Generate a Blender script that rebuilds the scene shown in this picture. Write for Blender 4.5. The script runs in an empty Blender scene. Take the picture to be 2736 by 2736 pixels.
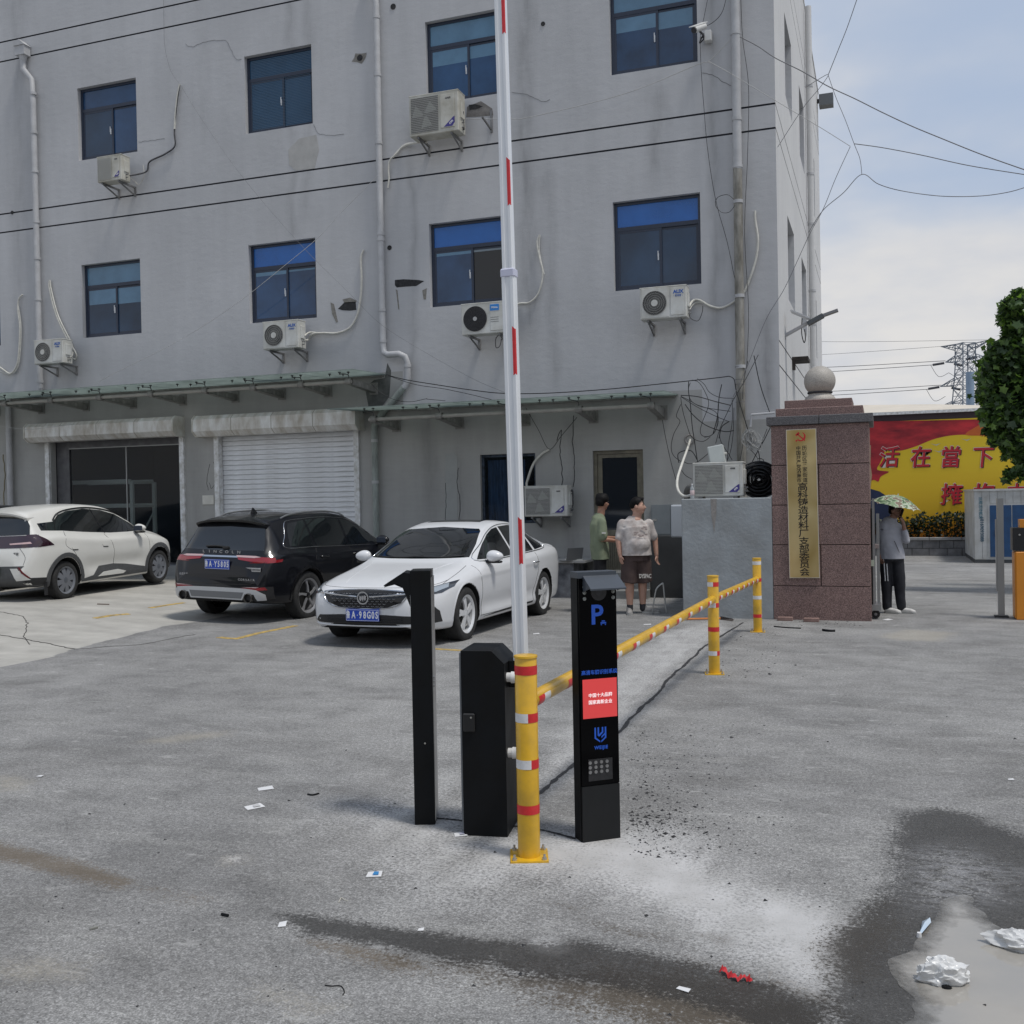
import bpy, bmesh, math, random
import numpy as np
from mathutils import Vector, Matrix, noise
from mathutils.geometry import delaunay_2d_cdt
from mathutils.bvhtree import BVHTree

random.seed(7)
rs = np.random.RandomState(7)
SC = bpy.context.scene
COL = SC.collection
V = Vector

# ------------------------------------------------------------------ camera
YAW, PITCH, ROLL, FPX = 0.343767651, -0.01139707, -0.01886979, 2757.06
EYE = V((0, 0, 1.7))
fw = V((-math.sin(YAW) * math.cos(PITCH), math.cos(YAW) * math.cos(PITCH), math.sin(PITCH)))
r0 = V((math.cos(YAW), math.sin(YAW), 0)); u0 = r0.cross(fw)
RT = r0 * math.cos(ROLL) + u0 * math.sin(ROLL)
UP = RT.cross(fw)
cam_d = bpy.data.cameras.new('camera'); cam = bpy.data.objects.new('camera', cam_d); COL.objects.link(cam)
cam.matrix_world = Matrix(((RT.x, UP.x, -fw.x, EYE.x), (RT.y, UP.y, -fw.y, EYE.y), (RT.z, UP.z, -fw.z, EYE.z), (0, 0, 0, 1)))
cam_d.sensor_width = 36; cam_d.lens = 36 * FPX / 2736; cam_d.clip_start = .05; cam_d.clip_end = 2000
SC.camera = cam

# ------------------------------------------------------------------ light
SUN_DIR = V((.36, -.10, .93)).normalized()
el = math.asin(SUN_DIR.z); az = math.atan2(SUN_DIR.x, SUN_DIR.y)
world = bpy.data.worlds.new("World"); SC.world = world; world.use_nodes = True
wn, wl = world.node_tree.nodes, world.node_tree.links
wn.clear()
w_out = wn.new('ShaderNodeOutputWorld'); w_bg = wn.new('ShaderNodeBackground')
sky = wn.new('ShaderNodeTexSky'); sky.sky_type = 'NISHITA'; sky.sun_disc = False
sky.sun_elevation = el; sky.sun_rotation = az; sky.air_density = 1.0; sky.dust_density = 1.5; sky.ozone_density = 1.5
w_bg.inputs['Strength'].default_value = 0.1
wtc = wn.new('ShaderNodeTexCoord'); wsep = wn.new('ShaderNodeSeparateXYZ'); wl.new(wtc.outputs['Generated'], wsep.inputs[0])
def wmath(op, a, b=None, c=None):
    n = wn.new('ShaderNodeMath'); n.operation = op
    for i, q in enumerate((a, b, c)):
        if q is None: continue
        if isinstance(q, (int, float)): n.inputs[i].default_value = q
        else: wl.new(q, n.inputs[i])
    return n.outputs[0]
zc = wmath('MAXIMUM', wmath('ADD', wsep.outputs['Z'], .22), .05)
cx_, cy_ = wmath('DIVIDE', wsep.outputs['X'], zc), wmath('DIVIDE', wsep.outputs['Y'], zc)
wcmb = wn.new('ShaderNodeCombineXYZ'); wl.new(cx_, wcmb.inputs[0]); wl.new(cy_, wcmb.inputs[1])
cn = wn.new('ShaderNodeTexNoise'); cn.inputs['Scale'].default_value = 1.25; cn.inputs['Detail'].default_value = 5; cn.inputs['Roughness'].default_value = .48; cn.inputs['Distortion'].default_value = .1
wmap = wn.new('ShaderNodeMapping'); wmap.inputs['Location'].default_value = (11, 2.5, 5); wmap.inputs['Scale'].default_value = (1.0, 1.0, 1)
wl.new(wcmb.outputs[0], wmap.inputs[0]); wl.new(wmap.outputs[0], cn.inputs['Vector'])
def wramp(f, stops):
    r = wn.new('ShaderNodeValToRGB'); r.color_ramp.interpolation = 'EASE'
    e = r.color_ramp.elements
    while len(e) < len(stops): e.new(.5)
    for i, (p, c) in enumerate(stops):
        e[i].position = p; e[i].color = (c, c, c, 1) if isinstance(c, (int, float)) else (*c, 1)
    wl.new(f, r.inputs[0]); return r.outputs[0]
low = wramp(wsep.outputs['Z'], [(0, .9), (.1, .75), (.19, .85), (.26, .25), (.4, .1)])
cf = wramp(wmath('ADD', cn.outputs[0], wmath('MULTIPLY', low, .3)), [(.47, 0), (.74, 1)])
wmix = wn.new('ShaderNodeMixRGB'); wl.new(cf, wmix.inputs[0])
wsk = wn.new('ShaderNodeMixRGB'); wsk.inputs[0].default_value = .8; wsk.inputs[2].default_value = (4.75, 5.65, 7.2, 1)
wl.new(sky.outputs[0], wsk.inputs[1])
wl.new(wsk.outputs[0], wmix.inputs[1])
cn2 = wn.new('ShaderNodeTexNoise'); cn2.inputs['Scale'].default_value = 3.2; cn2.inputs['Detail'].default_value = 6; wl.new(wmap.outputs[0], cn2.inputs['Vector'])
cr2 = wn.new('ShaderNodeValToRGB'); cr2.color_ramp.elements[0].position = .35; cr2.color_ramp.elements[1].position = .62; cr2.color_ramp.elements[0].color = (6.2, 6.4, 6.85, 1); cr2.color_ramp.elements[1].color = (7.4, 7.3, 7.2, 1)
wl.new(cn2.outputs[0], cr2.inputs[0]); wl.new(cr2.outputs[0], wmix.inputs[2])
wl.new(wmix.outputs[0], w_bg.inputs['Color']); wl.new(w_bg.outputs[0], w_out.inputs[0])
sun_d = bpy.data.lights.new('sun', 'SUN'); sun_d.energy = 2.3; sun_d.angle = math.radians(10); sun_d.color = (1, .96, .9)
sun = bpy.data.objects.new('sun', sun_d); COL.objects.link(sun)
sun.rotation_euler = (-SUN_DIR).to_track_quat('-Z', 'Y').to_euler()
SC.view_settings.view_transform = 'Standard'; SC.view_settings.look = 'None'
SC.view_settings.exposure = 0; SC.view_settings.gamma = 1; SC.view_settings.use_curve_mapping = False

# ------------------------------------------------------------------ helpers
D = 18.0                                            # distance of the facade
def ray(px, py): return fw + RT * ((px - 1368) / FPX) - UP * ((py - 1368) / FPX)
def onY(px, py, Y=D): d = ray(px, py); return EYE + d * (Y / d.y)
def onX(px, py, X): d = ray(px, py); return EYE + d * (X / d.x)
def onZ(px, py, z=0.): d = ray(px, py); return EYE + d * ((z - EYE.z) / d.z)
def sm(t): t = np.clip(t, 0, 1); return t * t * (3 - 2 * t)
def gz(x, y):
    return .23 * sm((-x - 8.8) / 4.5) * sm((y - 7) / 6) - .84 * np.clip((y - 17) / 23, 0, 1) * sm((x + 6) / 4.5)

def nodes_of(m):
    m.use_nodes = True
    return m.node_tree.nodes, m.node_tree.links, m.node_tree.nodes['Principled BSDF']
def N(nt, typ, **kw):
    n = nt.new(typ)
    for k, v in kw.items():
        if k in n.inputs: n.inputs[k].default_value = v
        else: setattr(n, k, v)
    return n
MATS = {}
def mat(name, col, rough=.6, metal=0., var=0., scale=4., bump=0., bscale=60., coat=0., spec=.5, emis=0., stretch=None, ior=None, dirt=None):
    if name in MATS: return MATS[name]
    m = bpy.data.materials.new(name); MATS[name] = m
    n, l, b = nodes_of(m)
    b.inputs['Base Color'].default_value = (*col, 1); b.inputs['Roughness'].default_value = rough
    b.inputs['Metallic'].default_value = metal; b.inputs['Specular IOR Level'].default_value = spec
    b.inputs['Coat Weight'].default_value = coat; b.inputs['Coat Roughness'].default_value = .04
    if ior: b.inputs['IOR'].default_value = ior
    if emis: b.inputs['Emission Color'].default_value = (*col, 1); b.inputs['Emission Strength'].default_value = emis
    tc = n.new('ShaderNodeTexCoord'); mp = n.new('ShaderNodeMapping'); l.new(tc.outputs['Object'], mp.inputs[0])
    if stretch: mp.inputs['Scale'].default_value = stretch
    if var:
        t = N(n, 'ShaderNodeTexNoise', Scale=scale, Detail=6., Roughness=.6); l.new(mp.outputs[0], t.inputs['Vector'])
        r = n.new('ShaderNodeValToRGB'); e = r.color_ramp.elements
        e[0].position = .3; e[1].position = .7
        e[0].color = (*[c * (1 - var) for c in (dirt or col)], 1); e[1].color = (*[min(1, c * (1 + var)) for c in col], 1)
        l.new(t.outputs[0], r.inputs[0]); l.new(r.outputs[0], b.inputs['Base Color'])
        rr = N(n, 'ShaderNodeMapRange'); rr.inputs['To Min'].default_value = min(1, rough * 1.25); rr.inputs['To Max'].default_value = rough * .85
        l.new(t.outputs[0], rr.inputs[0]); l.new(rr.outputs[0], b.inputs['Roughness'])
    if bump:
        t2 = N(n, 'ShaderNodeTexNoise', Scale=bscale, Detail=5.); l.new(mp.outputs[0], t2.inputs['Vector'])
        bp = N(n, 'ShaderNodeBump', Strength=bump, Distance=.01); l.new(t2.outputs[0], bp.inputs['Height']); l.new(bp.outputs[0], b.inputs['Normal'])
    return m

def tag(o, label=None, cat=None, group=None, kind=None):
    if label: o['label'] = label
    if cat: o['category'] = cat
    if group: o['group'] = group
    if kind: o['kind'] = kind
    return o
def thing(name, label, cat, loc=(0, 0, 0), rz=0., group=None):
    o = bpy.data.objects.new(name, None); COL.objects.link(o); o.empty_display_size = .1
    o.location = loc; o.rotation_euler = (0, 0, rz)
    return tag(o, label, cat, group)
def smooth(me, ang=40):
    me.polygons.foreach_set('use_smooth', [True] * len(me.polygons))
    if hasattr(me, 'set_sharp_from_angle'): me.set_sharp_from_angle(angle=math.radians(ang))

class MB:
    """collects shapes, builds ONE mesh object"""
    def __init__(s): s.v = []; s.f = []; s.m = []; s.T = None
    def add(s, vs, fs, mi=0):
        k = len(s.v)
        for p in vs: s.v.append(tuple(s.T @ V(p)) if s.T else tuple(p))
        for f in fs: s.f.append(tuple(i + k for i in f)); s.m.append(mi)
        return s
    def box(s, a, b, mi=0, c=0.):
        (x0, y0, z0), (x1, y1, z1) = a, b
        x0, x1 = sorted((x0, x1)); y0, y1 = sorted((y0, y1)); z0, z1 = sorted((z0, z1))
        if c <= 0:
            return s.add([(x0, y0, z0), (x1, y0, z0), (x1, y1, z0), (x0, y1, z0), (x0, y0, z1), (x1, y0, z1), (x1, y1, z1), (x0, y1, z1)],
                         [(0, 3, 2, 1), (4, 5, 6, 7), (0, 1, 5, 4), (1, 2, 6, 5), (2, 3, 7, 6), (3, 0, 4, 7)], mi)
        vs = []; 
        for (X, Y) in ((x0 + c, y0), (x1 - c, y0), (x1, y0 + c), (x1, y1 - c), (x1 - c, y1), (x0 + c, y1), (x0, y1 - c), (x0, y0 + c)): vs.append((X, Y))
        ins = [(x0 + c, y0 + c), (x1 - c, y0 + c), (x1 - c, y0 + c), (x1 - c, y1 - c), (x1 - c, y1 - c), (x0 + c, y1 - c), (x0 + c, y1 - c), (x0 + c, y0 + c)]
        L = [[(X, Y, z0) for X, Y in ins], [(X, Y, z0 + c) for X, Y in vs], [(X, Y, z1 - c) for X, Y in vs], [(X, Y, z1) for X, Y in ins]]
        P = [p for r in L for p in r]; F = []
        for i in range(3):
            for j in range(8): F.append((i * 8 + j, i * 8 + (j + 1) % 8, i * 8 + 8 + (j + 1) % 8, i * 8 + 8 + j))
        F.append((0, 7, 5, 3, 1)[:0] or (7, 5, 3, 1)); F.append((24, 26, 28, 30)[:4])
        return s.add(P, F, mi)
    def cyl(s, p0, p1, r0, r1=None, n=16, mi=0, cap=True):
        r1 = r0 if r1 is None else r1; p0, p1 = V(p0), V(p1); d = (p1 - p0).normalized()
        a = d.orthogonal().normalized(); b = d.cross(a)
        vs = [p0 + (a * math.cos(t) + b * math.sin(t)) * r0 for t in [2 * math.pi * i / n for i in range(n)]]
        vs += [p1 + (a * math.cos(t) + b * math.sin(t)) * r1 for t in [2 * math.pi * i / n for i in range(n)]]
        fs = [(i, (i + 1) % n, n + (i + 1) % n, n + i) for i in range(n)]
        if cap: fs += [tuple(range(n - 1, -1, -1)), tuple(range(n, 2 * n))]
        return s.add(vs, fs, mi)
    def tube(s, pts, r, n=8, mi=0, closed=False, rad=None):
        pts = [V(p) for p in pts]; m = len(pts); rings = []; prev = None
        for i, p in enumerate(pts):
            t = (pts[(i + 1) % m] - pts[i - 1]) if closed else (pts[min(i + 1, m - 1)] - pts[max(i - 1, 0)])
            if t.length < 1e-9: t = V((0, 0, 1))
            t.normalize()
            a = prev - t * prev.dot(t) if prev is not None else t.orthogonal()
            if a.length < 1e-6: a = t.orthogonal()
            a.normalize(); prev = a; b = t.cross(a); R_ = rad[i] if rad else r
            rings.append([p + (a * math.cos(q) + b * math.sin(q)) * R_ for q in [2 * math.pi * j / n for j in range(n)]])
        vs = [v for g in rings for v in g]; fs = []
        for i in range(m if closed else m - 1):
            k = (i + 1) % m
            for j in range(n): fs.append((i * n + j, i * n + (j + 1) % n, k * n + (j + 1) % n, k * n + j))
        if not closed: fs += [tuple(range(n - 1, -1, -1)), tuple(range((m - 1) * n, m * n))]
        return s.add(vs, fs, mi)
    def lathe(s, prof, c=(0, 0, 0), ax='z', n=32, mi=0, closed=False):
        c = V(c); vs = []
        for (r, h) in prof:
            for j in range(n):
                t = 2 * math.pi * j / n; x, y = r * math.cos(t), r * math.sin(t)
                p = V((x, y, h)) if ax == 'z' else (V((y, h, x)) if ax == 'y' else V((h, x, y)))
                vs.append(c + p)
        m = len(prof); fs = []
        for i in range(m if closed else m - 1):
            k = (i + 1) % m
            for j in range(n): fs.append((i * n + j, i * n + (j + 1) % n, k * n + (j + 1) % n, k * n + j))
        return s.add(vs, fs, mi)
    def prism(s, poly, d, mi=0, closed_ends=True):
        """poly: list of 3D points (planar), d: extrusion vector"""
        d = V(d); n = len(poly); vs = [V(p) for p in poly] + [V(p) + d for p in poly]
        fs = [(i, (i + 1) % n, n + (i + 1) % n, n + i) for i in range(n)]
        if closed_ends: fs += [tuple(range(n - 1, -1, -1)), tuple(range(n, 2 * n))]
        return s.add(vs, fs, mi)
    def ball(s, c, r, n=16, mi=0, sc=(1, 1, 1)):
        pr = [(max(1e-5, math.sin(t)) * r, -math.cos(t) * r) for t in [math.pi * i / (n // 2) for i in range(n // 2 + 1)]]
        k = len(s.v); c = V(c); T = s.T; s.T = None; s.lathe(pr, (0, 0, 0), 'z', n, mi)
        for i in range(k, len(s.v)):
            p = V(s.v[i]); p = c + V((p.x * sc[0], p.y * sc[1], p.z * sc[2])); s.v[i] = tuple(T @ p if T else p)
        s.T = T; return s
    def quad(s, a, b, c, d, mi=0): return s.add([a, b, c, d], [(0, 1, 2, 3)], mi)
    def build(s, name, m, parent=None, sh=None, loc=None, fixn=True):
        me = bpy.data.meshes.new(name); me.from_pydata(s.v, [], s.f); 
        ms = m if isinstance(m, (list, tuple)) else [m]
        for q in ms: me.materials.append(q)
        if len(ms) > 1: me.polygons.foreach_set('material_index', s.m)
        if fixn:
            bm = bmesh.new(); bm.from_mesh(me); bmesh.ops.recalc_face_normals(bm, faces=bm.faces); bm.to_mesh(me); bm.free()
        me.update()
        if sh: smooth(me, sh)
        o = bpy.data.objects.new(name, me); COL.objects.link(o)
        if parent: o.parent = parent
        if loc: o.location = loc
        return o
def link_mesh(name, me, parent=None):
    o = bpy.data.objects.new(name, me); COL.objects.link(o)
    if parent: o.parent = parent
    return o
def dup(root, loc=None, rz=None, label=None):
    r = root.copy(); COL.objects.link(r)
    if loc: r.location = loc
    if rz is not None: r.rotation_euler = (0, 0, rz)
    if label: r['label'] = label
    for ch in list(root.children):
        c = ch.copy(); COL.objects.link(c); c.parent = r
        for g in ch.children:
            d = g.copy(); COL.objects.link(d); d.parent = c
    return r
def crom(pts, k=6, closed=False):
    P = [V(p) for p in pts]; out = []; n = len(P)
    for i in range(n if closed else n - 1):
        if closed: a, b, c, d = P[i - 1], P[i], P[(i + 1) % n], P[(i + 2) % n]
        else: a, b, c, d = P[max(i - 1, 0)], P[i], P[i + 1], P[min(i + 2, n - 1)]
        for j in range(k):
            t = j / k
            out.append(.5 * ((2 * b) + (c - a) * t + (2 * a - 5 * b + 4 * c - d) * t * t + (3 * b - a - 3 * c + d) * t ** 3))
    if not closed: out.append(P[-1])
    return out
def text(body, size, m, parent, origin, xd, yd, name='lettering', ext=.0015, bold=0., align='CENTER', sx=1., sp=1., lead=1., shear=0.):
    """flat raised lettering: origin = centre, xd = reading direction, yd = up direction"""
    c = bpy.data.curves.new(name, 'FONT'); c.body = body; c.size = size; c.extrude = ext; c.offset = bold
    c.align_x = align; c.align_y = 'CENTER'; c.space_character = sp; c.space_line = lead; c.resolution_u = 3; c.shear = shear
    t = bpy.data.objects.new(name, c); COL.objects.link(t)
    dg = bpy.context.evaluated_depsgraph_get()
    me = bpy.data.meshes.new_from_object(t.evaluated_get(dg)); bpy.data.objects.remove(t); bpy.data.curves.remove(c)
    X = V(xd).normalized(); Y_ = V(yd).normalized(); Z = X.cross(Y_)
    M_ = Matrix(((X.x * sx, Y_.x, Z.x, origin[0]), (X.y * sx, Y_.y, Z.y, origin[1]), (X.z * sx, Y_.z, Z.z, origin[2]), (0, 0, 0, 1)))
    me.transform(M_); me.materials.clear(); me.materials.append(m)
    me.name = name
    return link_mesh(name, me, parent)
def evaluated(o):
    dg = bpy.context.evaluated_depsgraph_get(); return bpy.data.meshes.new_from_object(o.evaluated_get(dg))

# ------------------------------------------------------------------ ground
def seg_dist(P, poly):
    n = len(poly); best = np.full(len(P), 1e9); inside = np.zeros(len(P), bool)
    for i in range(n):
        a = np.array(poly[i]); b = np.array(poly[(i + 1) % n]); ab = b - a
        t = np.clip(((P - a) @ ab) / max(1e-9, ab @ ab), 0, 1)
        d = np.hypot(*(P - (a + t[:, None] * ab)).T); best = np.minimum(best, d)
        c = ((a[1] > P[:, 1]) != (b[1] > P[:, 1])); 
        with np.errstate(divide='ignore', invalid='ignore'):
            xx = (b[0] - a[0]) * (P[:, 1] - a[1]) / (b[1] - a[1]) + a[0]
        inside ^= c & (P[:, 0] < xx)
    return np.where(inside, best, -best)
xs = np.concatenate([[-400, -150, -60, -35, -26], np.arange(-22, -5, .12), np.arange(-5, 3.5, .04), np.arange(3.5, 7, .25), [8, 12, 25, 60, 150, 400]])
ys = np.concatenate([[-300, -80, -20, -5, 0], np.arange(1.4, 9, .04), np.arange(9, 20, .12), np.arange(20, 48, 1.), [60, 100, 250, 900]])
GX, GY = np.meshgrid(xs, ys); GP = np.stack([GX.ravel(), GY.ravel()], 1)
GZ = gz(GP[:, 0], GP[:, 1])
gm = bpy.data.meshes.new('ground')
nx, ny = len(xs), len(ys)
ii = (np.arange(ny - 1)[:, None] * nx + np.arange(nx - 1)[None]).ravel()
F_ = np.stack([ii, ii + 1, ii + nx + 1, ii + nx], 1)
gm.vertices.add(nx * ny); gm.vertices.foreach_set('co', np.column_stack([GP, GZ]).astype(np.float32).ravel())
gm.loops.add(4 * len(F_)); gm.loops.foreach_set('vertex_index', F_.ravel().astype(np.int32))
gm.polygons.add(len(F_)); gm.polygons.foreach_set('loop_start', (np.arange(len(F_)) * 4).astype(np.int32)); gm.polygons.foreach_set('loop_total', np.full(len(F_), 4, np.int32))
gm.update(calc_edges=True); gm.validate()
def zl(pts): return [onZ(x / 1.4123, 1800 + y / 1.4123).xy for x, y in pts]          # marks read on the ground
def zr(pts): return [onZ(1368 + x / 1.4123, 1800 + y / 1.4123).xy for x, y in pts]
def pl(pts): return [onZ(x, y).xy for x, y in pts]
def mask(polys, soft, gain=1.):
    m = np.zeros(len(GP))
    for q in polys: m = np.maximum(m, np.clip(seg_dist(GP, [tuple(p) for p in q]) / (2 * soft) + .5, 0, 1))
    return m * gain
WET = zr([(1450, 545), (1490, 520), (1600, 507), (1720, 525), (1800, 560), (1960, 620), (2300, 760), (2300, 1500), (1210, 1500), (1205, 1240), (1190, 1160), (1185, 1080), (1195, 1020), (1230, 960), (1300, 900), (1420, 800), (1430, 680)])
WET2 = zl([(1040, 905), (1200, 915), (1400, 945), (1600, 972), (1932, 1012)]) + zr([(260, 1010), (400, 1035), (560, 1065), (700, 1095), (850, 1130), (1000, 1180), (1205, 1250), (1205, 1420), (1000, 1400), (850, 1300), (650, 1240), (450, 1200), (250, 1165), (0, 1135)]) + zl([(1850, 1090), (1750, 1100), (1600, 1060), (1450, 1030), (1300, 1005), (1160, 985)])
DRY_SHEEN = zr([(1560, 690), (1640, 670), (1760, 720), (1800, 760), (1790, 830), (1700, 850), (1600, 860), (1560, 800)])
TRK = zl([(-60, 625), (0, 640), (250, 700), (400, 745), (500, 790), (450, 810), (300, 775), (100, 725), (-60, 690)])
TRK2 = zl([(520, 790), (620, 810), (800, 850), (760, 870), (600, 840)])
TRK3 = zl([(1150, 1005), (1300, 1015), (1450, 1050), (1600, 1090), (1640, 1130), (1500, 1125), (1330, 1080), (1200, 1035)])
BRN = zr([(1180, 1030), (1260, 950), (1420, 860), (1470, 960), (1400, 1080), (1300, 1180), (1210, 1170)])
BRN2 = zr([(300, 1080), (700, 1110), (1000, 1170), (1200, 1230), (1215, 1400), (700, 1380), (200, 1230)])
DARK3 = zl([(1500, 1080), (1932, 1110)]) + zr([(200, 1110), (500, 1130), (900, 1200), (1205, 1260), (1205, 1400), (700, 1400), (400, 1290), (100, 1230)]) + zl([(1932, 1190), (1700, 1140)])
DUST = zr([(-200, 620), (0, 620), (250, 600), (420, 590), (600, 590), (760, 690), (900, 790), (1060, 860), (1220, 920), (1240, 980), (1170, 1070), (1195, 1200), (1080, 1140), (900, 1060), (700, 960), (500, 880), (300, 800), (100, 760), (-200, 740)])
DUST2 = zl([(1250, 500), (1500, 470), (1560, 400), (1640, 380), (1760, 520), (1932, 560), (2100, 700), (1932, 900), (1600, 830), (1350, 700), (1250, 600)])
DUST3 = zr([(880, 800), (1060, 850), (1230, 920), (1250, 980), (1180, 1060), (1195, 1190), (1100, 1140), (950, 1040), (850, 900)])
DSTR = pl([(1450, 2120), (1560, 2020), (1700, 1890), (1850, 1750), (1960, 1680), (1900, 1660), (1760, 1690), (1620, 1820), (1500, 1960), (1430, 2060)])
SAND = [zl([(-40, 390), (60, 385), (130, 415), (90, 440), (-40, 440)]), zl([(860, 690), (910, 690), (915, 710), (850, 715)]), zl([(500, 260), (700, 225), (880, 215), (860, 235), (640, 265)]), pl([(2340, 1700), (2420, 1680), (2560, 1690), (2520, 1715), (2400, 1712)]), zl([(-40, 1090), (150, 1075), (330, 1100), (300, 1150), (60, 1160), (-40, 1130)]), zl([(960, 1185), (1080, 1200), (1250, 1260), (1200, 1290), (1050, 1240)]), zl([(640, 240), (760, 230), (740, 250)])]
CONC = pl([(-400, 1860), (0, 1782), (124, 1759), (202, 1733), (321, 1705), (440, 1676), (543, 1661), (640, 1640), (720, 1560), (760, 1450), (300, 1440), (-400, 1500)])
LIGHTW = pl([(2330, 1480), (2736, 1480), (2736, 1640), (2330, 1640)])
atts = dict(
    wet=np.clip(np.maximum(mask([WET], .10), mask([WET2], .06)) - mask([DRY_SHEEN], .18, .6), 0, 1),
    brown=np.maximum.reduce([mask([TRK], .07), mask([TRK2], .08, .6), mask([TRK3], .06, .8), mask([BRN], .12, .9), mask([BRN2], .15, .75)]),
    dark=np.maximum(mask([DARK3], .15, .8), mask([zr([(230, 910), (420, 960), (600, 1000), (560, 1010), (350, 975)]), zr([(580, 925), (700, 965), (850, 1010), (820, 1020), (680, 985)]), zr([(100, 860), (300, 880), (280, 900)])], .06, .55)), sheen=mask([WET], .1) * np.maximum(mask([DRY_SHEEN], .2), mask([zr([(1560, 690), (1900, 740), (1900, 770), (1700, 760)])], .1)),
    dust=np.maximum.reduce([mask([DUST], .26, .85), mask([DUST2], .4, .55), mask([DUST3], .2, 1.15), mask([zr([(60, 1010), (150, 995), (220, 1040), (180, 1065), (90, 1045)])], .04, .9), mask([zl([(1400, 1015), (1450, 1025), (1430, 1040)]), zl([(860, 685), (915, 690), (900, 712), (850, 708)]), zl([(180, 632), (240, 630), (230, 645)])], .04, .8), mask([DSTR], .15, .5)]),
    sand=mask(SAND, .16, .8), conc=mask([CONC], .05))
for k, a in atts.items():
    at = gm.attributes.new(k, 'FLOAT', 'POINT'); at.data.foreach_set('value', a.astype(np.float32))
smooth(gm, 60)
ground = link_mesh('ground', gm); tag(ground, 'worn grey asphalt yard with a pale concrete apron, dust and wet stains', None, None, 'structure')

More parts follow.
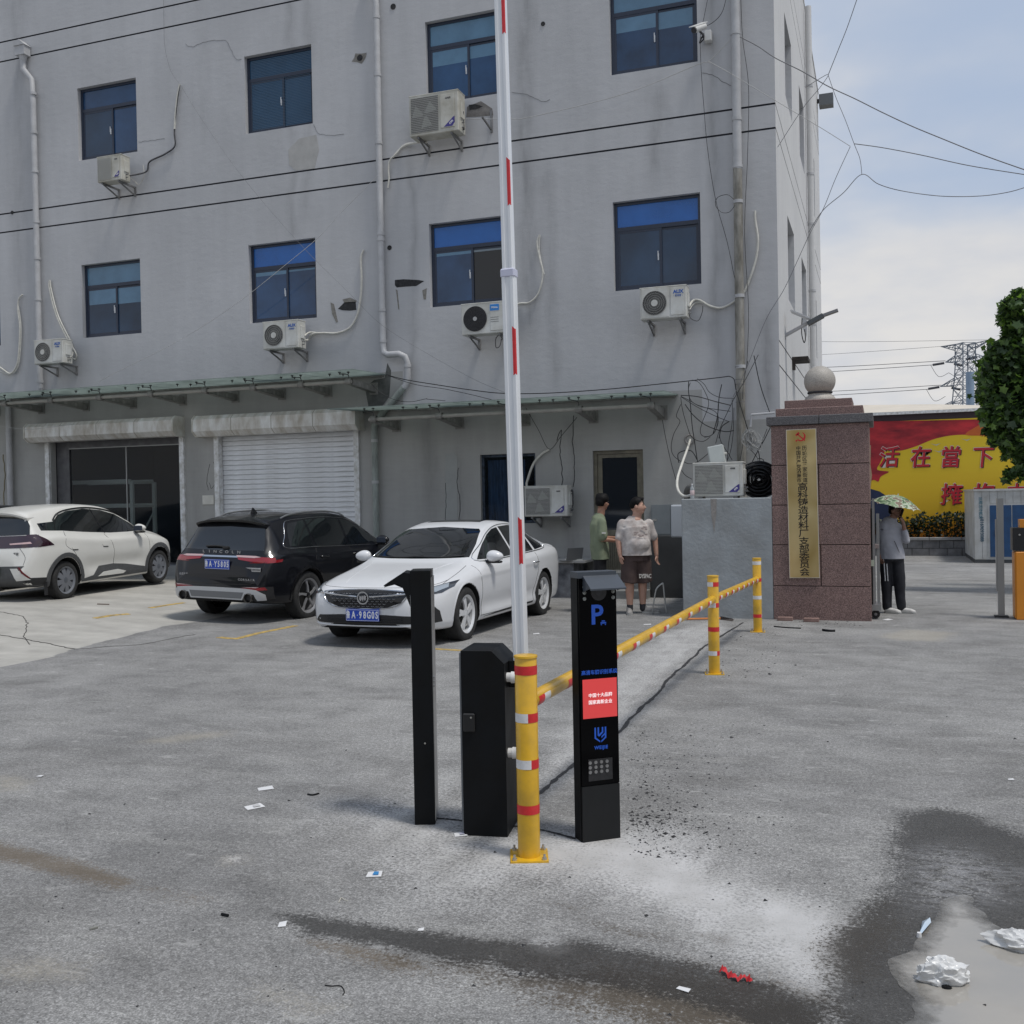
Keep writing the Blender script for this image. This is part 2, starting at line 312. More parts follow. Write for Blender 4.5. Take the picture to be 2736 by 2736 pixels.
def ground_mat():
    m = bpy.data.materials.new('asphalt'); n, l, b = nodes_of(m)
    tc = n.new('ShaderNodeTexCoord'); P = tc.outputs['Object']
    def noise_(sc, det=4., ro=.55, st=None, dist=0.):
        t = N(n, 'ShaderNodeTexNoise', Scale=sc, Detail=det, Roughness=ro, Distortion=dist)
        if st:
            mp = n.new('ShaderNodeMapping'); mp.inputs['Scale'].default_value = st; l.new(P, mp.inputs[0]); l.new(mp.outputs[0], t.inputs['Vector'])
        else: l.new(P, t.inputs['Vector'])
        return t.outputs[0]
    def mt(op, a, c=None, d=None, cl=False):
        q = n.new('ShaderNodeMath'); q.operation = op; q.use_clamp = cl
        for i, z in enumerate((a, c, d)):
            if z is None: continue
            if isinstance(z, (int, float)): q.inputs[i].default_value = z
            else: l.new(z, q.inputs[i])
        return q.outputs[0]
    def ramp(f, st, interp='LINEAR'):
        r = n.new('ShaderNodeValToRGB'); r.color_ramp.interpolation = interp; e = r.color_ramp.elements
        while len(e) < len(st): e.new(.5)
        for i, (p, c) in enumerate(st): e[i].position = p; e[i].color = (c, c, c, 1) if isinstance(c, (int, float)) else (*c, 1)
        l.new(f, r.inputs[0]); return r.outputs[0]
    def mix(f, a, c, mode='MIX'):
        q = n.new('ShaderNodeMixRGB'); q.blend_type = mode
        for i, z in enumerate((f, a, c)):
            if isinstance(z, (int, float)): q.inputs[i].default_value = z
            elif isinstance(z, tuple): q.inputs[i].default_value = (*z, 1)
            else: l.new(z, q.inputs[i])
        return q.outputs[0]
    def att(k): q = n.new('ShaderNodeAttribute'); q.attribute_name = k; return q.outputs['Fac']
    big = noise_(.35, 5.); mid = noise_(2.2, 6., .65); strk = noise_(1.2, 5., .6, (1., 3.4, 1)); fine = noise_(125, 3., .7); fin2 = noise_(40, 5., .75); grit = noise_(170, 2., .6)
    vor = N(n, 'ShaderNodeTexVoronoi', Scale=95.); l.new(P, vor.inputs['Vector'])
    vor2 = N(n, 'ShaderNodeTexVoronoi', Scale=150.); l.new(P, vor2.inputs['Vector'])
    def N_sep(c): q = n.new('ShaderNodeSeparateColor'); l.new(c, q.inputs[0]); return q.outputs[0]
    base = ramp(big, [(.3, (.175, .173, .17)), (.7, (.285, .282, .274))])
    base = mix(.9, base, ramp(mid, [(.28, .66), (.5, 1.), (.75, 1.25)]), 'MULTIPLY'); base = mix(ramp(noise_(.55, 6., .7, (1, 2, 1), .8), [(.50, 0), (.68, .5)]), base, (.13, .126, .12))
    base = mix(ramp(strk, [(.52, 0), (.72, .6)]), base, (.31, .307, .295))
    agg = ramp(fine, [(.28, .42), (.5, 1.), (.74, 1.75)])
    base = mix(.8, base, agg, 'MULTIPLY'); base = mix(.8, base, ramp(fin2, [(.3, .5), (.7, 1.5)]), 'MULTIPLY')
    base = mix(ramp(vor.outputs['Distance'], [(.0, .5), (.16, 0)]), base, mix(vor.outputs['Color'], (.1, .1, .1), (.42, .42, .4)))
    cell = ramp(mt('FRACT', mt('MULTIPLY', N_sep(vor2.outputs['Color']), 7.3)), [(0, .62), (.6, 1.), (1, 1.55)]); base = mix(.55, base, cell, 'MULTIPLY')
    spl = noise_(4.2, 4., .6, (1, 2.2, 1)); base = mix(ramp(spl, [(.62, 0), (.72, .6)]), base, (.42, .415, .40))
    conc = mix(.8, (.40, .387, .355), ramp(mid, [(.3, .84), (.7, 1.12)]), 'MULTIPLY'); conc = mix(.5, conc, ramp(fine, [(.3, .75), (.7, 1.22)]), 'MULTIPLY')
    conc = mix(.9, conc, ramp(noise_(.9, 4., .6, (1, 2.5, 1)), [(.35, .86), (.65, 1.08)]), 'MULTIPLY')
    edge = mt('MULTIPLY', mt('SUBTRACT', noise_(7., 5.), .5), 1.1)
    cm = mt('ADD', mt('MULTIPLY', mt('SUBTRACT', mt('ADD', att('conc'), mt('MULTIPLY', edge, .4)), .5), 12.), .5, cl=True)
    col = mix(cm, base, conc)
    gr = mt('MULTIPLY', mt('SUBTRACT', noise_(60, 4., .75), .5), 2.2); gr2 = mt('MULTIPLY', mt('SUBTRACT', noise_(9, 5., .7), .5), 1.3)
    def soft(a, k1=.55, k2=.6, g=2.2):
        s_ = mt('ADD', att(a), mt('ADD', mt('MULTIPLY', gr, k1), mt('MULTIPLY', gr2, k2)))
        s_ = mt('ADD', mt('MULTIPLY', mt('SUBTRACT', s_, .5), g), .5, cl=True)
        return mt('MULTIPLY', s_, mt('MULTIPLY', att(a), 8., cl=True))
    sw = mt('MULTIPLY', mt('SUBTRACT', noise_(3., 4., .6, (2.2, .7, 1), .6), .5), 1.6)
    ds = mt('ADD', att('dust'), mt('ADD', mt('MULTIPLY', gr, 1.1), mt('MULTIPLY', sw, .45)))
    ds = mt('MULTIPLY', mt('ADD', mt('MULTIPLY', mt('SUBTRACT', ds, .45), 1.7), .45, cl=True), mt('MULTIPLY', att('dust'), 5., cl=True))
    col = mix(ds, col, mix(ramp(noise_(4), [(.35, 0), (.7, 1)]), (.42, .415, .405), (.54, .535, .53)))
    col = mix(mt('MULTIPLY', soft('sand'), .5), col, (.36, .33, .27))
    col = mix(mt('MULTIPLY', soft('brown', 1.1, .8), .72), col, (.125, .097, .066))
    col = mix(mt('MULTIPLY', soft('dark', 1.1, .9), .88), col, (.075, .062, .047))
    wet = soft('wet', 1.15, .7, 2.2)
    wcol = mix(.5, mix(.9, col, (.16, .16, .16), 'MULTIPLY'), (.042, .039, .035))
    col = mix(mt('MULTIPLY', wet, .93), col, wcol)
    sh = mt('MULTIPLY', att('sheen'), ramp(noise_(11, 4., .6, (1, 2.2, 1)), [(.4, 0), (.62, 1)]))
    col = mix(mt('MULTIPLY', sh, .75), col, (.29, .29, .30))  # blue-grey reflection of the half-wet patch mixed into the base colour
    col = mix(ramp(grit, [(.16, .75), (.3, 0)]), col, (.03, .03, .03))
    l.new(col, b.inputs['Base Color'])
    rr = mt('SUBTRACT', .9, mt('MULTIPLY', wet, .35)); l.new(mt('SUBTRACT', rr, mt('MULTIPLY', sh, .3)), b.inputs['Roughness'])
    b.inputs['Specular IOR Level'].default_value = .35
    hgt = mt('ADD', mt('MULTIPLY', fine, .6), mt('ADD', mt('MULTIPLY', fin2, .8), mt('MULTIPLY', mid, .6)))
    hgt = mt('MULTIPLY', hgt, mt('SUBTRACT', 1., mt('MULTIPLY', cm, .6)))
    bp = N(n, 'ShaderNodeBump', Strength=.55, Distance=.012); l.new(hgt, bp.inputs['Height']); l.new(bp.outputs[0], b.inputs['Normal'])
    return m
gm.materials.append(ground_mat())
def gpt(px, py, h=0.):
    p = onZ(px, py)
    for _ in range(6): p = onZ(px, py, float(gz(p.x, p.y)) + h)
    return p

def sheet(name, poly, h, m, label, kind='structure', sub=.25, cat=None):
    """thin sheet lying on the ground, its edge following the relief"""
    mb = MB(); c = V((sum(p[0] for p in poly) / len(poly), sum(p[1] for p in poly) / len(poly)))
    pts = [(p[0], p[1], float(gz(p[0], p[1])) + h) for p in poly]
    low = [(x, y, z - h - .004) for x, y, z in pts]
    n = len(pts); mb.add(pts + low, [tuple(range(n))] + [(i, (i + 1) % n, n + (i + 1) % n, n + i) for i in range(n)])
    o = mb.build(name, m); tag(o, label, cat, None, kind); return o
# muddy puddle
mud = bpy.data.materials.new('puddle_water'); n_, l_, b_ = nodes_of(mud)
b_.inputs['Roughness'].default_value = .035; b_.inputs['IOR'].default_value = 1.45
tcp = n_.new('ShaderNodeTexCoord'); nz = N(n_, 'ShaderNodeTexNoise', Scale=1.6, Detail=5.); l_.new(tcp.outputs['Object'], nz.inputs['Vector'])
rp = n_.new('ShaderNodeValToRGB'); rp.color_ramp.elements[0].position = .35; rp.color_ramp.elements[1].position = .65
rp.color_ramp.elements[0].color = (.27, .262, .245, 1); rp.color_ramp.elements[1].color = (.35, .325, .285, 1)
l_.new(nz.outputs[0], rp.inputs[0]); l_.new(rp.outputs[0], b_.inputs['Base Color'])
nb = N(n_, 'ShaderNodeTexNoise', Scale=2.5, Detail=2.); l_.new(tcp.outputs['Object'], nb.inputs['Vector'])
bpn = N(n_, 'ShaderNodeBump', Strength=.02, Distance=.02); l_.new(nb.outputs[0], bpn.inputs['Height']); l_.new(bpn.outputs[0], b_.inputs['Normal'])
PUD = zr([(1690, 835), (1740, 850), (1770, 905), (1840, 960), (1960, 1010), (2300, 1120), (2300, 1500), (1500, 1500), (1520, 1250), (1480, 1190), (1435, 1140), (1425, 1090), (1500, 1035), (1560, 970), (1600, 900), (1640, 850)])
pud = [p.xy for p in crom([V((p[0], p[1], 0)) for p in PUD], 10, True)]
pud = [p + V((noise.noise(V((p.x * 9, p.y * 9, 0))), noise.noise(V((p.x * 9, p.y * 9, 5)))))*.035 for p in pud]
pa_ = [tuple(p) for p in pud]; c_ = np.array(pa_); lo_, hi_ = c_.min(0), c_.max(0)
gg = [(x, y) for x in np.arange(lo_[0], hi_[0], .03) for y in np.arange(lo_[1], hi_[1], .03)]; sd_ = seg_dist(np.array(gg), pa_); gg = [g for g, d in zip(gg, sd_) if d > .012]
vs_, _, fs_, _, _, _ = delaunay_2d_cdt([V(p) for p in pa_] + [V(g) for g in gg], [], [list(range(len(pa_)))], 1, 1e-5)
pm = bpy.data.meshes.new('puddle'); pm.from_pydata([(v.x, v.y, .004) for v in vs_], [], fs_); pm.materials.append(mud)
at = pm.attributes.new('depth', 'FLOAT', 'POINT'); at.data.foreach_set('value', seg_dist(np.array([tuple(v) for v in vs_]), pa_).astype(np.float32))
tag(link_mesh('puddle', pm), 'muddy puddle in the near right corner of the yard', None, None, 'structure')
qa = n_.new('ShaderNodeAttribute'); qa.attribute_name = 'depth'; qn = N(n_, 'ShaderNodeTexNoise', Scale=14., Detail=6., Roughness=.7); l_.new(tcp.outputs['Object'], qn.inputs['Vector'])
qm = n_.new('ShaderNodeMath'); qm.operation = 'MULTIPLY_ADD'; qm.inputs[1].default_value = .16; l_.new(qn.outputs[0], qm.inputs[0]); l_.new(qa.outputs['Fac'], qm.inputs[2])
qr = N(n_, 'ShaderNodeMapRange'); qr.inputs[1].default_value = .055; qr.inputs[2].default_value = .17; l_.new(qm.outputs[0], qr.inputs[0]); l_.new(qr.outputs[0], b_.inputs['Alpha'])
# yellow parking marks
ym = mat('worn_yellow_paint', (.50, .33, .07), .8, var=.35, scale=14, dirt=(.24, .2, .12))
def mark(px, w, lab):
    pts = [gpt(*p) for p in px]; L = []; R_ = []
    for i, p in enumerate(pts):
        t = (pts[min(i + 1, len(pts) - 1)] - pts[max(i - 1, 0)]).xy.normalized(); nn = V((-t.y, t.x)) * w / 2
        L.append(p.xy + nn); R_.append(p.xy - nn)
    sheet('parking_line', L + R_[::-1], .004, ym, lab)
mark([(640, 1705), (690, 1692), (745, 1681), (790, 1672)], .10, 'worn yellow parking line on asphalt behind the black SUV')
mark([(585, 1703), (612, 1706), (640, 1707)], .10, 'short worn yellow corner mark on asphalt behind the black SUV')
mark([(253, 1653), (300, 1645), (345, 1641)], .10, 'faded yellow parking line on the pale concrete behind the white hatchback')
mark([(400, 1625), (450, 1617), (492, 1611)], .08, 'very faded yellow line on the concrete beside the black SUV')
mark([(1145, 1733), (1190, 1736), (1230, 1738)], .08, 'faded yellow mark on asphalt beside the white sedan')
# sawn slot filled with bitumen
bit = mat('bitumen', (.03, .03, .032), .85, var=.4, scale=60, bump=1., bscale=90)
def slot(px, w, lab):
    P_ = crom([gpt(*p) for p in px], 14); L = []; R_ = []
    for i, p in enumerate(P_):
        t = (P_[min(i + 1, len(P_) - 1)] - P_[max(i - 1, 0)]).xy.normalized()
        ww = w * (.5 + .5 * noise.noise(V((p.x * 30, p.y * 30, 0))) + .25 * rs.rand()); nn = V((-t.y, t.x)) * ww
        o_ = V((noise.noise(p * 3), noise.noise(p * 3 + V((9, 0, 0))))) * .02
        L.append(p.xy + nn + o_); R_.append(p.xy - nn + o_)
    mb = MB(); n = len(L)
    vs = [(q[0], q[1], float(gz(q[0], q[1])) + .003) for q in L] + [(q[0], q[1], float(gz(q[0], q[1])) + .004 + .004 * rs.rand()) for q in [(a + b) / 2 for a, b in zip(L, R_)]] + [(q[0], q[1], float(gz(q[0], q[1])) + .003) for q in R_]
    mb.add(vs, [(i, i + 1, n + i + 1, n + i) for i in range(n - 1)] + [(n + i, n + i + 1, 2 * n + i + 1, 2 * n + i) for i in range(n - 1)])
    tag(mb.build('pavement_seam', bit), lab, None, None, 'structure')
slot([(1385, 2150), (1440, 2120), (1530, 2045), (1650, 1960), (1700, 1905), (1750, 1860), (1790, 1812), (1830, 1775), (1860, 1750), (1880, 1730), (1930, 1698), (1985, 1664)], .022, 'long black bitumen filled seam running from the barrier towards the gate pillar')
slot([(1166, 2187), (1240, 2194), (1330, 2205), (1400, 2208), (1440, 2216), (1540, 2243)], .016, 'short black bitumen filled seam crossing behind the barrier posts')
# crumbs of broken asphalt
mb = MB()
def crumb(x, y, s_):
    z = float(gz(x, y)); a = rs.rand() * 6.28; k = [(math.cos(a + i * 2.1) * s_ * rs.uniform(.6, 1), math.sin(a + i * 2.1) * s_ * rs.uniform(.6, 1)) for i in range(3)]
    mb.add([(x + p, y + q, z) for p, q in k] + [(x + k[0][0] * .3, y + k[0][1] * .3, z + s_ * rs.uniform(.3, .6))], [(0, 1, 3), (1, 2, 3), (2, 0, 3)])
for _ in range(1300):
    t = rs.rand(); px = 1368 + (430 + rs.gamma(1.6, 110)) / 1.4123; py = 1800 + rs.uniform(190, 700) / 1.4123
    if rs.rand() < .25: py = 1800 + rs.normal(560, 30) / 1.4123; 
    p = gpt(px, py); crumb(p.x, p.y, rs.gamma(2, .0025) + .001)
for _ in range(160):
    p = gpt(rs.normal(2010, 60), rs.uniform(1690, 1810)); crumb(p.x, p.y, rs.gamma(2, .0035) + .002)
for _ in range(200):
    p = gpt(rs.uniform(0, 2736), rs.uniform(1750, 2736)); crumb(p.x, p.y, rs.gamma(2, .0025) + .0015)
for _ in range(60):
    p = gpt(rs.uniform(2080, 2330), rs.uniform(1655, 1675)); crumb(p.x, p.y, rs.gamma(2, .004) + .002)
tag(mb.build('asphalt_crumbs', bit), 'black crumbs of broken asphalt scattered beside the display kiosk', 'gravel', None, 'stuff')
# ------------------------------------------------------------------ office building
def wall_mat(name, c1, c2, streaks):
    m = bpy.data.materials.new(name); n, l, b = nodes_of(m)
    b.inputs['Roughness'].default_value = .85; b.inputs['Specular IOR Level'].default_value = .25
    tc = n.new('ShaderNodeTexCoord'); P = tc.outputs['Object']
    sp = n.new('ShaderNodeSeparateXYZ'); l.new(P, sp.inputs[0])
    def nz(sc, det, st=(1, 1, 1), dist=0.):
        t = N(n, 'ShaderNodeTexNoise', Scale=sc, Detail=det, Roughness=.6, Distortion=dist); mp = n.new('ShaderNodeMapping'); mp.inputs['Scale'].default_value = st
        l.new(P, mp.inputs[0]); l.new(mp.outputs[0], t.inputs['Vector']); return t.outputs[0]
    def ramp(f, p0, v0, p1, v1):
        r = N(n, 'ShaderNodeMapRange'); r.inputs[1].default_value = p0; r.inputs[2].default_value = p1; r.inputs[3].default_value = v0; r.inputs[4].default_value = v1; l.new(f, r.inputs[0]); return r.outputs[0]
    def mt(op, a, c):
        q = n.new('ShaderNodeMath'); q.operation = op
        for i, z in enumerate((a, c)):
            if isinstance(z, (int, float)): q.inputs[i].default_value = z
            else: l.new(z, q.inputs[i])
        return q.outputs[0]
    f = mt('ADD', mt('MULTIPLY', nz(.45, 5), .8), mt('ADD', mt('MULTIPLY', nz(1.2, 6, (3., 3., .35)), .45), mt('MULTIPLY', nz(6, 4, (.35, 1, 3)), .22)))
    mx = n.new('ShaderNodeMixRGB'); mx.inputs[1].default_value = (*c1, 1); mx.inputs[2].default_value = (*c2, 1)
    l.new(ramp(f, .55, 0, .95, 1), mx.inputs[0]); col = mx.outputs[0]
    wob = mt('MULTIPLY', mt('SUBTRACT', nz(.8, 4), .5), .5)
    for (x, w, z0, z1, s_) in streaks:                     # run-off stains
        d = mt('ABSOLUTE', mt('SUBTRACT', mt('ADD', sp.outputs['X'], wob), x), 0)
        a = ramp(d, 0, 1, w, 0); zz = ramp(sp.outputs['Z'], z0, 0, z0 + .5, 1); z2 = ramp(sp.outputs['Z'], z1 - .5, 1, z1, 0)
        k = mt('MULTIPLY', mt('MULTIPLY', a, mt('MULTIPLY', zz, z2)), mt('MULTIPLY', ramp(nz(2.5, 5, (2, 2, .4)), .35, .3, .65, 1), s_))
        q = n.new('ShaderNodeMixRGB'); l.new(k, q.inputs[0]); l.new(col, q.inputs[1]); q.inputs[2].default_value = (.12, .12, .12, 1); col = q.outputs[0]
    l.new(col, b.inputs['Base Color'])
    h = mt('ADD', mt('MULTIPLY', nz(70, 4), .5), mt('MULTIPLY', nz(5, 5, (1, 1, 1.6)), 1.2))
    bp = N(n, 'ShaderNodeBump', Strength=.35, Distance=.012); l.new(h, bp.inputs['Height']); l.new(bp.outputs[0], b.inputs['Normal'])
    return m
up_m = wall_mat('grey_blue_render', (.445, .449, .458), (.53, .534, .545), [(-6.0, .28, 4.5, 13.5, .42), (-10.6, .22, 7.2, 13.5, .25), (-10.95, .16, 6.6, 13.5, .3), (-3.6, .25, 7., 9.2, .35), (-2.6, .2, 3.5, 13.5, .4), (-1.8, .2, 3., 5., .6), (-17.9, .4, 3.5, 13.5, .25), (-13.0, .2, 9, 13.5, .12), (-5.6, .2, 3.6, 8., .3), (-15.6, .15, 8.6, 9.3, .5), (-8.35, .14, 3.5, 9., .3)])
dn_m = wall_mat('green_grey_render', (.325, .325, .312), (.415, .413, .40), [(-8.1, .25, 0, 3.8, .4), (-7.5, .1, 0, 3., .35), (-5.3, .2, 0, 3.4, .4), (-18.2, .3, 0, 4, .35), (-3.5, .2, 1, 3.5, .2), (-13.4, .3, 0, 3.2, .2)])
sd_m = wall_mat('pale_grey_render', (.56, .56, .56), (.64, .64, .635), [])
gr_m = mat('groove_paint', (.018, .02, .03), .7)
off = thing('office_building', 'long grey three storey office building with blue windows, shutters and black groove lines', 'building', (-10, 18, 0))
def P_(o):   # parent keeping world coordinates
    o.parent = off; o.matrix_parent_inverse = Matrix.Translation((10, -18, 0)); return o
def wall(name, O, U, Nn, u0, u1, z0, z1, holes, grooves, mats, pick, rev=.14, back=.0, gd=.018, gw=.032):
    U = V(U); Nn = V(Nn); O = V(O); mb = MB()
    us = {u0, u1}; zs = {z0, z1}
    for a, b, c, d in holes: us |= {a, b}; zs |= {c, d}
    for g in grooves: zs |= {g - gw / 2, g + gw / 2}
    for k in pick[1]: zs.add(k)
    for k in pick[2]: us.add(k)
    us = sorted(q for q in us if u0 <= q <= u1); zs = sorted(q for q in zs if z0 <= q <= z1)
    pt = lambda u, z, d=0.: O + U * u - Nn * d + V((0, 0, z))
    for i in range(len(us) - 1):
        for j in range(len(zs) - 1):
            cu, cz = (us[i] + us[i + 1]) / 2, (zs[j] + zs[j + 1]) / 2
            if any(a < cu < b and c < cz < d for a, b, c, d in holes): continue
            g = any(abs(cz - q) < gw / 2 for q in grooves); d = gd if g else 0
            mi = 2 if g else pick[0](cu, cz)
            mb.quad(pt(us[i], zs[j], d), pt(us[i + 1], zs[j], d), pt(us[i + 1], zs[j + 1], d), pt(us[i], zs[j + 1], d), mi)
            if g:
                mb.quad(pt(us[i], zs[j]), pt(us[i + 1], zs[j]), pt(us[i + 1], zs[j], d), pt(us[i], zs[j], d), 2)
                mb.quad(pt(us[i], zs[j + 1]), pt(us[i + 1], zs[j + 1]), pt(us[i + 1], zs[j + 1], d), pt(us[i], zs[j + 1], d), 2)
    for a, b, c, d in holes:
        mi = pick[0]((a + b) / 2, (c + d) / 2)
        for (p, q) in (((a, c), (b, c)), ((b, c), (b, d)), ((b, d), (a, d)), ((a, d), (a, c))):
            mb.quad(pt(*p), pt(*q), pt(*q, rev), pt(*p, rev), mi)
    return P_(mb.build(name, mats, fixn=False))
WX = [-20.1, -16.25, -12.02, -8.01, -4.43]; WW = 1.55
ROW = {2: (5.39, 6.97), 3: (9.22, 10.78)}
holes = [(x, x + WW, *ROW[r]) for x in WX for r in (2, 3)]
SHOP = (-17.2, -13.79, .45, 3.18); SHUT = (-12.9, -9.6, .12, 3.16); DOOR = (-4.88, -3.96, .41, 2.56); WIN1 = (-7.06, -5.97, 1.27, 2.56)
holes += [SHOP, SHUT, DOOR, WIN1]
GRV = [12.12, 11.69, 8.31, 7.90]
wall('front_wall', (0, D, 0), (1, 0, 0), (0, -1, 0), -26, -1.59, -.5, 13.5, holes, GRV, [up_m, dn_m, gr_m],
     (lambda u, z: 1 if z < (4.22 if u < -8.62 else 3.56) and u < -2.9 or z < 3.0 else 0, [4.22, 3.56, 3.0], [-8.62, -2.9]))
SW = [(20.13, 21.7), (23.8, 25.3), (27.9, 29.4)]
sholes = [(a, b, *ROW[r]) for a, b in SW for r in (2, 3)]
wall('side_wall', (-1.59, 0, 0), (0, 1, 0), (1, 0, 0), D, 31.9, -1., 13.5, sholes, GRV + [4.32, 3.9], [sd_m, sd_m, gr_m], (lambda u, z: 0, [], []), rev=.22, gd=.01, gw=.025)
rb = MB(); rb.box((-26, D + .25, 13.3), (-1.84, 31.65, 13.38)); rb.box((-26, 31.72, -1), (-1.62, 31.9, 13.5)); rb.box((-26.1, D, -.5), (-26, 31.9, 13.5)); rb.box((-26, D + .02, 13.5), (-1.57, D + .3, 13.56)); rb.box((-1.87, D + .3, 13.5), (-1.57, 31.9, 13.56))
P_(rb.build('roof', sd_m))
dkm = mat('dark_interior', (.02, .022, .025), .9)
# windows
fr_m = mat('navy_aluminium', (.022, .032, .058), .35, var=.15, scale=30)
gl_m = mat('dark_blue_glass', (.022, .062, .14), .045, var=.5, scale=.8)  # blotchy tone of both dark glasses imitates uneven reflections
gl2_m = mat('dark_glass', (.016, .042, .085), .05, var=.5, scale=.7)
gl3_m = mat('black_glass', (.010, .014, .02), .05)
bl_m = mat('blue_film_glass', (.022, .135, .44), .25, var=.12, scale=2)
bl2_m = mat('pale_blind_reflection_glass', (.11, .22, .33), .12, var=.12, scale=3)
bl3_m = mat('white_blind_glass', (.20, .25, .29), .12, var=.1, scale=3)
bls_m = mat('slatted_blind_glass', (.03, .085, .16), .14, var=.12, scale=3)
sill_m = mat('white_plastic_handle', (.6, .62, .65), .4)
def window(u0, u1, z0, z1, y, spec, split=.5, trans=.30, depth=.1, faceX=None):
    """navy sliding window; spec = materials (transom, left, right, left and right drop of the blind or painted reflection)"""
    o = MB(); f = .055; zt = z1 - (z1 - z0) * trans; us = u0 + (u1 - u0) * split
    Y0, Y1 = y + depth, y + depth + .06
    o.box((u0, Y0, z0), (u0 + f, Y1, z1)); o.box((u1 - f, Y0, z0), (u1, Y1, z1)); o.box((u0 + f, Y0, z0), (u1 - f, Y1, z0 + f)); o.box((u0 + f, Y0, z1 - f), (u1 - f, Y1, z1)); o.box((u0 + f, Y0 + .002, zt - .035), (u1 - f, Y1, zt + .035))
    w = P_(o.build('window', fr_m))
    def pane(a, b, c, d, yy, m, nm='pane'):
        q = MB(); q.box((a, yy, c), (b, yy + .008, d)); t = q.build(nm, m); t.parent = w; t.matrix_parent_inverse = Matrix(); return t
    tp, lp, rp_, ld, rd = spec
    pane(u0 + f, u1 - f, zt + .035, z1 - f, Y0 + .022, tp)
    for a, b, yy, m, dr in ((u0 + f, us + .03, Y0 + .008, lp, ld), (us - .02, u1 - f, Y0 + .03, rp_, rd)):
        if m is None: continue
        s_ = MB(); e = .042; c, d = z0 + f, zt - .035
        s_.box((a, yy, c), (a + e, yy + .02, d)); s_.box((b - e, yy, c), (b, yy + .02, d)); s_.box((a + e, yy, c), (b - e, yy + .02, c + e)); s_.box((a + e, yy, d - e), (b - e, yy + .02, d))
        q = s_.build('sash', fr_m); q.parent = w
        zz = d - e - (d - c - 2 * e) * dr
        if dr > .01: pane(a + e, b - e, zz, d - e, yy + .004, bl2_m if m is not gl3_m else bl3_m, 'blind_reflection_strip' )
        pane(a + e, b - e, c + e, zz if dr > .01 else d - e, yy + .004, m)
    h = MB(); h.box((us - .045, Y0 - .012, z0 + .5), (us - .025, Y0 + .008, z0 + .62)); h.box((us - .045, Y0 - .02, z0 + .54), (us - .03, Y0 - .01, z0 + .66)); q = h.build('handle', sill_m); q.parent = w
    return w
WS = {(-16.25, 3): (gl_m, gl2_m, gl_m, 0, 0), (-12.02, 3): (bls_m, bls_m, bls_m, 0, 0), (-8.01, 3): (bl2_m, gl_m, gl_m, .3, .25), (-4.43, 3): (bl2_m, gl_m, gl_m, .27, .32),
      (-16.25, 2): (bl2_m, gl2_m, gl2_m, .33, .36), (-12.02, 2): (bl_m, gl_m, gl_m, .08, .04), (-8.01, 2): (bl_m, gl_m, gl3_m, .06, .04), (-4.43, 2): (bl_m, gl2_m, gl2_m, 0, 0)}  # far left window: pale reflections painted as strips, no blinds there
for x in WX:
    for r in (2, 3): window(x, x + WW, *ROW[r], D, WS.get((x, r), (gl_m, gl_m, gl_m, 0, 0)), split=.53)
# blind slats in the second window of the top floor
bsl = MB()
for k in range(46):
    z = 9.3 + k * .031; bsl.box((-11.93, D + .103, z), (-10.56, D + .106, z + .006))
P_(bsl.build('blind_slats', mat('blind_line', (.07, .13, .2), .5)))
for a, b in SW:
    for r in (2, 3):
        z0, z1 = ROW[r]; q = MB(); X = -1.59 - .2
        for y0_, y1_, c0, c1 in ((a, a + .055, z0, z1), (b - .055, b, z0, z1), (a + .055, b - .055, z0, z0 + .055), (a + .055, b - .055, z1 - .055, z1), (a + .055, b - .055, z1 - .5, z1 - .44), ((a + b) / 2 - .03, (a + b) / 2 + .03, z0 + .055, z1 - .5)): q.box((X - .06, y0_, c0), (X, y1_, c1))
        w = P_(q.build('window', fr_m)); q = MB(); q.box((X - .04, a + .05, z0 + .05), (X - .03, b - .05, z1 - .05)); t = q.build('pane', gl_m); t.parent = w
# ground floor window behind the sedan, curtain inside
q = MB(); a, b, c, d = WIN1; Y0 = D + .08; f = .05
for bx in (((a, Y0, c), (a + f, Y0 + .06, d)), ((b - f, Y0, c), (b, Y0 + .06, d)), ((a + f, Y0, c), (b - f, Y0 + .06, c + f)), ((a + f, Y0, d - f), (b - f, Y0 + .06, d)), (((a + b) / 2 + .03, Y0 + .004, c + f), ((a + b) / 2 + .1, Y0 + .06, d - f))): q.box(*bx)
w = P_(q.build('window', mat('dirty_navy_frame', (.03, .045, .07), .6, var=.7, scale=18)))
ct = MB(); n = 60; xx = [a + .08 + (b - a - .35) * i / n for i in range(n + 1)]
vs = [(x, D + .2 + .02 * math.sin(i * 1.1) + .012 * math.sin(i * .47), z) for z in (c + .05, d - .1) for i, x in enumerate(xx)]
ct.add(vs, [(i, i + 1, n + 2 + i, n + 1 + i) for i in range(n)]); t = ct.build('curtain', mat('blue_curtain', (.07, .15, .30), .8, var=.45, scale=5, stretch=(6, 1, .6)), sh=60); t.parent = w
for u0_, u1_ in ((a + f, (a + b) / 2 + .03), ((a + b) / 2 + .1, b - f)):
    g = MB(); g.box((u0_, Y0 + .02, c + f), (u1_, Y0 + .026, d - f))
    gm_ = bpy.data.materials.get('clear_dark_glass')
    if not gm_:
        gm_ = bpy.data.materials.new('clear_dark_glass'); gn, gl_, gb = nodes_of(gm_)
        gb.inputs['Base Color'].default_value = (.01, .015, .02, 1); gb.inputs['Roughness'].default_value = .04; gb.inputs['Alpha'].default_value = .3
        MATS['clear_dark_glass'] = gm_
    t = g.build('pane', gm_); t.parent = w
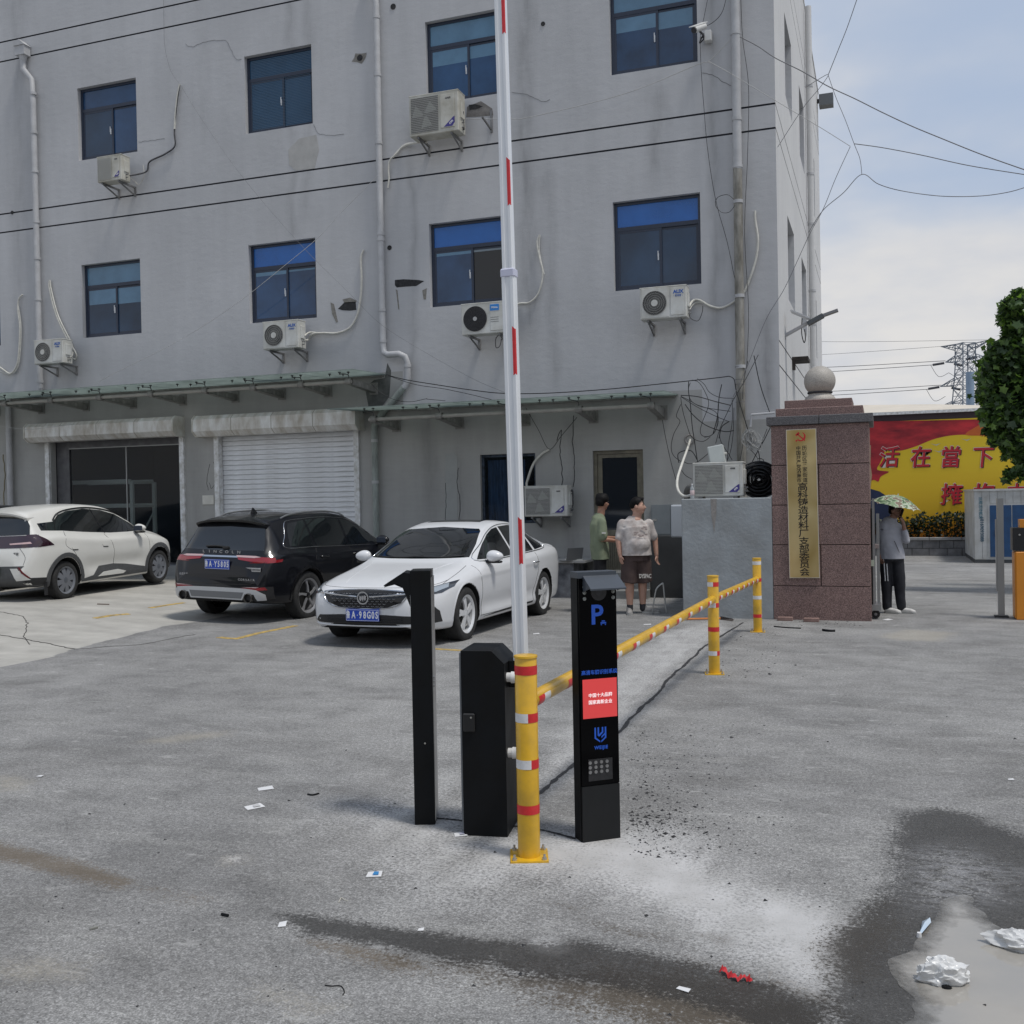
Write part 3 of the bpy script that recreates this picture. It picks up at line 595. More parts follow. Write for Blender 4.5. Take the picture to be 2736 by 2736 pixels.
inb = MB(); inb.box((a - .3, D + .16, c - .3), (a - .28, D + .7, d + .3)); inb.box((b + .28, D + .16, c - .3), (b + .3, D + .7, d + .3)); inb.box((a - .3, D + .7, c - .3), (b + .3, D + .72, d + .3)); inb.box((a - .3, D + .16, d + .28), (b + .3, D + .7, d + .3)); inb.box((a - .3, D + .16, c - .3), (b + .3, D + .7, c - .28))
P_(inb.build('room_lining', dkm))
# door
dm = mat('bronze_aluminium', (.16, .145, .105), .45, var=.3, scale=8); a, b, c, d = DOOR; Y0 = D + .09
q = MB()
for bx in (((a, Y0 - .03, c), (a + .06, Y0 + .06, d)), ((b - .06, Y0 - .03, c), (b, Y0 + .06, d)), ((a + .06, Y0 - .03, d - .06), (b - .06, Y0 + .06, d)), ((a + .062, Y0, c), (a + .15, Y0 + .04, d - .062)), ((b - .13, Y0, c), (b - .062, Y0 + .04, d - .062)), ((a + .15, Y0, d - .13), (b - .13, Y0 + .04, d - .062)), ((a + .15, Y0, c + .62), (b - .13, Y0 + .04, c + .72))): q.box(*bx)
w = P_(q.build('door', dm))
g = MB(); g.box((a + .15, Y0 + .012, c + .72), (b - .13, Y0 + .02, d - .13)); t = g.build('pane', gl3_m); t.parent = w
g = MB()
for k in range(16): g.box((a + .15 + k * .040, Y0 + .01, c), (a + .15 + k * .040 + .034, Y0 + .022, c + .62))
t = g.build('kick_panel', mat('bronze_panel', (.12, .11, .08), .5, var=.3, scale=6)); t.parent = w; t['kind'] = 'stuff'
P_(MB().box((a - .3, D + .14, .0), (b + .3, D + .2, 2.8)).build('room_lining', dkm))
# shop front
white_m = mat('white_painted_metal', (.74, .76, .78), .45, var=.12, scale=9, dirt=(.5, .49, .45))
alu = mat('dull_aluminium', (.30, .33, .35), .4, .6, var=.15, scale=9)
a, b, c, d = SHOP; Y0 = D + .16; q = MB()
for bx in (((a, Y0, c), (a + .35, Y0 + .08, d)), ((b - .05, Y0, c), (b, Y0 + .08, d)), ((a + .35, Y0, d - .17), (b - .05, Y0 + .08, d)), ((a + .35, Y0, c), (b - .05, Y0 + .08, c + .06))): q.box(*bx)
w = P_(q.build('shop_window', mat('brown_grey_frame', (.10, .10, .105), .5, var=.3, scale=6)))
xm = a + 1.87
mu = MB(); mu.box((xm - .012, Y0 + .02, c + .06), (xm + .012, Y0 + .05, d - .17)); mu.box((a + .35, Y0 - .004, d - .175), (b - .05, Y0 + .02, d - .155)); t = mu.build('mullion', mat('pale_mullion', (.36, .37, .36), .4)); t.parent = w
for u0_, u1_ in ((a + .35, xm - .012), (xm + .012, b - .05)):
    g = MB(); g.box((u0_, Y0 + .03, c + .06), (u1_, Y0 + .036, d - .17)); t = g.build('pane', gm_); t.parent = w
jb = MB(); jb.box((a - .13, D - .05, c - .1), (a - .02, D + .04, d)); t = P_(jb.build('jamb', white_m)); jb = MB(); jb.box((b + .01, D - .05, c - .1), (b + .12, D + .04, d)); P_(jb.build('jamb', white_m))
P_(MB().box((a, D + .02, c - .1), (b, D + .16, c + .02)).build('sill', mat('grey_sill', (.3, .31, .32), .7, var=.2)))
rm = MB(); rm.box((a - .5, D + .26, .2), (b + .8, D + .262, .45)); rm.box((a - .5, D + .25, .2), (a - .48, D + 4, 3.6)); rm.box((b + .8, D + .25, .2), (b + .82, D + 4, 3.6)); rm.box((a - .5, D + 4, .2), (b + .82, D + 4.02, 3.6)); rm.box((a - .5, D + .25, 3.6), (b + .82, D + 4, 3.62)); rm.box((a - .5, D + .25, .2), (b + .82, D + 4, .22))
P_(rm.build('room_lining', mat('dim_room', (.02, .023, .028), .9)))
rk = thing('storage_rack', 'pale metal storage rack standing inside the dark shop behind the glass', 'rack', (-15.6, D + .9, .22))
rkx = onY(352, 1283, D + .9).x + 15.6
rkm = mat('glowing_teal_rack_metal', (.42, .52, .52), .4, emis=.06)  # faint self-glow lifts the rack out of the dark shop
X0, X1 = -2.3, rkx
for (x, y) in ((X0, 0), (X0, .75), (X1, 0), (X1, .75)): MB().box((x - .04, y - .03, 0), (x + .04, y + .03, 2.05)).build('upright', rkm, rk)
for z in (.3, onY(352, 1351, D + .9).z - .26, onY(352, 1286, D + .9).z - .26): 
    MB().box((X0 + .04, -.03, z), (X1 - .04, .03, z + .09)).build('beam', rkm, rk); MB().box((X0 + .04, .72, z), (X1 - .04, .78, z + .09)).build('beam', rkm, rk)
    MB().box((X1 - .02, .03, z), (X1 + .02, .72, z + .05)).build('end_bar', rkm, rk)
bb = MB(); bb.tube([(X1, 0, .5), (X1, .75, 1.4)], .02, 4); bb.build('brace', rkm, rk)
# roller shutters
def shutter_box(x0, x1, z0, z1, yf, nseg):
    oct_ = [(0, z0 + .1), (0, z1 - .08), (.09, z1), (.4, z1), (.4, z0), (.12, z0)]
    mb = MB(); cuts = [x0 + (x1 - x0) * k / nseg for k in range(nseg + 1)]
    mb.prism([(x0 + .03, yf + p, z) for p, z in oct_], (x1 - x0 - .06, 0, 0))
    box = P_(mb.build('shutter_housing', mat('stained_white_sheet', (.70, .71, .70), .45, var=.18, scale=2.2, stretch=(2.5, 1, .9), dirt=(.52, .47, .39))))
    for cx in cuts[1:-1]:
        s_ = MB(); s_.prism([(cx - .006, yf + p - .003 + (.006 if p > .05 else 0), z + (.003 if z > z1 - .02 else (-.003 if z < z0 + .02 else 0))) for p, z in oct_[:3] + [(.3, z1)] + [(.3, z0), (.12, z0)]], (.012, 0, 0)); t = s_.build('seam', mat('seam_dirt', (.3, .27, .22), .7)); t.parent = box
    for xe in (x0, x1 - .03):
        e = MB(); e.prism([(xe, yf + p * 1.0 - .012, z + (.012 if z > (z0 + z1) / 2 else -.012)) for p, z in oct_], (.03, 0, 0)); t = e.build('end_plate', mat('end_plate_white', (.62, .63, .6), .45, var=.15, dirt=(.5, .46, .38))); t.parent = box
shutter_box(-17.58, -13.66, 3.16, 3.56, D - .38, 4)
shutter_box(-13.2, -9.46, 3.12, 3.54, D - .38, 4)
a, b, c, d = SHUT
rs_m = mat('shutter_white', (.74, .76, .79), .4, var=.10, scale=6, stretch=(.6, 1, 3), dirt=(.66, .67, .68))
sh = P_(MB().box((a, D + .12, c), (b, D + .13, d)).build('rolling_shutter', mat('shutter_gap', (.12, .12, .13), .8)))
sl_me = None; hs = .1; k = 0; z = c + .01
pr = [(0, 0), (-.008, .008), (-.011, .05), (-.008, hs - .012), (0, hs - .006)]
while z + hs < d:
    if sl_me is None:
        mb = MB(); mb.prism([(a + .07, D + .12 + p, zz) for p, zz in pr], (b - a - .14, 0, 0)); o = mb.build('slat', rs_m, sh=30); sl_me = o.data
    else: o = link_mesh('slat', sl_me)
    o.parent = sh; o.location = (0, 0, z); z += hs; k += 1
for x0_, x1_ in ((a - .02, a + .09), (b - .09, b + .02)): P_(MB().box((x0_, D - .05, c - .1), (x1_, D + .09, d)).build('jamb', white_m))
# notice on the wall, cracks, patches and holes on the wall
P_(MB().box(onY(542, 1322, D).to_tuple()[:1] + (D - .02, onY(542, 1348, D).z), (onY(572, 1322, D).x, D - .001, onY(572, 1323, D).z)).build('notice_plate', mat('dusty_white_plate', (.6, .59, .54), .6, var=.15)))
dk_m = mat('exposed_black_patch', (.03, .03, .032), .95, var=.5, scale=20); cem = mat('bare_cement_patch', (.22, .21, .19), .95, var=.3, scale=12, bump=.5)
def patch(pts, m, nm='exposed_patch', yy=.004):
    w_ = [onY(x, y, D - yy) for x, y in pts]; mb = MB(); n = len(w_)
    mb.add(w_ + [p + V((0, yy + .002, 0)) for p in w_], [tuple(range(n))] + [(i, (i + 1) % n, n + (i + 1) % n, n + i) for i in range(n)]); return P_(mb.build(nm, m))
patch([(903, 825), (920, 808), (950, 806), (952, 828), (935, 830), (915, 829)], dk_m)
patch([(883, 808), (892, 812), (903, 860), (898, 862), (887, 838)], cem)
patch([(915, 800), (935, 795), (953, 803), (951, 808), (920, 810)], cem)
patch([(1055, 748), (1078, 746), (1118, 748), (1133, 751), (1112, 764), (1080, 766), (1060, 768), (1055, 762)], dk_m)
patch([(1057, 772), (1062, 776), (1067, 828), (1064, 826), (1060, 790)], cem); patch([(1128, 776), (1140, 770), (1138, 800), (1132, 800)], cem)
patch([(1248, 285), (1285, 270), (1315, 290), (1318, 308), (1270, 312), (1246, 312)], mat('rubbed_grey_patch', (.19, .18, .17), .95, var=.35, scale=9))
patch([(1252, 280), (1270, 278), (1290, 284), (1270, 292), (1255, 293)], dk_m, yy=.008)
patch([(770, 400), (800, 370), (845, 360), (852, 400), (840, 450), (790, 455), (772, 440)], mat('dirty_water_mark', (.42, .415, .40), .95, var=.1, scale=6))
patch([(975, 1035), (1000, 1015), (1028, 1010), (1035, 970), (1045, 990), (1040, 1060), (1010, 1100), (985, 1090)], mat('damp_patch', (.10, .105, .10), .95, var=.4, scale=7))
patch([(1070, 1300), (1080, 1030), (1090, 1025), (1098, 1150), (1104, 1395), (1096, 1395), (1088, 1200)][:0] or [(1188, 1390), (1190, 1215), (1212, 1208), (1222, 1220), (1222, 1392)], mat('faded_repair_strip', (.335, .345, .335), .95, var=.06))
def crack(pts, w=.006, m=dk_m):
    k = crom([onY(x, y, D - .002) for x, y in pts], 8); mb = MB()
    k = [p + V((noise.noise(p * 9) * .02, 0, noise.noise(p * 11 + V((3, 1, 2))) * .02)) for p in k]
    mb.tube(k, w, 4); return P_(mb.build('crack', m))
crm = mat('hairline_crack', (.12, .12, .12), .95)
crack([(1226, 1392), (1229, 1340), (1222, 1290), (1226, 1250)], .006); crack([(1190, 1392), (1192, 1330), (1190, 1290)], .006)
crack([(1488, 1000 + 400 / 2.273), (1500, 1150), (1496, 1200), (1502, 1260), (1502, 1300)], .007); crack([(1533, 1110), (1530, 1180), (1535, 1230), (1533, 1300)], .007)
crack([(495, 118), (515, 125), (545, 112), (598, 107), (612, 122), (628, 155), (645, 158)], .003, crm); crack([(838, 332), (850, 355), (880, 362), (920, 358)], .003, crm)
crack([(370, 380), (400, 376), (440, 371)], .003, crm); crack([(1876, 195), (1905, 200), (1925, 215), (1942, 226), (1952, 228)], .004, crm)
crack([(1368, 247), (1400, 250), (1420, 258), (1450, 270), (1470, 266)], .003, crm); crack([(8, 1215), (14, 1270), (10, 1330), (16, 1400)], .012, mat('yellow_seep', (.2, .17, .1), .9))
crack([(560, 1240), (553, 1280), (556, 1310)], .004); crack([(570, 1235), (580, 1275), (566, 1305), (560, 1290)], .003)
for px, py, r in ((742 * 1.4161, 18, .055), (1451, 64, .04), (962, 155, .06), (1041, 662, .045), (33, 568, .04)):
    p = onY(px, py, D); t = P_(MB().cyl((p.x, D - .012, p.z), (p.x, D - .002, p.z), r, r, 16).build('wall_hole', dk_m))
p = onY(962, 155, D); t = P_(MB().add([(p.x + .13 * math.cos(a_) * (1 + .5 * (i % 2)), D - .005, p.z + .08 * math.sin(a_) * (1 + .5 * (i % 2))) for i, a_ in enumerate([k * .7 for k in range(9)])] + [(p.x, D - .008, p.z)], [(i, (i + 1) % 9, 9) for i in range(9)]).build('broken_render', cem))

# ------------------------------------------------------------------ glass canopies
cg = bpy.data.materials.new('green_canopy_glass'); n_, l_, b_ = nodes_of(cg)
b_.inputs['Base Color'].default_value = (.25, .29, .28, 1); b_.inputs['Roughness'].default_value = .2
trg = n_.new('ShaderNodeBsdfTranslucent'); trg.inputs[0].default_value = (.38, .44, .42, 1); mxg = n_.new('ShaderNodeMixShader'); mxg.inputs[0].default_value = .6; l_.new(b_.outputs[0], mxg.inputs[1]); l_.new(trg.outputs[0], mxg.inputs[2]); l_.new(mxg.outputs[0], n_['Material Output'].inputs[0])
tcg = n_.new('ShaderNodeTexCoord'); ng = N(n_, 'ShaderNodeTexNoise', Scale=3., Detail=6.); l_.new(tcg.outputs['Object'], ng.inputs['Vector'])
mg = N(n_, 'ShaderNodeMapRange'); mg.inputs[1].default_value = .35; mg.inputs[2].default_value = .65; mg.inputs[3].default_value = .5; mg.inputs[4].default_value = .85; l_.new(ng.outputs[0], mg.inputs[0]); l_.new(mg.outputs[0], b_.inputs['Alpha'])
st_m = mat('dull_painted_steel', (.24, .235, .22), .5, .2, var=.2, scale=12); dst_m = mat('dark_steel_fitting', (.07, .07, .075), .45, .6)
def canopy(lab, x0, x1, zf, zb, yf, bx, zr_, drop):
    t = thing('glass_canopy', lab, 'canopy', (x0, D, zb)); o = V((x0, D, zb))
    n = max(1, round((x1 - x0) / 1.24)); w = (x1 - x0) / n
    for i in range(n):
        a, b = i * w + .006, (i + 1) * w - .006; th = .014
        q = MB(); q.add([(a, yf - D, zf - zb), (b, yf - D, zf - zb), (b, 0, 0), (a, 0, 0), (a, yf - D, zf - zb + th), (b, yf - D, zf - zb + th), (b, 0, th), (a, 0, th)], [(0, 3, 2, 1), (4, 5, 6, 7), (0, 1, 5, 4), (1, 2, 6, 5), (2, 3, 7, 6), (3, 0, 4, 7)]); q.build('glass_panel', cg, t)
    yr = yf - D + .34; zz = zr_ - zb
    for k, x in enumerate(bx):
        X = x - x0; q = MB()
        pf = [(yr - .02, zz + .05), (yr - .02, zz - .045), (0, zz - drop - .02), (0, zz + .03)]
        for s_ in (-.035, .03): q.prism([(X + s_, y, z) for y, z in pf], (.008, 0, 0))
        q.add([(X - .06, yr - .02, zz - .045), (X + .06, yr - .02, zz - .045), (X + .06, 0, zz - drop - .02), (X - .06, 0, zz - drop - .02)] + [(X - .06, yr - .02, zz - .038), (X + .06, yr - .02, zz - .038), (X + .06, 0, zz - drop - .012), (X - .06, 0, zz - drop - .012)], [(0, 3, 2, 1), (4, 5, 6, 7), (0, 1, 5, 4), (1, 2, 6, 5), (2, 3, 7, 6), (3, 0, 4, 7)])
        q.box((X - .09, -.015, zz - drop - .05), (X + .09, -.002, zz + .08))
        q.lathe([(.062, -.06), (.062, .06)], (X, yr, zz), 'x', 20); q.lathe([(.05, -.055), (.05, .055)], (X, yr, zz), 'x', 20)
        b = q.build('bracket', st_m, t)
        for yy in (.35, .65):
            d_ = MB(); y_ = yr * (1 - yy); z_ = zz - drop * yy * .55
            d_.cyl((X + .0385, y_, z_), (X + .0405, y_, z_), .04, .04, 14); b2 = d_.build('lightening_hole', mat('hole_pale', (.3, .29, .27), .6), b)
        for (dx, dy) in ((-.16, -.06), (0., -.02), (.55, .1), (.75, .25)):
            if X + dx < .05 or X + dx > x1 - x0: continue
            s_ = MB(); y_ = yr + dy; zg = (zf - zb) * (-y_ / (D - yf)); s_.cyl((X + dx, y_, zg - .05), (X + dx, y_, zg + .02), .009, .009, 6); s_.cyl((X + dx, y_, zg + .016), (X + dx, y_, zg + .03), .028, .028, 10); s_.cyl((X + dx, y_, zg - .02), (X + dx, y_, zg - .004), .026, .026, 10); s_.build('spider_fitting', dst_m, t)
        s_ = MB(); s_.tube(crom([(X, yr + .0, zz + .05), (X - .02, yr - .01, zz + .13), (X - .16, yr - .06, (zf - zb) * .9 - .03)], 5), .009, 6); s_.build('spider_arm', dst_m, t)
    MB().cyl((bx[0] - x0 - .1, yr, zz), (bx[-1] - x0 + .05, yr, zz), .033, .033, 14).build('front_rail', mat('beige_pipe', (.34, .33, .30), .5, var=.15), t)
    q = MB(); q.box((.05, -.07, -.04), (x1 - x0 - .05, -.002, -.012)); q.build('wall_rail', st_m, t)
    return t
canopy('long green glass canopy on steel brackets above the two shop shutters', -22.6, -8.97, 4.12, 4.17, 16.66, [-21.3, -20.0, -18.7, -17.43, -16.2, -14.95, -13.68, -12.4, -11.3, -10.25, -9.24], 3.95, .1)
canopy('shorter green glass canopy on brackets above the ground floor door', -9.55, -3.31, 3.43, 3.485, 16.71, [-8.77, -7.455, -6.14, -4.85, -3.6], 3.235, .13)

# ------------------------------------------------------------------ downpipes
pv = mat('grey_pvc_pipe', (.44, .445, .455), .5, var=.12, scale=5); pv2 = mat('dirty_bare_pipe', (.27, .26, .235), .6, var=.35, scale=4, stretch=(2, 2, .6), dirt=(.18, .17, .14)); pv3 = mat('mossy_pipe', (.27, .30, .28), .6, var=.3, scale=5, stretch=(2, 2, .6))
def pipe(lab, segs, r=.062, collars=(), extra=None):
    t = thing('downpipe', lab, 'pipe', segs[0][1][-1]); o = V(segs[0][1][-1])
    for m, pts in segs: 
        MB().tube([V(p) - o for p in pts], r, 16).build('pipe_section', m, t, sh=50)
    for c, ax in collars:
        d = {'z': V((0, 0, .028)), 'x': V((.028, 0, 0))}[ax]; c = V(c) - o; MB().cyl(c - d, c + d, r + .009, r + .009, 18).build('collar', pv, t, sh=50)
    if extra: extra(t, o)
    return t
Y = D - .1
x = -17.42
def hop(t, o):
    q = MB(); X = -17.62; c = V((X, Y, 11.66)) - o
    q.prism([c + V(p) for p in ((-.13, -.1, 0), (.13, -.1, 0), (.13, .08, 0), (-.13, .08, 0))], (0, 0, .2)); q.prism([c + V(p) for p in ((-.15, -.12, .2), (.15, -.12, .2), (0, -.12, .33))], (0, .2, 0)); q.cyl(c + V((0, 0, -.12)), c, .06, .09, 12); q.build('hopper', pv, t)
def pw(px, py, Yp=Y): return onY(px, py, Yp)
pts = [(-17.62, Y, 11.6), (-17.62, Y, 11.38), (-17.40, Y, 11.12), (-17.37, Y, 10.6), (-17.36, Y, 4.35)]
pipe('grey downpipe with rain hopper at the left end of the facade', [(pv, [V(p) for p in pts]), (pv, [(-17.36, Y, 4.42), (-17.36, Y, 4.3), (-17.46, Y, 4.25), (-18.2, Y, 4.22), (-18.28, Y, 4.1), (-18.28, Y, .2)])], collars=[((-17.36, Y, z), 'z') for z in (10.8, 9.95, 9.1, 8.0, 7.2, 6.3, 5.4, 4.5)] + [((-18.28, Y, z), 'z') for z in (3.4, 2.4)], extra=hop)
xp = -8.98
pipe('grey downpipe in the middle of the facade with a dog leg above the canopy', [(pv, [(-9.25, Y + .06, 11.75), (-9.1, Y, 11.62), (-9.0, Y, 11.45), (-8.98, Y, 11.2), (xp, Y, 4.72), (-8.95, Y - .02, 4.58), (-8.85, Y - .05, 4.53), (-8.62, Y - .05, 4.53), (-8.5, Y - .04, 4.47), (-8.47, Y, 4.35), (-8.47, Y, 4.02), (-8.55, Y, 3.88)]), (pv3, [(-8.55, Y, 3.9), (-9.14, Y, 3.3), (-9.2, Y, 3.18), (-9.2, Y, 3.0)]), (pv3, [(-9.2, Y, 3.02), (-9.2, Y, 0.)])],
     collars=[((xp, Y, z), 'z') for z in (11.0, 9.9, 8.6, 6.86, 6.75, 5.4, 4.8)] + [((-9.2, Y, z), 'z') for z in (2.9, 2.1)] + [((-8.47, Y, 4.3), 'z')])
xp = -2.24
pipe('tall downpipe near the right corner, grey above and bare and dirty below', [(pv, [(xp + .03, Y, 13.4), (xp + .02, Y, 7.25)]), (pv2, [(xp + .02, Y, 7.26), (xp, Y, 0.)])], r=.075, collars=[((xp + .02, Y, z), 'z') for z in (9.55, 8.1, 7.3, 6.7, 5.1, 3.9)])
pipe('grey downpipe on the pale side wall of the office building', [(sd_m, [(-1.49, 25.9, 13.4), (-1.49, 25.9, 3.)])], r=.075, collars=[((-1.49, 25.9, z), 'z') for z in (11.5, 9.4, 8.2, 6.6, 5.8)])

# ------------------------------------------------------------------ air conditioner units
ac_m = mat('ac_white_enamel', (.60, .61, .59), .4, var=.08, scale=3, dirt=(.5, .49, .44)); ac_y = mat('ac_aged_enamel', (.53, .525, .48), .45, var=.12, scale=3, dirt=(.42, .40, .33))
ac_d = mat('ac_shadow_recess', (.03, .03, .032), .8); ac_g = mat('ac_grille_wire', (.46, .46, .43), .5); fan_m = mat('ac_fan_blade', (.10, .10, .10), .5)
br_m = mat('galvanised_bracket', (.22, .22, .22), .5, .5, var=.3); ink = mat('black_ink', (.02, .02, .025), .5); bluei = mat('blue_ink', (.02, .10, .38), .5); foam = mat('wrapped_white_hose', (.58, .57, .52), .7, var=.15, scale=14); vio = mat('violet_ink', (.05, .04, .22), .5)
whi = mat('white_ink', (.75, .75, .75), .5); foamd = mat('ragged_black_hose', (.07, .07, .075), .8, var=.5, scale=12)
def ac(lab, x, y, z, w, h, d, style, body=ac_m, bracket=True, rz=0.):
    """x,y,z = lower left front corner"""
    t = thing('air_conditioner', lab, 'air conditioner', (x, y, z), rz, 'air conditioner outdoor units on the building')
    MB().box((0, .004, 0), (w, d, h), 0, .012).build('casing', body, t)
    MB().box((-.006, .0, h - .012), (w + .006, d + .004, h + .008), 0, .006).build('top_cover', body, t)
    gx0, gx1 = (w * .04, w * .60); gw = gx1 - gx0; gh = h * .86; gz0 = h * .07; r = min(gw, gh) / 2 * .93; c = V(((gx0 + gx1) / 2, 0, gz0 + gh / 2))
    if style in ('gree', 'gree_small'):
        g = MB(); g.box((gx0, -.003, gz0), (gx1, .003, gz0 + gh)); gb = g.build('grille', ac_d if style == 'gree' else body, t)
        g = MB(); nn = 26 if style == 'gree' else 24; mm = 20
        for i in range(nn + 1): X = gx0 + gw * i / nn; g.box((X - .0028, -.010, gz0), (X + .0028, -.005, gz0 + gh))
        for i in range(mm + 1): Z = gz0 + gh * i / mm; g.box((gx0, -.0125, Z - .0028), (gx1, -.0101, Z + .0028))
        q = g.build('wire_mesh', ac_g, gb); q['kind'] = 'stuff'
        f = MB(); 
        for k in range(3):
            a_ = k * 2.094 + .4; f.add([c + V((math.cos(a_ + s_) * rr, -.0045, math.sin(a_ + s_) * rr)) for rr, s_ in ((.04, 0), (r, -.15), (r, .75), (.04, 1.2))], [(0, 1, 2, 3)])
        if style == 'gree': f.build('fan', mat('ac_fan_grey', (.2, .21, .19), .5), t)
        MB().box((w * .64, -.008, h * .1), (w * .93, .004, h * .93), 0, .008).build('service_panel', body, t)
        text('GREE', h * .062, ink, t, (w * .80, -.0095, h * .82), (1, 0, 0), (0, 0, 1), 'brand_lettering', .0008, .001)
        s_ = MB(); s_.add([(w * .71, -.0095, h * .12), (w * .88, -.0095, h * .12), (w * .93, -.0095, h * .20), (w * .93, -.0095, h * .36), (w * .90, -.0095, h * .34)], [(0, 1, 2, 3, 4)]); s_.build('sticker', vio, t)
        text('KFR', h * .07, whi, t, (w * .86, -.0105, h * .215), (1, 0, .8), (-.6, 0, 1), 'sticker_lettering', .0005, .0015)
    else:
        rec = MB(); rec.cyl(c + V((0, -.004, 0)), c + V((0, .003, 0)), r, r, 40); gb = rec.build('grille', ac_d, t)
        if style == 'aux': MB().box((gx0, -.0035, gz0 * .6), (gx1 + .02, .0035, h * .97), 0, .003).build('front_plate', body, t)
        g = MB(); blk = style == 'midea'
        if style == 'aux':
            for k in range(40):
                a_ = k * math.pi / 20; g.tube([c + V((math.cos(a_ + s_ * .8) * rr, -.012, math.sin(a_ + s_ * .8) * rr)) for rr, s_ in [(r * (.26 + .74 * j / 5), j / 5) for j in range(6)]], .0022, 4)
            for rr in (.45, .62, .8, .98): g.lathe([(r * rr - .002, -.014), (r * rr + .002, -.014), (r * rr + .002, -.009), (r * rr - .002, -.009)], c, 'y', 40, closed=True)
            q = g.build('vanes', mat('ac_vane', (.36, .36, .34), .5), gb); 
            MB().cyl(c + V((0, -.018, 0)), c + V((0, -.006, 0)), r * .27, r * .27, 24).build('hub', body, gb)
        else:
            for k in range(9): rr = r * (.2 + .1 * k); g.lathe([(rr - .004, -.014), (rr + .004, -.014), (rr + .004, -.009), (rr - .004, -.009)], c, 'y', 40, closed=True)
            for k in range(12): a_ = k * math.pi / 6; g.tube([c + V((math.cos(a_) * r * .2, -.01, math.sin(a_) * r * .2)), c + V((math.cos(a_) * r, -.01, math.sin(a_) * r))], .003, 4)
            q = g.build('vanes', mat('ac_black_vane', (.035, .035, .04), .4), gb); MB().cyl(c + V((0, -.018, 0)), c + V((0, -.006, 0)), r * .17, r * .17, 20).build('hub', mat('ac_hub_grey', (.4, .4, .4), .4), gb)
        q['kind'] = 'stuff'
        MB().box((w * .66, -.005, h * .08), (w * .95, .004, h * .94), 0, .006).build('service_panel', body, t)
        if style == 'aux':
            text('AUX', h * .15, bluei, t, (w * .83, -.0065, h * .80), (1, 0, 0), (0, 0, 1), 'brand_lettering', .0008, .004); text('- 奥克斯 -', h * .07, bluei, t, (w * .83, -.0065, h * .68), (1, 0, 0), (0, 0, 1), 'brand_lettering', .0008, .001)
        else:
            MB().box((w * .66, -.009, h * .72), (w * .86, -.004, h * .92)).build('badge', mat('badge_blue', (.02, .22, .62), .4), t); text('Midea', h * .09, whi, t, (w * .76, -.0105, h * .82), (1, 0, 0), (0, 0, 1), 'brand_lettering', .0008, .001)
            for k in range(3): MB().box((w * .67, -.007, h * (.36 + .07 * k)), (w * .85, -.004, h * (.36 + .07 * k) + .006)).build('rib', ac_d, t)
    MB().box((w - .004, d * .3, h * .35), (w + .02, d * .8, h * .8), 0, .006).build('valve_cover', body, t)
    v_ = MB(); v_.cyl((w, d * .5, h * .25), (w + .05, d * .5, h * .25), .012, .012, 8); v_.cyl((w, d * .5, h * .14), (w + .05, d * .5, h * .14), .012, .012, 8); v_.build('valve', br_m, t)
    if bracket:
        wd = D - y
        for X in (w * .16, w * .84):
            q = MB(); q.box((X - .018, d * .1, -.035), (X + .018, wd, 0)); q.box((X - .018, wd - .03, -.21), (X + .018, wd - .002, -.035)); q.prism([(X - .012, d * .15, -.035), (X - .012, d * .15 + .06, -.035), (X - .012, wd - .02, -.17), (X - .012, wd - .02, -.20)], (.024, 0, 0)); q.build('bracket', br_m, t)
    else:
        for X in (w * .14, w * .84): MB().box((X - .03, .02, -.03), (X + .03, d - .02, 0)).build('foot', br_m, t)
    return t
def hose(t, pts, r, m, nm='hose'):
    inv = Matrix.Translation(-V(t.location)) if t else Matrix(); mb = MB(); mb.T = inv; mb.tube(crom(pts, 8), r, 8); return mb.build(nm, m, t, sh=60)
Yh = D - .05
YF = 17.45
a1 = ac('small white unit under the top floor window at the far left', -15.29, YF, 8.48, .62, .52, .28, 'gree_small', ac_y)
hose(a1, [(-14.62, YF + .2, 8.6), (-14.45, Yh, 8.75), pw(400, 432, Yh), pw(440, 412, Yh), pw(467, 390, Yh), pw(466, 350, Yh), pw(472, 280, Yh), pw(480, 228, Yh)], .017, foamd); hose(a1, [pw(382, 440, Yh), pw(385, 470, Yh), pw(372, 493, Yh), pw(360, 485, Yh), (-14.6, YF + .2, 8.55)], .006, foam)
hose(a1, [pw(466, 345, Yh), pw(469, 300, Yh), pw(474, 258, Yh), pw(480, 225, Yh)], .022, foam)
a2 = ac('white unit with blue maker lettering above the left canopy, lowest on the far left', -17.08, YF, 4.80, .78, .51, .29, 'aux')
hose(a2, [pw(133, 748, Yh), pw(132, 770, Yh), pw(150, 840, Yh), pw(180, 905, Yh), pw(203, 945, Yh), pw(200, 960, Yh), (-16.28, YF + .2, 4.95)], .02, foam); hose(a2, [pw(134, 750, Yh), pw(137, 775, Yh), pw(156, 845, Yh), pw(190, 915, Yh), pw(195, 940, Yh), (-16.28, YF + .2, 4.9)], .016, foam)
a3 = ac('white unit with blue lettering under the second window of the middle floor', -11.37, YF, 4.735, .80, .54, .29, 'aux')
hose(a3, [pw(972, 668, Yh), pw(964, 690, Yh), pw(966, 740, Yh), pw(964, 790, Yh), pw(955, 840, Yh), pw(935, 875, Yh), pw(900, 890, Yh), pw(865, 890, Yh), pw(835, 893, Yh), pw(822, 908, Yh), (-10.56, YF + .2, 4.9)], .022, foam); hose(a3, [pw(905, 890, Yh), pw(860, 891, Yh), pw(828, 888, Yh), (-10.55, YF + .2, 4.98)], .016, foam)
a4 = ac('large aged unit with square wire grille under the third top floor window', -8.12, YF, 8.45, .98, .74, .34, 'gree', ac_y)
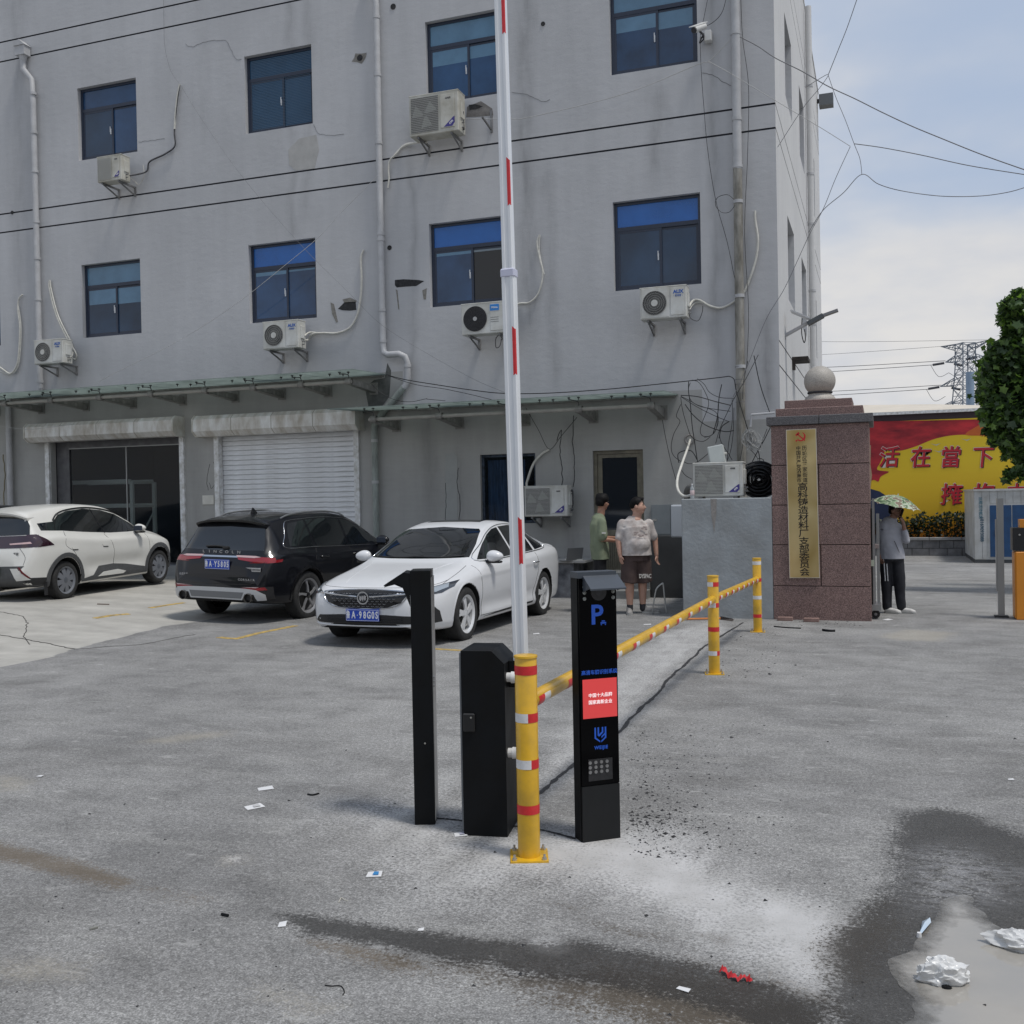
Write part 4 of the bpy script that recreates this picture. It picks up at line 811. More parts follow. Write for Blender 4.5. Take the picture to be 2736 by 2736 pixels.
hose(a4, [(-7.9, YF + .3, 8.42), pw(1085, 385, Yh), pw(1060, 410, Yh), pw(1042, 428, Yh), pw(1038, 450, Yh), pw(1039, 480, Yh), pw(1036, 502, Yh)], .017, foam); hose(a4, [(-8.0, YF + .3, 8.45), pw(1080, 390, Yh), pw(1050, 420, Yh)], .02, foam)
hose(a4, [(-7.12, YF + .2, 8.85), pw(1238, 320, YF + .25), pw(1240, 345, YF + .25), (-7.12, YF + .2, 8.55)], .014, foamd)
a5 = ac('white unit with round black grille and blue badge behind the raised boom arm', -7.16, YF, 4.72, .86, .56, .29, 'midea')
hose(a5, [pw(1442, 627, Yh), pw(1435, 650, Yh), pw(1442, 690, Yh), pw(1450, 730, Yh), pw(1440, 780, Yh), pw(1415, 808, Yh), pw(1380, 815, Yh), (-6.3, YF + .2, 4.9)], .017, foam); hose(a5, [pw(1443, 628, Yh), pw(1440, 660, Yh), pw(1446, 700, Yh), pw(1454, 733, Yh)], .01, foam); hose(a5, [(-6.5, YF + .2, 4.72), pw(1325, 905, YF + .2), pw(1325, 928, YF + .2), pw(1335, 925, YF + .2), pw(1340, 905, YF + .2)], .007, foamd)
a6 = ac('white unit with blue lettering under the right hand window of the middle floor', -3.85, YF, 4.745, .80, .54, .29, 'aux')
hose(a6, [pw(2017, 563, Yh), pw(2018, 590, Yh), pw(2025, 640, Yh), pw(2020, 690, Yh), pw(2005, 740, Yh), pw(1985, 785, Yh), pw(1955, 810, Yh), pw(1925, 823, Yh), pw(1895, 817, Yh), pw(1870, 803, Yh), pw(1852, 803, Yh), (-3.04, YF + .2, 4.95)], .021, foam); hose(a6, [pw(1900, 818, Yh), pw(1870, 808, Yh), pw(1850, 815, Yh), (-3.04, YF + .2, 4.88)], .015, foam); hose(a6, [(-3.04, YF + .2, 4.85), pw(1845, 850, YF + .25), pw(1865, 857, YF + .25), pw(1876, 835, YF + .25), pw(1878, 817, YF + .25)], .006, foamd)
a7 = ac('white unit with wire grille low beside the curtained window', -6.01, YF, 1.40, .80, .54, .31, 'gree')
hose(a7, [pw(1468, 1201, Yh), pw(1445, 1215, Yh), pw(1425, 1240, Yh), pw(1412, 1275, Yh), pw(1408, 1300, Yh), (-5.9, YF + .3, 1.8)], .023, foam); hose(a7, [(-5.2, YF + .2, 1.8), pw(1525, 1320, YF + .3), pw(1530, 1345, YF + .3), pw(1520, 1370, YF + .3), (-5.2, YF + .2, 1.5)], .022, foamd)
hose(a7, [(-5.2, YF + .25, 1.86), pw(1528, 1330, YF + .33), pw(1526, 1360, YF + .33), (-5.2, YF + .25, 1.52)], .03, foamd)
lh = thing('hose', 'pale wrapped hose hanging from a wall hole above the far left canopy', 'hose', onY(58, 790, Yh)); hose(lh, [pw(60, 787, Yh), pw(50, 800, Yh), pw(48, 830, Yh), pw(53, 870, Yh), pw(51, 930, Yh), pw(45, 975, Yh), pw(28, 998, Yh), pw(5, 985, Yh), pw(-30, 960, Yh)], .019, foam, 'hose_tube'); hose(lh, [pw(48, 815, Yh), pw(56, 870, Yh), pw(54, 940, Yh), pw(46, 985, Yh), pw(25, 1000, Yh), pw(0, 992, Yh)], .012, foam, 'hose_tube')
lb = thing('wall_bracket', 'leftover steel bracket on the wall beside the raised boom arm', 'bracket', onY(1313, 320, D)); o = V(lb.location)
q = MB(); q.T = Matrix.Translation(-o); a = onY(1313, 295, D); b = onY(1313, 355, D); q.box((a.x - .02, D - .03, b.z), (a.x + .02, D - .002, a.z)); q.build('upright', br_m, lb); q = MB(); q.T = Matrix.Translation(-o); q.tube([(b.x, D - .03, b.z + .06), onY(1288, 312, D - .42)], .02, 4); q.build('strut', br_m, lb)
# ------------------------------------------------------------------ barrier equipment in front
yel = mat('yellow_powder_coat', (.70, .40, .012), .32, var=.10, scale=5, coat=.25, dirt=(.5, .30, .03)); red = mat('red_reflective', (.60, .025, .03), .35, var=.1, scale=40); wht = mat('white_reflective', (.68, .68, .68), .4, var=.1, scale=40)
bolt_m = mat('zinc_bolt', (.5, .49, .46), .35, .8); blk = mat('black_powder_coat', (.0065, .0075, .009), .48, var=.4, scale=5, spec=.14, dirt=(.012, .012, .012)); blk2 = mat('black_gloss_panel', (.0015, .0015, .002), .14, spec=.1); stl = mat('stainless_steel', (.36, .36, .36), .28, .9, var=.15, scale=3, stretch=(1, 1, .2)); gun = mat('gunmetal_coat', (.05, .06, .075), .4, var=.1)
def bollard(lab, x, y, h, bands, plate=True, rz=.4):
    t = thing('bollard', lab, 'bollard', (x, y, 0), rz, 'yellow bollards along the seam'); r = .053
    q = MB(); q.lathe([(r, .008), (r, h - .012), (r - .004, h - .006)], n=40); q.build('post', yel, t, sh=40)
    MB().lathe([(.0001, h), (r * .8, h), (r + .003, h - .003), (r + .004, h - .012), (r, h - .014)], n=40).build('cap', yel, t, sh=30)
    for (z, a0, split, sw) in bands:      # height, angle where red starts, red share
        for m, b0, b1 in ((red, a0, a0 + 2 * math.pi * split), (wht, a0 + 2 * math.pi * split, a0 + 2 * math.pi)):
            if b1 - b0 < .05: continue
            n = max(3, int((b1 - b0) * 8)); R_ = r + .0012; vs = []
            for zz in (z - .0215, z + .0215):
                for i in range(n + 1): a_ = b0 + (b1 - b0) * i / n; vs.append((R_ * math.cos(a_), R_ * math.sin(a_), zz))
            o = MB().add(vs, [(i, i + 1, n + 2 + i, n + 1 + i) for i in range(n)]).build('reflective_band', m, t, sh=60)
    if plate:
        MB().box((-.09, -.09, 0), (.09, .09, .008)).build('base_plate', yel, t)
        for sx in (-1, 1):
            for sy in (-1, 1):
                q = MB(); q.cyl((sx * .07, sy * .07, .008), (sx * .07, sy * .07, .034), .006, .006, 8); q.cyl((sx * .07, sy * .07, .008), (sx * .07, sy * .07, .018), .012, .012, 6); q.build('anchor_bolt', bolt_m, t)
    return t
vd = math.atan2(-4.6, 1.58)          # direction from the bollard to the eye
def bd(lst, rz): return [(z, vd - rz + a, s, 0) for z, a, s in lst]
bollard('nearest yellow bollard, bolted down in front of the black barrier cabinet', -1.603, 4.63, .965, bd([(.895, -1.6, .75), (.67, .12, .4), (.45, .35, .4), (.235, -2.0, .82)], .35), rz=.35)
vd = math.atan2(-9.95, 1.53)
bollard('middle yellow bollard halfway along the striped rail', -1.53, 9.95, .945, bd([(.86, .0, .4), (.66, .45, .4), (.43, -1.7, .72), (.2, .55, .4)], .2), rz=.2)
vd = math.atan2(-13.15, 1.47)
bollard('farthest yellow bollard, beside the grey block wall and the granite pillar', -1.475, 13.15, .925, bd([(.86, 1.6, .3), (.65, -1.5, .6), (.43, 1.8, .3), (.2, -2.6, .6)], .1), rz=.1)
def rail(lab, p0, p1, n, ph):
    p0, p1 = V(p0), V(p1); t = thing('barrier_rail', lab, 'rail', p0, 0, 'yellow striped rails between bollards'); d = p1 - p0; L = d.length; d.normalize(); r = .0385
    q = MB(); q.cyl((0, 0, 0), d * L, r, r, 32); q.build('tube', yel, t, sh=40)
    side = d.cross(V((0, 0, 1))).normalized(); up = side.cross(d)
    for k in range(n):
        s = L * (k + ph) / n
        for m, a, b in ((red, 0, .085), (wht, .085, .175)):
            if s + b > L: continue
            vs = []; nn = 8
            for e in (a, b):
                for i in range(nn + 1):
                    th = -1.05 + 1.5 * i / nn; vs.append(d * (s + e) + (side * math.cos(th) + up * math.sin(th)) * (r + .0012))
            MB().add(vs, [(i, i + 1, nn + 2 + i, nn + 1 + i) for i in range(nn)]).build('reflective_sticker', m, t, sh=60)
rail('near yellow rail with red and white stickers, from the nearest to the middle bollard', (-1.603, 4.69, .735), (-1.53, 9.895, .715), 11, .05)
rail('far yellow rail with red and white stickers, ending at the bollard by the pillar', (-1.53, 10.0, .715), (-1.478, 13.1, .655), 8, .25)

# raised boom arm
alu_w = mat('white_painted_aluminium', (.74, .76, .78), .35, var=.05, scale=3, coat=.2)
bt = thing('boom_arm', 'tall white raised barrier arm with red stickers behind the nearest bollard', 'barrier arm', (-1.787, 5.0, 0))
def boom(z0, z1, w0, w1, nm):
    q = MB(); prof = [(-.5, -.28), (-.42, -.42), (-.2, -.42), (-.16, -.36), (.16, -.36), (.2, -.42), (.42, -.42), (.5, -.28), (.5, .28), (.42, .42), (-.42, .42), (-.5, .28)]
    n = len(prof); vs = [(x * w, y * w, z) for z, w in ((z0, w0), (z1, w1)) for x, y in prof]
    return q.add(vs, [(i, (i + 1) % n, n + (i + 1) % n, n + i) for i in range(n)] + [tuple(range(n)), tuple(range(n, 2 * n))]).build(nm, alu_w, bt, sh=20)
BX, BT = onY(1397, 1745, 5.0), onY(1343, 0, 5.0); bt.location.x = BX.x; bt.rotation_euler = (0, math.atan((BT.x - BX.x) / (BT.z - BX.z)), 0)
zb_ = lambda py: onY(1370, py, 5.0).z
boom(.80, 2.86, .070, .070, 'lower_section'); boom(2.84, 5.2, .060, .056, 'upper_section')
q = MB(); q.box((-.038, -.032, 2.84), (.038, .032, 2.885), 0, .006); q.build('joint_collar', mat('violet_white_plastic', (.55, .56, .68), .4), bt)
for z0, z1, w in ((zb_(1508), zb_(1388), .070), (zb_(1005), zb_(881), .070), (zb_(552), zb_(429), .0595), (zb_(92), zb_(-40), .058)):
    MB().add([(w * .43 - .012, -w * .42 - .0012, z0), (w * .43 + .002, -w * .42 - .0012, z0 + .01), (w * .43 + .002, -w * .42 - .0012, z1), (w * .43 - .012, -w * .42 - .0012, z1 + .014)], [(0, 1, 2, 3)]).build('red_sticker', red, bt)
    MB().add([(w * .44, -w * .40, z0 + .004), (w * .503, -w * .28, z0 + .004), (w * .503, -w * .28, z1), (w * .44, -w * .40, z1)], [(0, 1, 2, 3)]).build('red_sticker', red, bt)

# barrier cabinet
ct = thing('barrier_cabinet', 'black barrier motor cabinet with a chamfered top left of the nearest bollard', 'cabinet', (-2.022, 4.832, 0), math.radians(8.7))
q = MB(); pf = [(0, 0, 0), (.226, 0, 0), (.226, 0, .875), (.160, 0, .94), (0, 0, .94)]; q.prism(pf, (0, .30, 0)); q.build('housing', blk, ct)
MB().box((-.016, .03, .0), (-.001, .29, .925)).build('side_door', mat('silver_grey_coat', (.2, .21, .22), .4), ct)
MB().box((.008, -.016, .53), (.07, -.001, .625), 0, .006).build('lock_box', mat('black_plastic', (.01, .01, .011), .5), ct)
MB().cyl((.052, -.018, .605), (.052, -.016, .605), .005, .005, 10).build('keyhole', bolt_m, ct)
for z in (.80, .415): q = MB(); q.cyl((.227, .055, z), (.250, .055, z), .024, .024, 20); q.cyl((.250, .055, z), (.275, .055, z), .030, .028, 20); q.build('buffer_knob', mat('white_nylon', (.66, .66, .65), .4), ct)
q = MB(); q.box((.226, .10, .74), (.33, .24, .88), 0, .004); q.build('arm_bracket', blk, ct)

# display kiosk, front
kt = thing('display_kiosk', 'black camera kiosk with a blue P and a red display, right of the nearest bollard', 'kiosk', (-1.411, 4.893, 0), math.radians(39))
W_ = .203; Hk = 1.338
MB().box((-.004, .012, 0), (W_ + .001, .092, Hk - .002)).build('housing', blk, kt)
q = MB(); q.prism([(0, .012, 0), (.012, 0, 0), (.012, 0, Hk), (0, .012, Hk)], (0, 0, 0), closed_ends=False); q = MB(); q.box((0, 0, .279), (W_, .0118, Hk - .03)); q.build('glass_front', blk2, kt)
MB().box((0, -.001, 0), (W_, .0117, .275)).build('lower_panel', mat('black_satin_panel', (.010, .011, .012), .5, var=.2, spec=.3), kt)
MB().box((-.006, -.004, Hk - .03), (W_ + .001, .094, Hk)).build('top_cap', gun, kt)
q = MB(); q.prism([(0.02, 0, 1.285), (.02, -.105, 1.262), (.02, -.105, 1.268), (.02, 0, 1.318)], (W_ + .0, 0, 0)); 
q = MB(); q.prism([(.022, .0, 1.322), (.022, -.10, 1.262), (.022, -.10, 1.254), (.022, 0, 1.312)], (.19, 0, 0)); q.prism([(.022, 0, 1.312), (.022, -.085, 1.262), (.022, 0, 1.24)], (.005, 0, 0)); q.prism([(.207, 0, 1.312), (.207, -.085, 1.262), (.207, 0, 1.24)], (.005, 0, 0)); q.build('visor', gun, kt)
q = MB(); q.cyl((.108, -.0015, 1.236), (.108, .0, 1.236), .042, .042, 40); lens = q.build('lens_window', mat('smoked_lens', (.022, .022, .024), .15), kt)
MB().cyl((.108, -.0025, 1.236), (.108, -.0016, 1.236), .018, .018, 24).build('lens', mat('lens_glass', (.03, .03, .035), .05), lens)
led = mat('led_lens', (.28, .29, .27), .2)
for x in (.03, .185):
    for z in (1.264, 1.236, 1.206): q = MB(); q.cyl((x, -.004, z), (x, .0, z), .009, .009, 14); q.ball((x, -.004, z), .0055, 10); q.build('led_lamp', led, kt)
bp_ = mat('blue_print_glow', (.012, .075, .42), .4, emis=.25)  # printed marks, given a slight glow of their own
X_, Z_ = (1, 0, 0), (0, 0, 1); yy = -.0012
text('P', .135, bp_, kt, (.095, yy, 1.12), X_, Z_, 'letter_P', .0006, .003)
q = MB(); q.box((.115, yy, 1.078), (.145, yy + .001, 1.086)); q.box((.121, yy, 1.088), (.139, yy + .001, 1.094)); q.box((.116, yy, 1.071), (.122, yy + .001, 1.076)); q.box((.138, yy, 1.071), (.144, yy + .001, 1.076)); q.build('car_symbol', bp_, kt)
text('高清车牌识别系统', .0245, bp_, kt, (.104, yy, .838), X_, Z_, 'lettering', .0006, .0004)
led_r = mat('lit_red_display', (.55, .045, .045), .5, emis=.5)
MB().box((.012, -.0015, .612), (W_ - .006, 0, .806)).build('display_screen', led_r, kt)
lw = mat('lit_white_text', (.8, .75, .75), .5, emis=.55)
text('中国十大品牌', .0215, lw, kt, (.106, -.003, .724), X_, Z_, 'display_text', .0005, .0003); text('国家高新企业', .0215, lw, kt, (.106, -.003, .690), X_, Z_, 'display_text', .0005, .0003)
q = MB(); c = V((.106, yy, .527)); s_ = .00042
for poly in ([(-78, 88), (-60, 88), (-60, -30), (-10, -72), (-10, -92), (-78, -40)], [(-40, 88), (-22, 88), (-22, 5), (12, 36), (12, 88), (30, 88), (30, 24), (-22, -22), (-40, -8)], [(48, 88), (66, 88), (66, -40), (4, -92), (4, -72), (48, -32), (48, -5), (6, -42), (6, -20), (48, 18)]):
    q.prism([c + V((x * s_ * 1.05, 0, z * s_)) for x, z in poly], (0, .001, 0))
q.build('maker_emblem', bp_, kt); text('WEIJIE', .0235, bp_, kt, (.106, yy, .463), X_, Z_, 'maker_lettering', .0006, .0006, sp=1.12)
pad = MB().box((.036, -.0012, .300), (.166, 0, .408)).build('keypad', mat('scratched_black', (.018, .018, .02), .3, var=.5, scale=40), kt)
for i in range(4):
    for j in range(3): x, z = .044 + i * .0305, .392 - j * .0235; MB().cyl((x, -.005, z), (x, -.0012, z), .0085, .0085, 16).build('key', stl, pad)
# kiosk seen from the side, left
lt = thing('display_kiosk', 'black kiosk seen from its narrow side, leftmost in front of the white sedan', 'kiosk', (-2.336, 4.915, 0), math.radians(20))
MB().box((0, 0, 0), (.108, .10, 1.338)).build('housing', blk, lt)
MB().box((.1085, .004, .02), (.112, .20, 1.30)).build('side_strip', stl, lt)
MB().box((0, .1005, 0), (.108, .205, 1.338)).build('rear_housing', blk2, lt)
q = MB(); q.prism([(-.001, .0, 1.32), (-.035, 0, 1.325), (-.132, 0, 1.265), (-.136, 0, 1.255), (-.065, 0, 1.272), (-.04, 0, 1.25), (-.02, 0, 1.20), (-.001, 0, 1.15)], (0, .006, 0)); q.prism([(-.001, .0, 1.326), (-.035, 0, 1.331), (-.138, 0, 1.266), (-.138, 0, 1.26), (-.035, 0, 1.324), (-.001, 0, 1.319)], (0, .20, 0)); q.prism([(-.001, .2, 1.32), (-.035, .2, 1.325), (-.13, .2, 1.264), (-.03, .2, 1.22), (-.001, .2, 1.15)], (0, .005, 0)); q.build('visor', blk, lt)
q = MB()
for i in range(5):
    for j in range(5 - abs(i - 2)): q.cyl((.05 + (i - 2) * .006, -.001, .755 + (j - 2) * .008), (.05 + (i - 2) * .006, 0, .755 + (j - 2) * .008), .0018, .0018, 6)
q.build('speaker_holes', mat('hole_black', (0, 0, 0), .9), lt); MB().cyl((.062, -.002, .43), (.062, 0, .43), .005, .005, 10).build('screw', bolt_m, lt)
for z in (.775, .753, .73): MB().cyl((.112, .03, z), (.117, .03, z), .009, .009, 12).build('button', stl, lt)

# ------------------------------------------------------------------ granite gate pillar
def granite(name, c1, c2, sc=90, c0=(.055, .042, .042)):
    m = bpy.data.materials.new(name); n, l, b = nodes_of(m); tc = n.new('ShaderNodeTexCoord')
    v = N(n, 'ShaderNodeTexNoise', Scale=sc, Detail=3., Roughness=.75); l.new(tc.outputs['Object'], v.inputs['Vector']); v2 = N(n, 'ShaderNodeTexNoise', Scale=1.2, Detail=5.); l.new(tc.outputs['Object'], v2.inputs['Vector'])
    r = n.new('ShaderNodeValToRGB'); e = r.color_ramp.elements; e.new(.5); e[0].position = .36; e[1].position = .5; e[2].position = .64
    e[0].color = (*c0, 1); e[1].color = (*c1, 1); e[2].color = (*c2, 1); l.new(v.outputs[0], r.inputs[0])
    mm = n.new('ShaderNodeMixRGB'); mm.blend_type = 'MULTIPLY'; mm.inputs[0].default_value = .6; l.new(r.outputs[0], mm.inputs[1]); r2 = n.new('ShaderNodeValToRGB'); r2.color_ramp.elements[0].position = .3; r2.color_ramp.elements[0].color = (.6, .6, .6, 1); r2.color_ramp.elements[1].position = .7; l.new(v2.outputs[0], r2.inputs[0]); l.new(r2.outputs[0], mm.inputs[2])
    l.new(mm.outputs[0], b.inputs['Base Color']); b.inputs['Roughness'].default_value = .55
    bp = N(n, 'ShaderNodeBump', Strength=.3, Distance=.006); l.new(v.outputs[0], bp.inputs['Height']); l.new(bp.outputs[0], b.inputs['Normal']); return m
gr_p = granite('pink_granite', (.215, .13, .115), (.37, .255, .225)); gr_d = granite('dark_granite', (.10, .10, .105), (.19, .185, .19)); gr_l = granite('speckled_pale_granite', (.40, .37, .33), (.50, .47, .42), 90, (.28, .26, .23))
px0, px1, py0, py1 = -1.407, -.142, 14.5, 15.75
pt = thing('gate_pillar', 'pink granite gate pillar with dark cap and stone ball', 'pillar', ((px0 + px1) / 2, (py0 + py1) / 2, 0)); po = V(pt.location)
def pb(a, b, nm, m, c=.006):
    q = MB(); q.T = Matrix.Translation(-po); q.box(a, b, 0, c); return q.build(nm, m, pt)
pb((px0 + .03, py0 + .03, -.1), (px1 - .03, py1 - .03, 2.64), 'core', mat('dark_mortar', (.05, .04, .04), .9), 0)
rows = [(-.1, .456, None), (.466, 1.016, -.778), (1.026, 1.559, None), (1.569, 2.102, -.79), (2.112, 2.646, None)]
for z0, z1, jx in rows:
    fr = [(px0, px1)] if jx is None else [(px0, jx - .006), (jx + .006, px1)]
    for a, b in fr: pb((a, py0, z0), (b, py0 + .028, z1), 'granite_block', gr_p, .003)
    for X in ((px0, px0 + .028), (px1 - .028, px1)): pb((X[0], py0 + .031, z0), (X[1], py1, z1), 'granite_block', gr_p, .003)
pb((px0 - .055, py0 - .055, 2.65), (-.775 - .003, py1 + .055, 2.768), 'cap_stone', gr_d); pb((-.775 + .003, py0 - .055, 2.65), (px1 + .055, py1 + .055, 2.768), 'cap_stone', gr_d)
pb((px0 + .06, py0 + .06, 2.769), (px1 - .07, py1 - .06, 2.882), 'step_stone', gr_p); pb((px0 + .17, py0 + .17, 2.883), (px1 - .21, py1 - .17, 2.998), 'step_stone', gr_p)
q = MB(); q.lathe([(.0001, .12), (.15, .115), (.165, .085), (.19, .075), (.215, .03), (.215, 0)], n=40); q.build('ball_foot', gr_l, pt, sh=40, loc=(-.79 - po.x, 15.13 - po.y, 2.999))
q = MB(); q.ball((0, 0, 0), .214, 48); q.build('stone_ball', gr_l, pt, sh=60, loc=(-.79 - po.x, 15.13 - po.y, 3.29))
q = MB(); q.lathe([(.168, 0), (.172, .012), (.168, .024)], n=32); q.build('ball_wire', ink, pt, loc=(-.79 - po.x, 15.13 - po.y, 3.115))
# brass name plate
brass = bpy.data.materials.new('brass'); n_, l_, b_ = nodes_of(brass); b_.inputs['Metallic'].default_value = 1; b_.inputs['Roughness'].default_value = .3
tcb = n_.new('ShaderNodeTexCoord'); nzb = N(n_, 'ShaderNodeTexNoise', Scale=1.6, Detail=1., Distortion=.6); l_.new(tcb.outputs['Object'], nzb.inputs['Vector'])
rb_ = n_.new('ShaderNodeValToRGB'); rb_.color_ramp.elements[0].position = .3; rb_.color_ramp.elements[0].color = (.50, .36, .14, 1); rb_.color_ramp.elements[1].position = .7; rb_.color_ramp.elements[1].color = (.80, .66, .36, 1); l_.new(nzb.outputs[0], rb_.inputs[0]); l_.new(rb_.outputs[0], b_.inputs['Base Color'])
nb2 = N(n_, 'ShaderNodeTexNoise', Scale=2.2, Detail=1.); l_.new(tcb.outputs['Object'], nb2.inputs['Vector']); bpb = N(n_, 'ShaderNodeBump', Strength=.25, Distance=.05); l_.new(nb2.outputs[0], bpb.inputs['Height']); l_.new(bpb.outputs[0], b_.inputs['Normal'])
st = thing('name_plate', 'tall brass name plate with red emblem and black characters on the granite pillar', 'sign', (-1.0, 14.497, 1.58)); st.rotation_euler = (0, math.radians(-.5), 0)
q = MB(); nx_, nz_ = 6, 30; 
for j in range(nz_ + 1):
    for i in range(nx_ + 1):
        u, v = i / nx_ * 2 - 1, j / nz_ * 2 - 1; q.v.append((u * .19, -.028 - .006 * (1 - u * u), v * 1.0))
for j in range(nz_):
    for i in range(nx_): k = j * (nx_ + 1) + i; q.f.append((k, k + 1, k + nx_ + 2, k + nx_ + 1)); q.m.append(0)
q.build('face', brass, st, sh=60)
q = MB(); q.box((-.197, -.03, -1.007), (-.19, 0, 1.007)); q.box((.19, -.03, -1.007), (.197, 0, 1.007)); q.box((-.19, -.03, 1.0), (.19, 0, 1.007)); q.box((-.19, -.03, -1.007), (.19, 0, -1.0)); q.build('edge', mat('pale_brass_edge', (.75, .7, .6), .3, .5), st)
ink2 = mat('black_enamel', (.008, .006, .006), .4); yy = -.0385
zt_ = lambda y: (946.5 - y) * .00131
for i, ch in enumerate('中国共产党济南市'): text(ch, .066, ink2, st, (-.040, yy, zt_(378 + 47.3 * i)), X_, Z_, 'character', .0015, .0006, sx=.95)
for i, ch in enumerate('历城区董家街道'): text(ch, .070, ink2, st, (.040, yy, zt_(378 + 55 * i)), X_, Z_, 'character', .0015, .0006, sx=.95)
for i, ch in enumerate('高科铸造材料厂支部委员会'): text(ch, .115, ink2, st, (.004, yy, zt_(778 + 80 * i)), X_, Z_, 'character', .0015, .0014, sx=1.2)
# emblem: sickle with hammer
em = mat('emblem_red', (.52, .015, .02), .4); q = MB(); c = V((-.003, yy, .905)); R_ = .062
arc = [( math.radians(a_), 1., ) for a_ in range(-140, 71, 10)]
outer = [(math.cos(a_) * R_, math.sin(a_) * R_) for a_, _ in arc]; inner = [(math.cos(a_) * R_ * .80 - .010 * (1 - abs(k / len(arc) * 2 - 1)) * 1.2 * (0 if k < 3 else 1), math.sin(a_) * R_ * .80 + .004) for k, (a_, _) in enumerate(arc)]
inner[-1] = outer[-1]
n = len(outer); q.add([c + V((x, 0, z)) for x, z in outer] + [c + V((x, 0, z)) for x, z in inner], [(i, i + 1, n + i + 1, n + i) for i in range(n - 1)])
def bar(x0, z0, x1, z1, w): 
    d = V((x1 - x0, 0, z1 - z0)).normalized(); nn = V((-d.z, 0, d.x)) * w / 2; a, b = c + V((x0, 0, z0)), c + V((x1, 0, z1)); q.prism([a - nn + V((0, -.0005, 0)), b - nn + V((0, -.0005, 0)), b + nn + V((0, -.0005, 0)), a + nn + V((0, -.0005, 0))], (0, .001, 0))
bar(-.045, .038, .052, -.055, .016); bar(-.064, .018, -.022, .056, .026); bar(-.052, -.042, -.066, -.060, .02); q.build('emblem', em, st)

# ------------------------------------------------------------------ plastered block wall with things on it
pls = mat('grey_plaster', (.30, .325, .34), .9, var=.12, scale=2.2, bump=.6, bscale=25, dirt=(.27, .28, .28))
bw = MB(); bw.box((-2.655, 14.5, -.1), (-1.41, 17.99, 1.672), 0, .012)
tag(bw.build('block_wall', pls), 'grey plastered block wall between the dark cabinet and the granite pillar', 'wall')
q = MB(); q.add([onY(x, y, 14.497) for x, y in [(1898, 1333), (1915, 1333), (1914, 1372), (1908, 1425), (1901, 1380)]], [(0, 1, 2, 3, 4)]); s_ = q.build('rust_streak', mat('rust_run', (.265, .25, .235), .95, var=.2, scale=30)); s_.parent = bpy.data.objects['block_wall']
a8 = ac('white unit with wire grille standing on the grey block wall', -2.52, 14.72, 1.70, .70, .475, .30, 'gree', ac_m, False)
hose(a8, [onY(1844, 1175, 17.95), onY(1838, 1195, 17.6), onY(1822, 1240, 16.2), onY(1810, 1280, 15.4), onY(1812, 1310, 15.1), onY(1830, 1326, 15.0), (-2.5, 14.95, 1.76)], .02, foam)
q = MB(); p = onY(1843, 1174, D); t = P_(MB().lathe([(.10, -.02), (.075, -.03), (.06, -.01)], (p.x, D, p.z), 'y', 20).build('hole_sleeve', mat('rough_cement', (.3, .29, .28), .9)))
jb = thing('junction_box', 'pale plastic junction box leaning on the wall behind the unit on the block wall', 'box', onY(1918, 1240, 15.06)); jb.rotation_euler = (math.radians(-8), math.radians(-10), 0)
MB().box((-.115, 0, 0), (.115, .10, .28), 0, .012).build('case', mat('aged_pale_plastic', (.42, .45, .44), .5, var=.1), jb); MB().box((-.10, -.006, .015), (.10, 0, .265), 0, .004).build('lid', mat('aged_pale_plastic', (.42, .45, .44), .5), jb); MB().cyl((.115, .05, .14), (.145, .05, .14), .02, .02, 10).build('gland', ac_m, jb)
cb = thing('cable_coil', 'thick black cable coil lying on the block wall beside the pillar', 'cable', onY(2030, 1300, 15.3)); q = MB()
for k in range(26):
    rr = .03 + .0105 * k; ph = rs.rand() * 6; q.tube([(math.cos(a_) * rr * (1 + .04 * math.sin(2 * a_ + ph)), -.10 + rs.rand() * .004 + .02 * (k % 5) + .02 * math.sin(3 * a_ + ph), math.sin(a_) * rr * .9) for a_ in [i * 6.283 / 26 for i in range(26)]], .011, 5, closed=True)
q.build('coil', mat('black_cable', (.008, .008, .009), .5), cb); cb.location.z = 1.66 + .27
bt_ = thing('water_bottle', 'small clear bottle with white label standing left of the unit on the block wall', 'bottle', (onY(1850, 1330, 14.72).x, 14.72, 1.672))
def bottle(t):
    g = bpy.data.materials.get('clear_plastic')
    if not g: g = mat('clear_plastic', (.62, .66, .68), .1); g.node_tree.nodes['Principled BSDF'].inputs['Alpha'].default_value = .45
    MB().lathe([(.001, 0), (.030, .002), (.032, .02), (.032, .135), (.028, .155), (.013, .185), (.013, .195)], n=20).build('bottle_body', g, t, sh=40); MB().lathe([(.0325, .05), (.0335, .052), (.0335, .118), (.0325, .12)], n=20).build('bottle_label', mat('label_pink_white', (.62, .50, .50), .5, var=.3, scale=60), t, sh=40); MB().cyl((0, 0, .195), (0, 0, .215), .015, .015, 14).build('cap', wht, t)
bottle(bt_)
dt = thing('ribbed_duct', 'short grey duct bend on the block wall behind the small bottle', 'pipe', (-2.72, 15.2, 1.672)); MB().tube(crom([(-.02, .3, 0.0), (0, .2, .10), (.06, .1, .16), (.16, 0, .16), (.26, -.05, .12)], 6), .06, 14).build('duct', mat('dull_grey_plastic', (.13, .13, .125), .6), dt, sh=50)
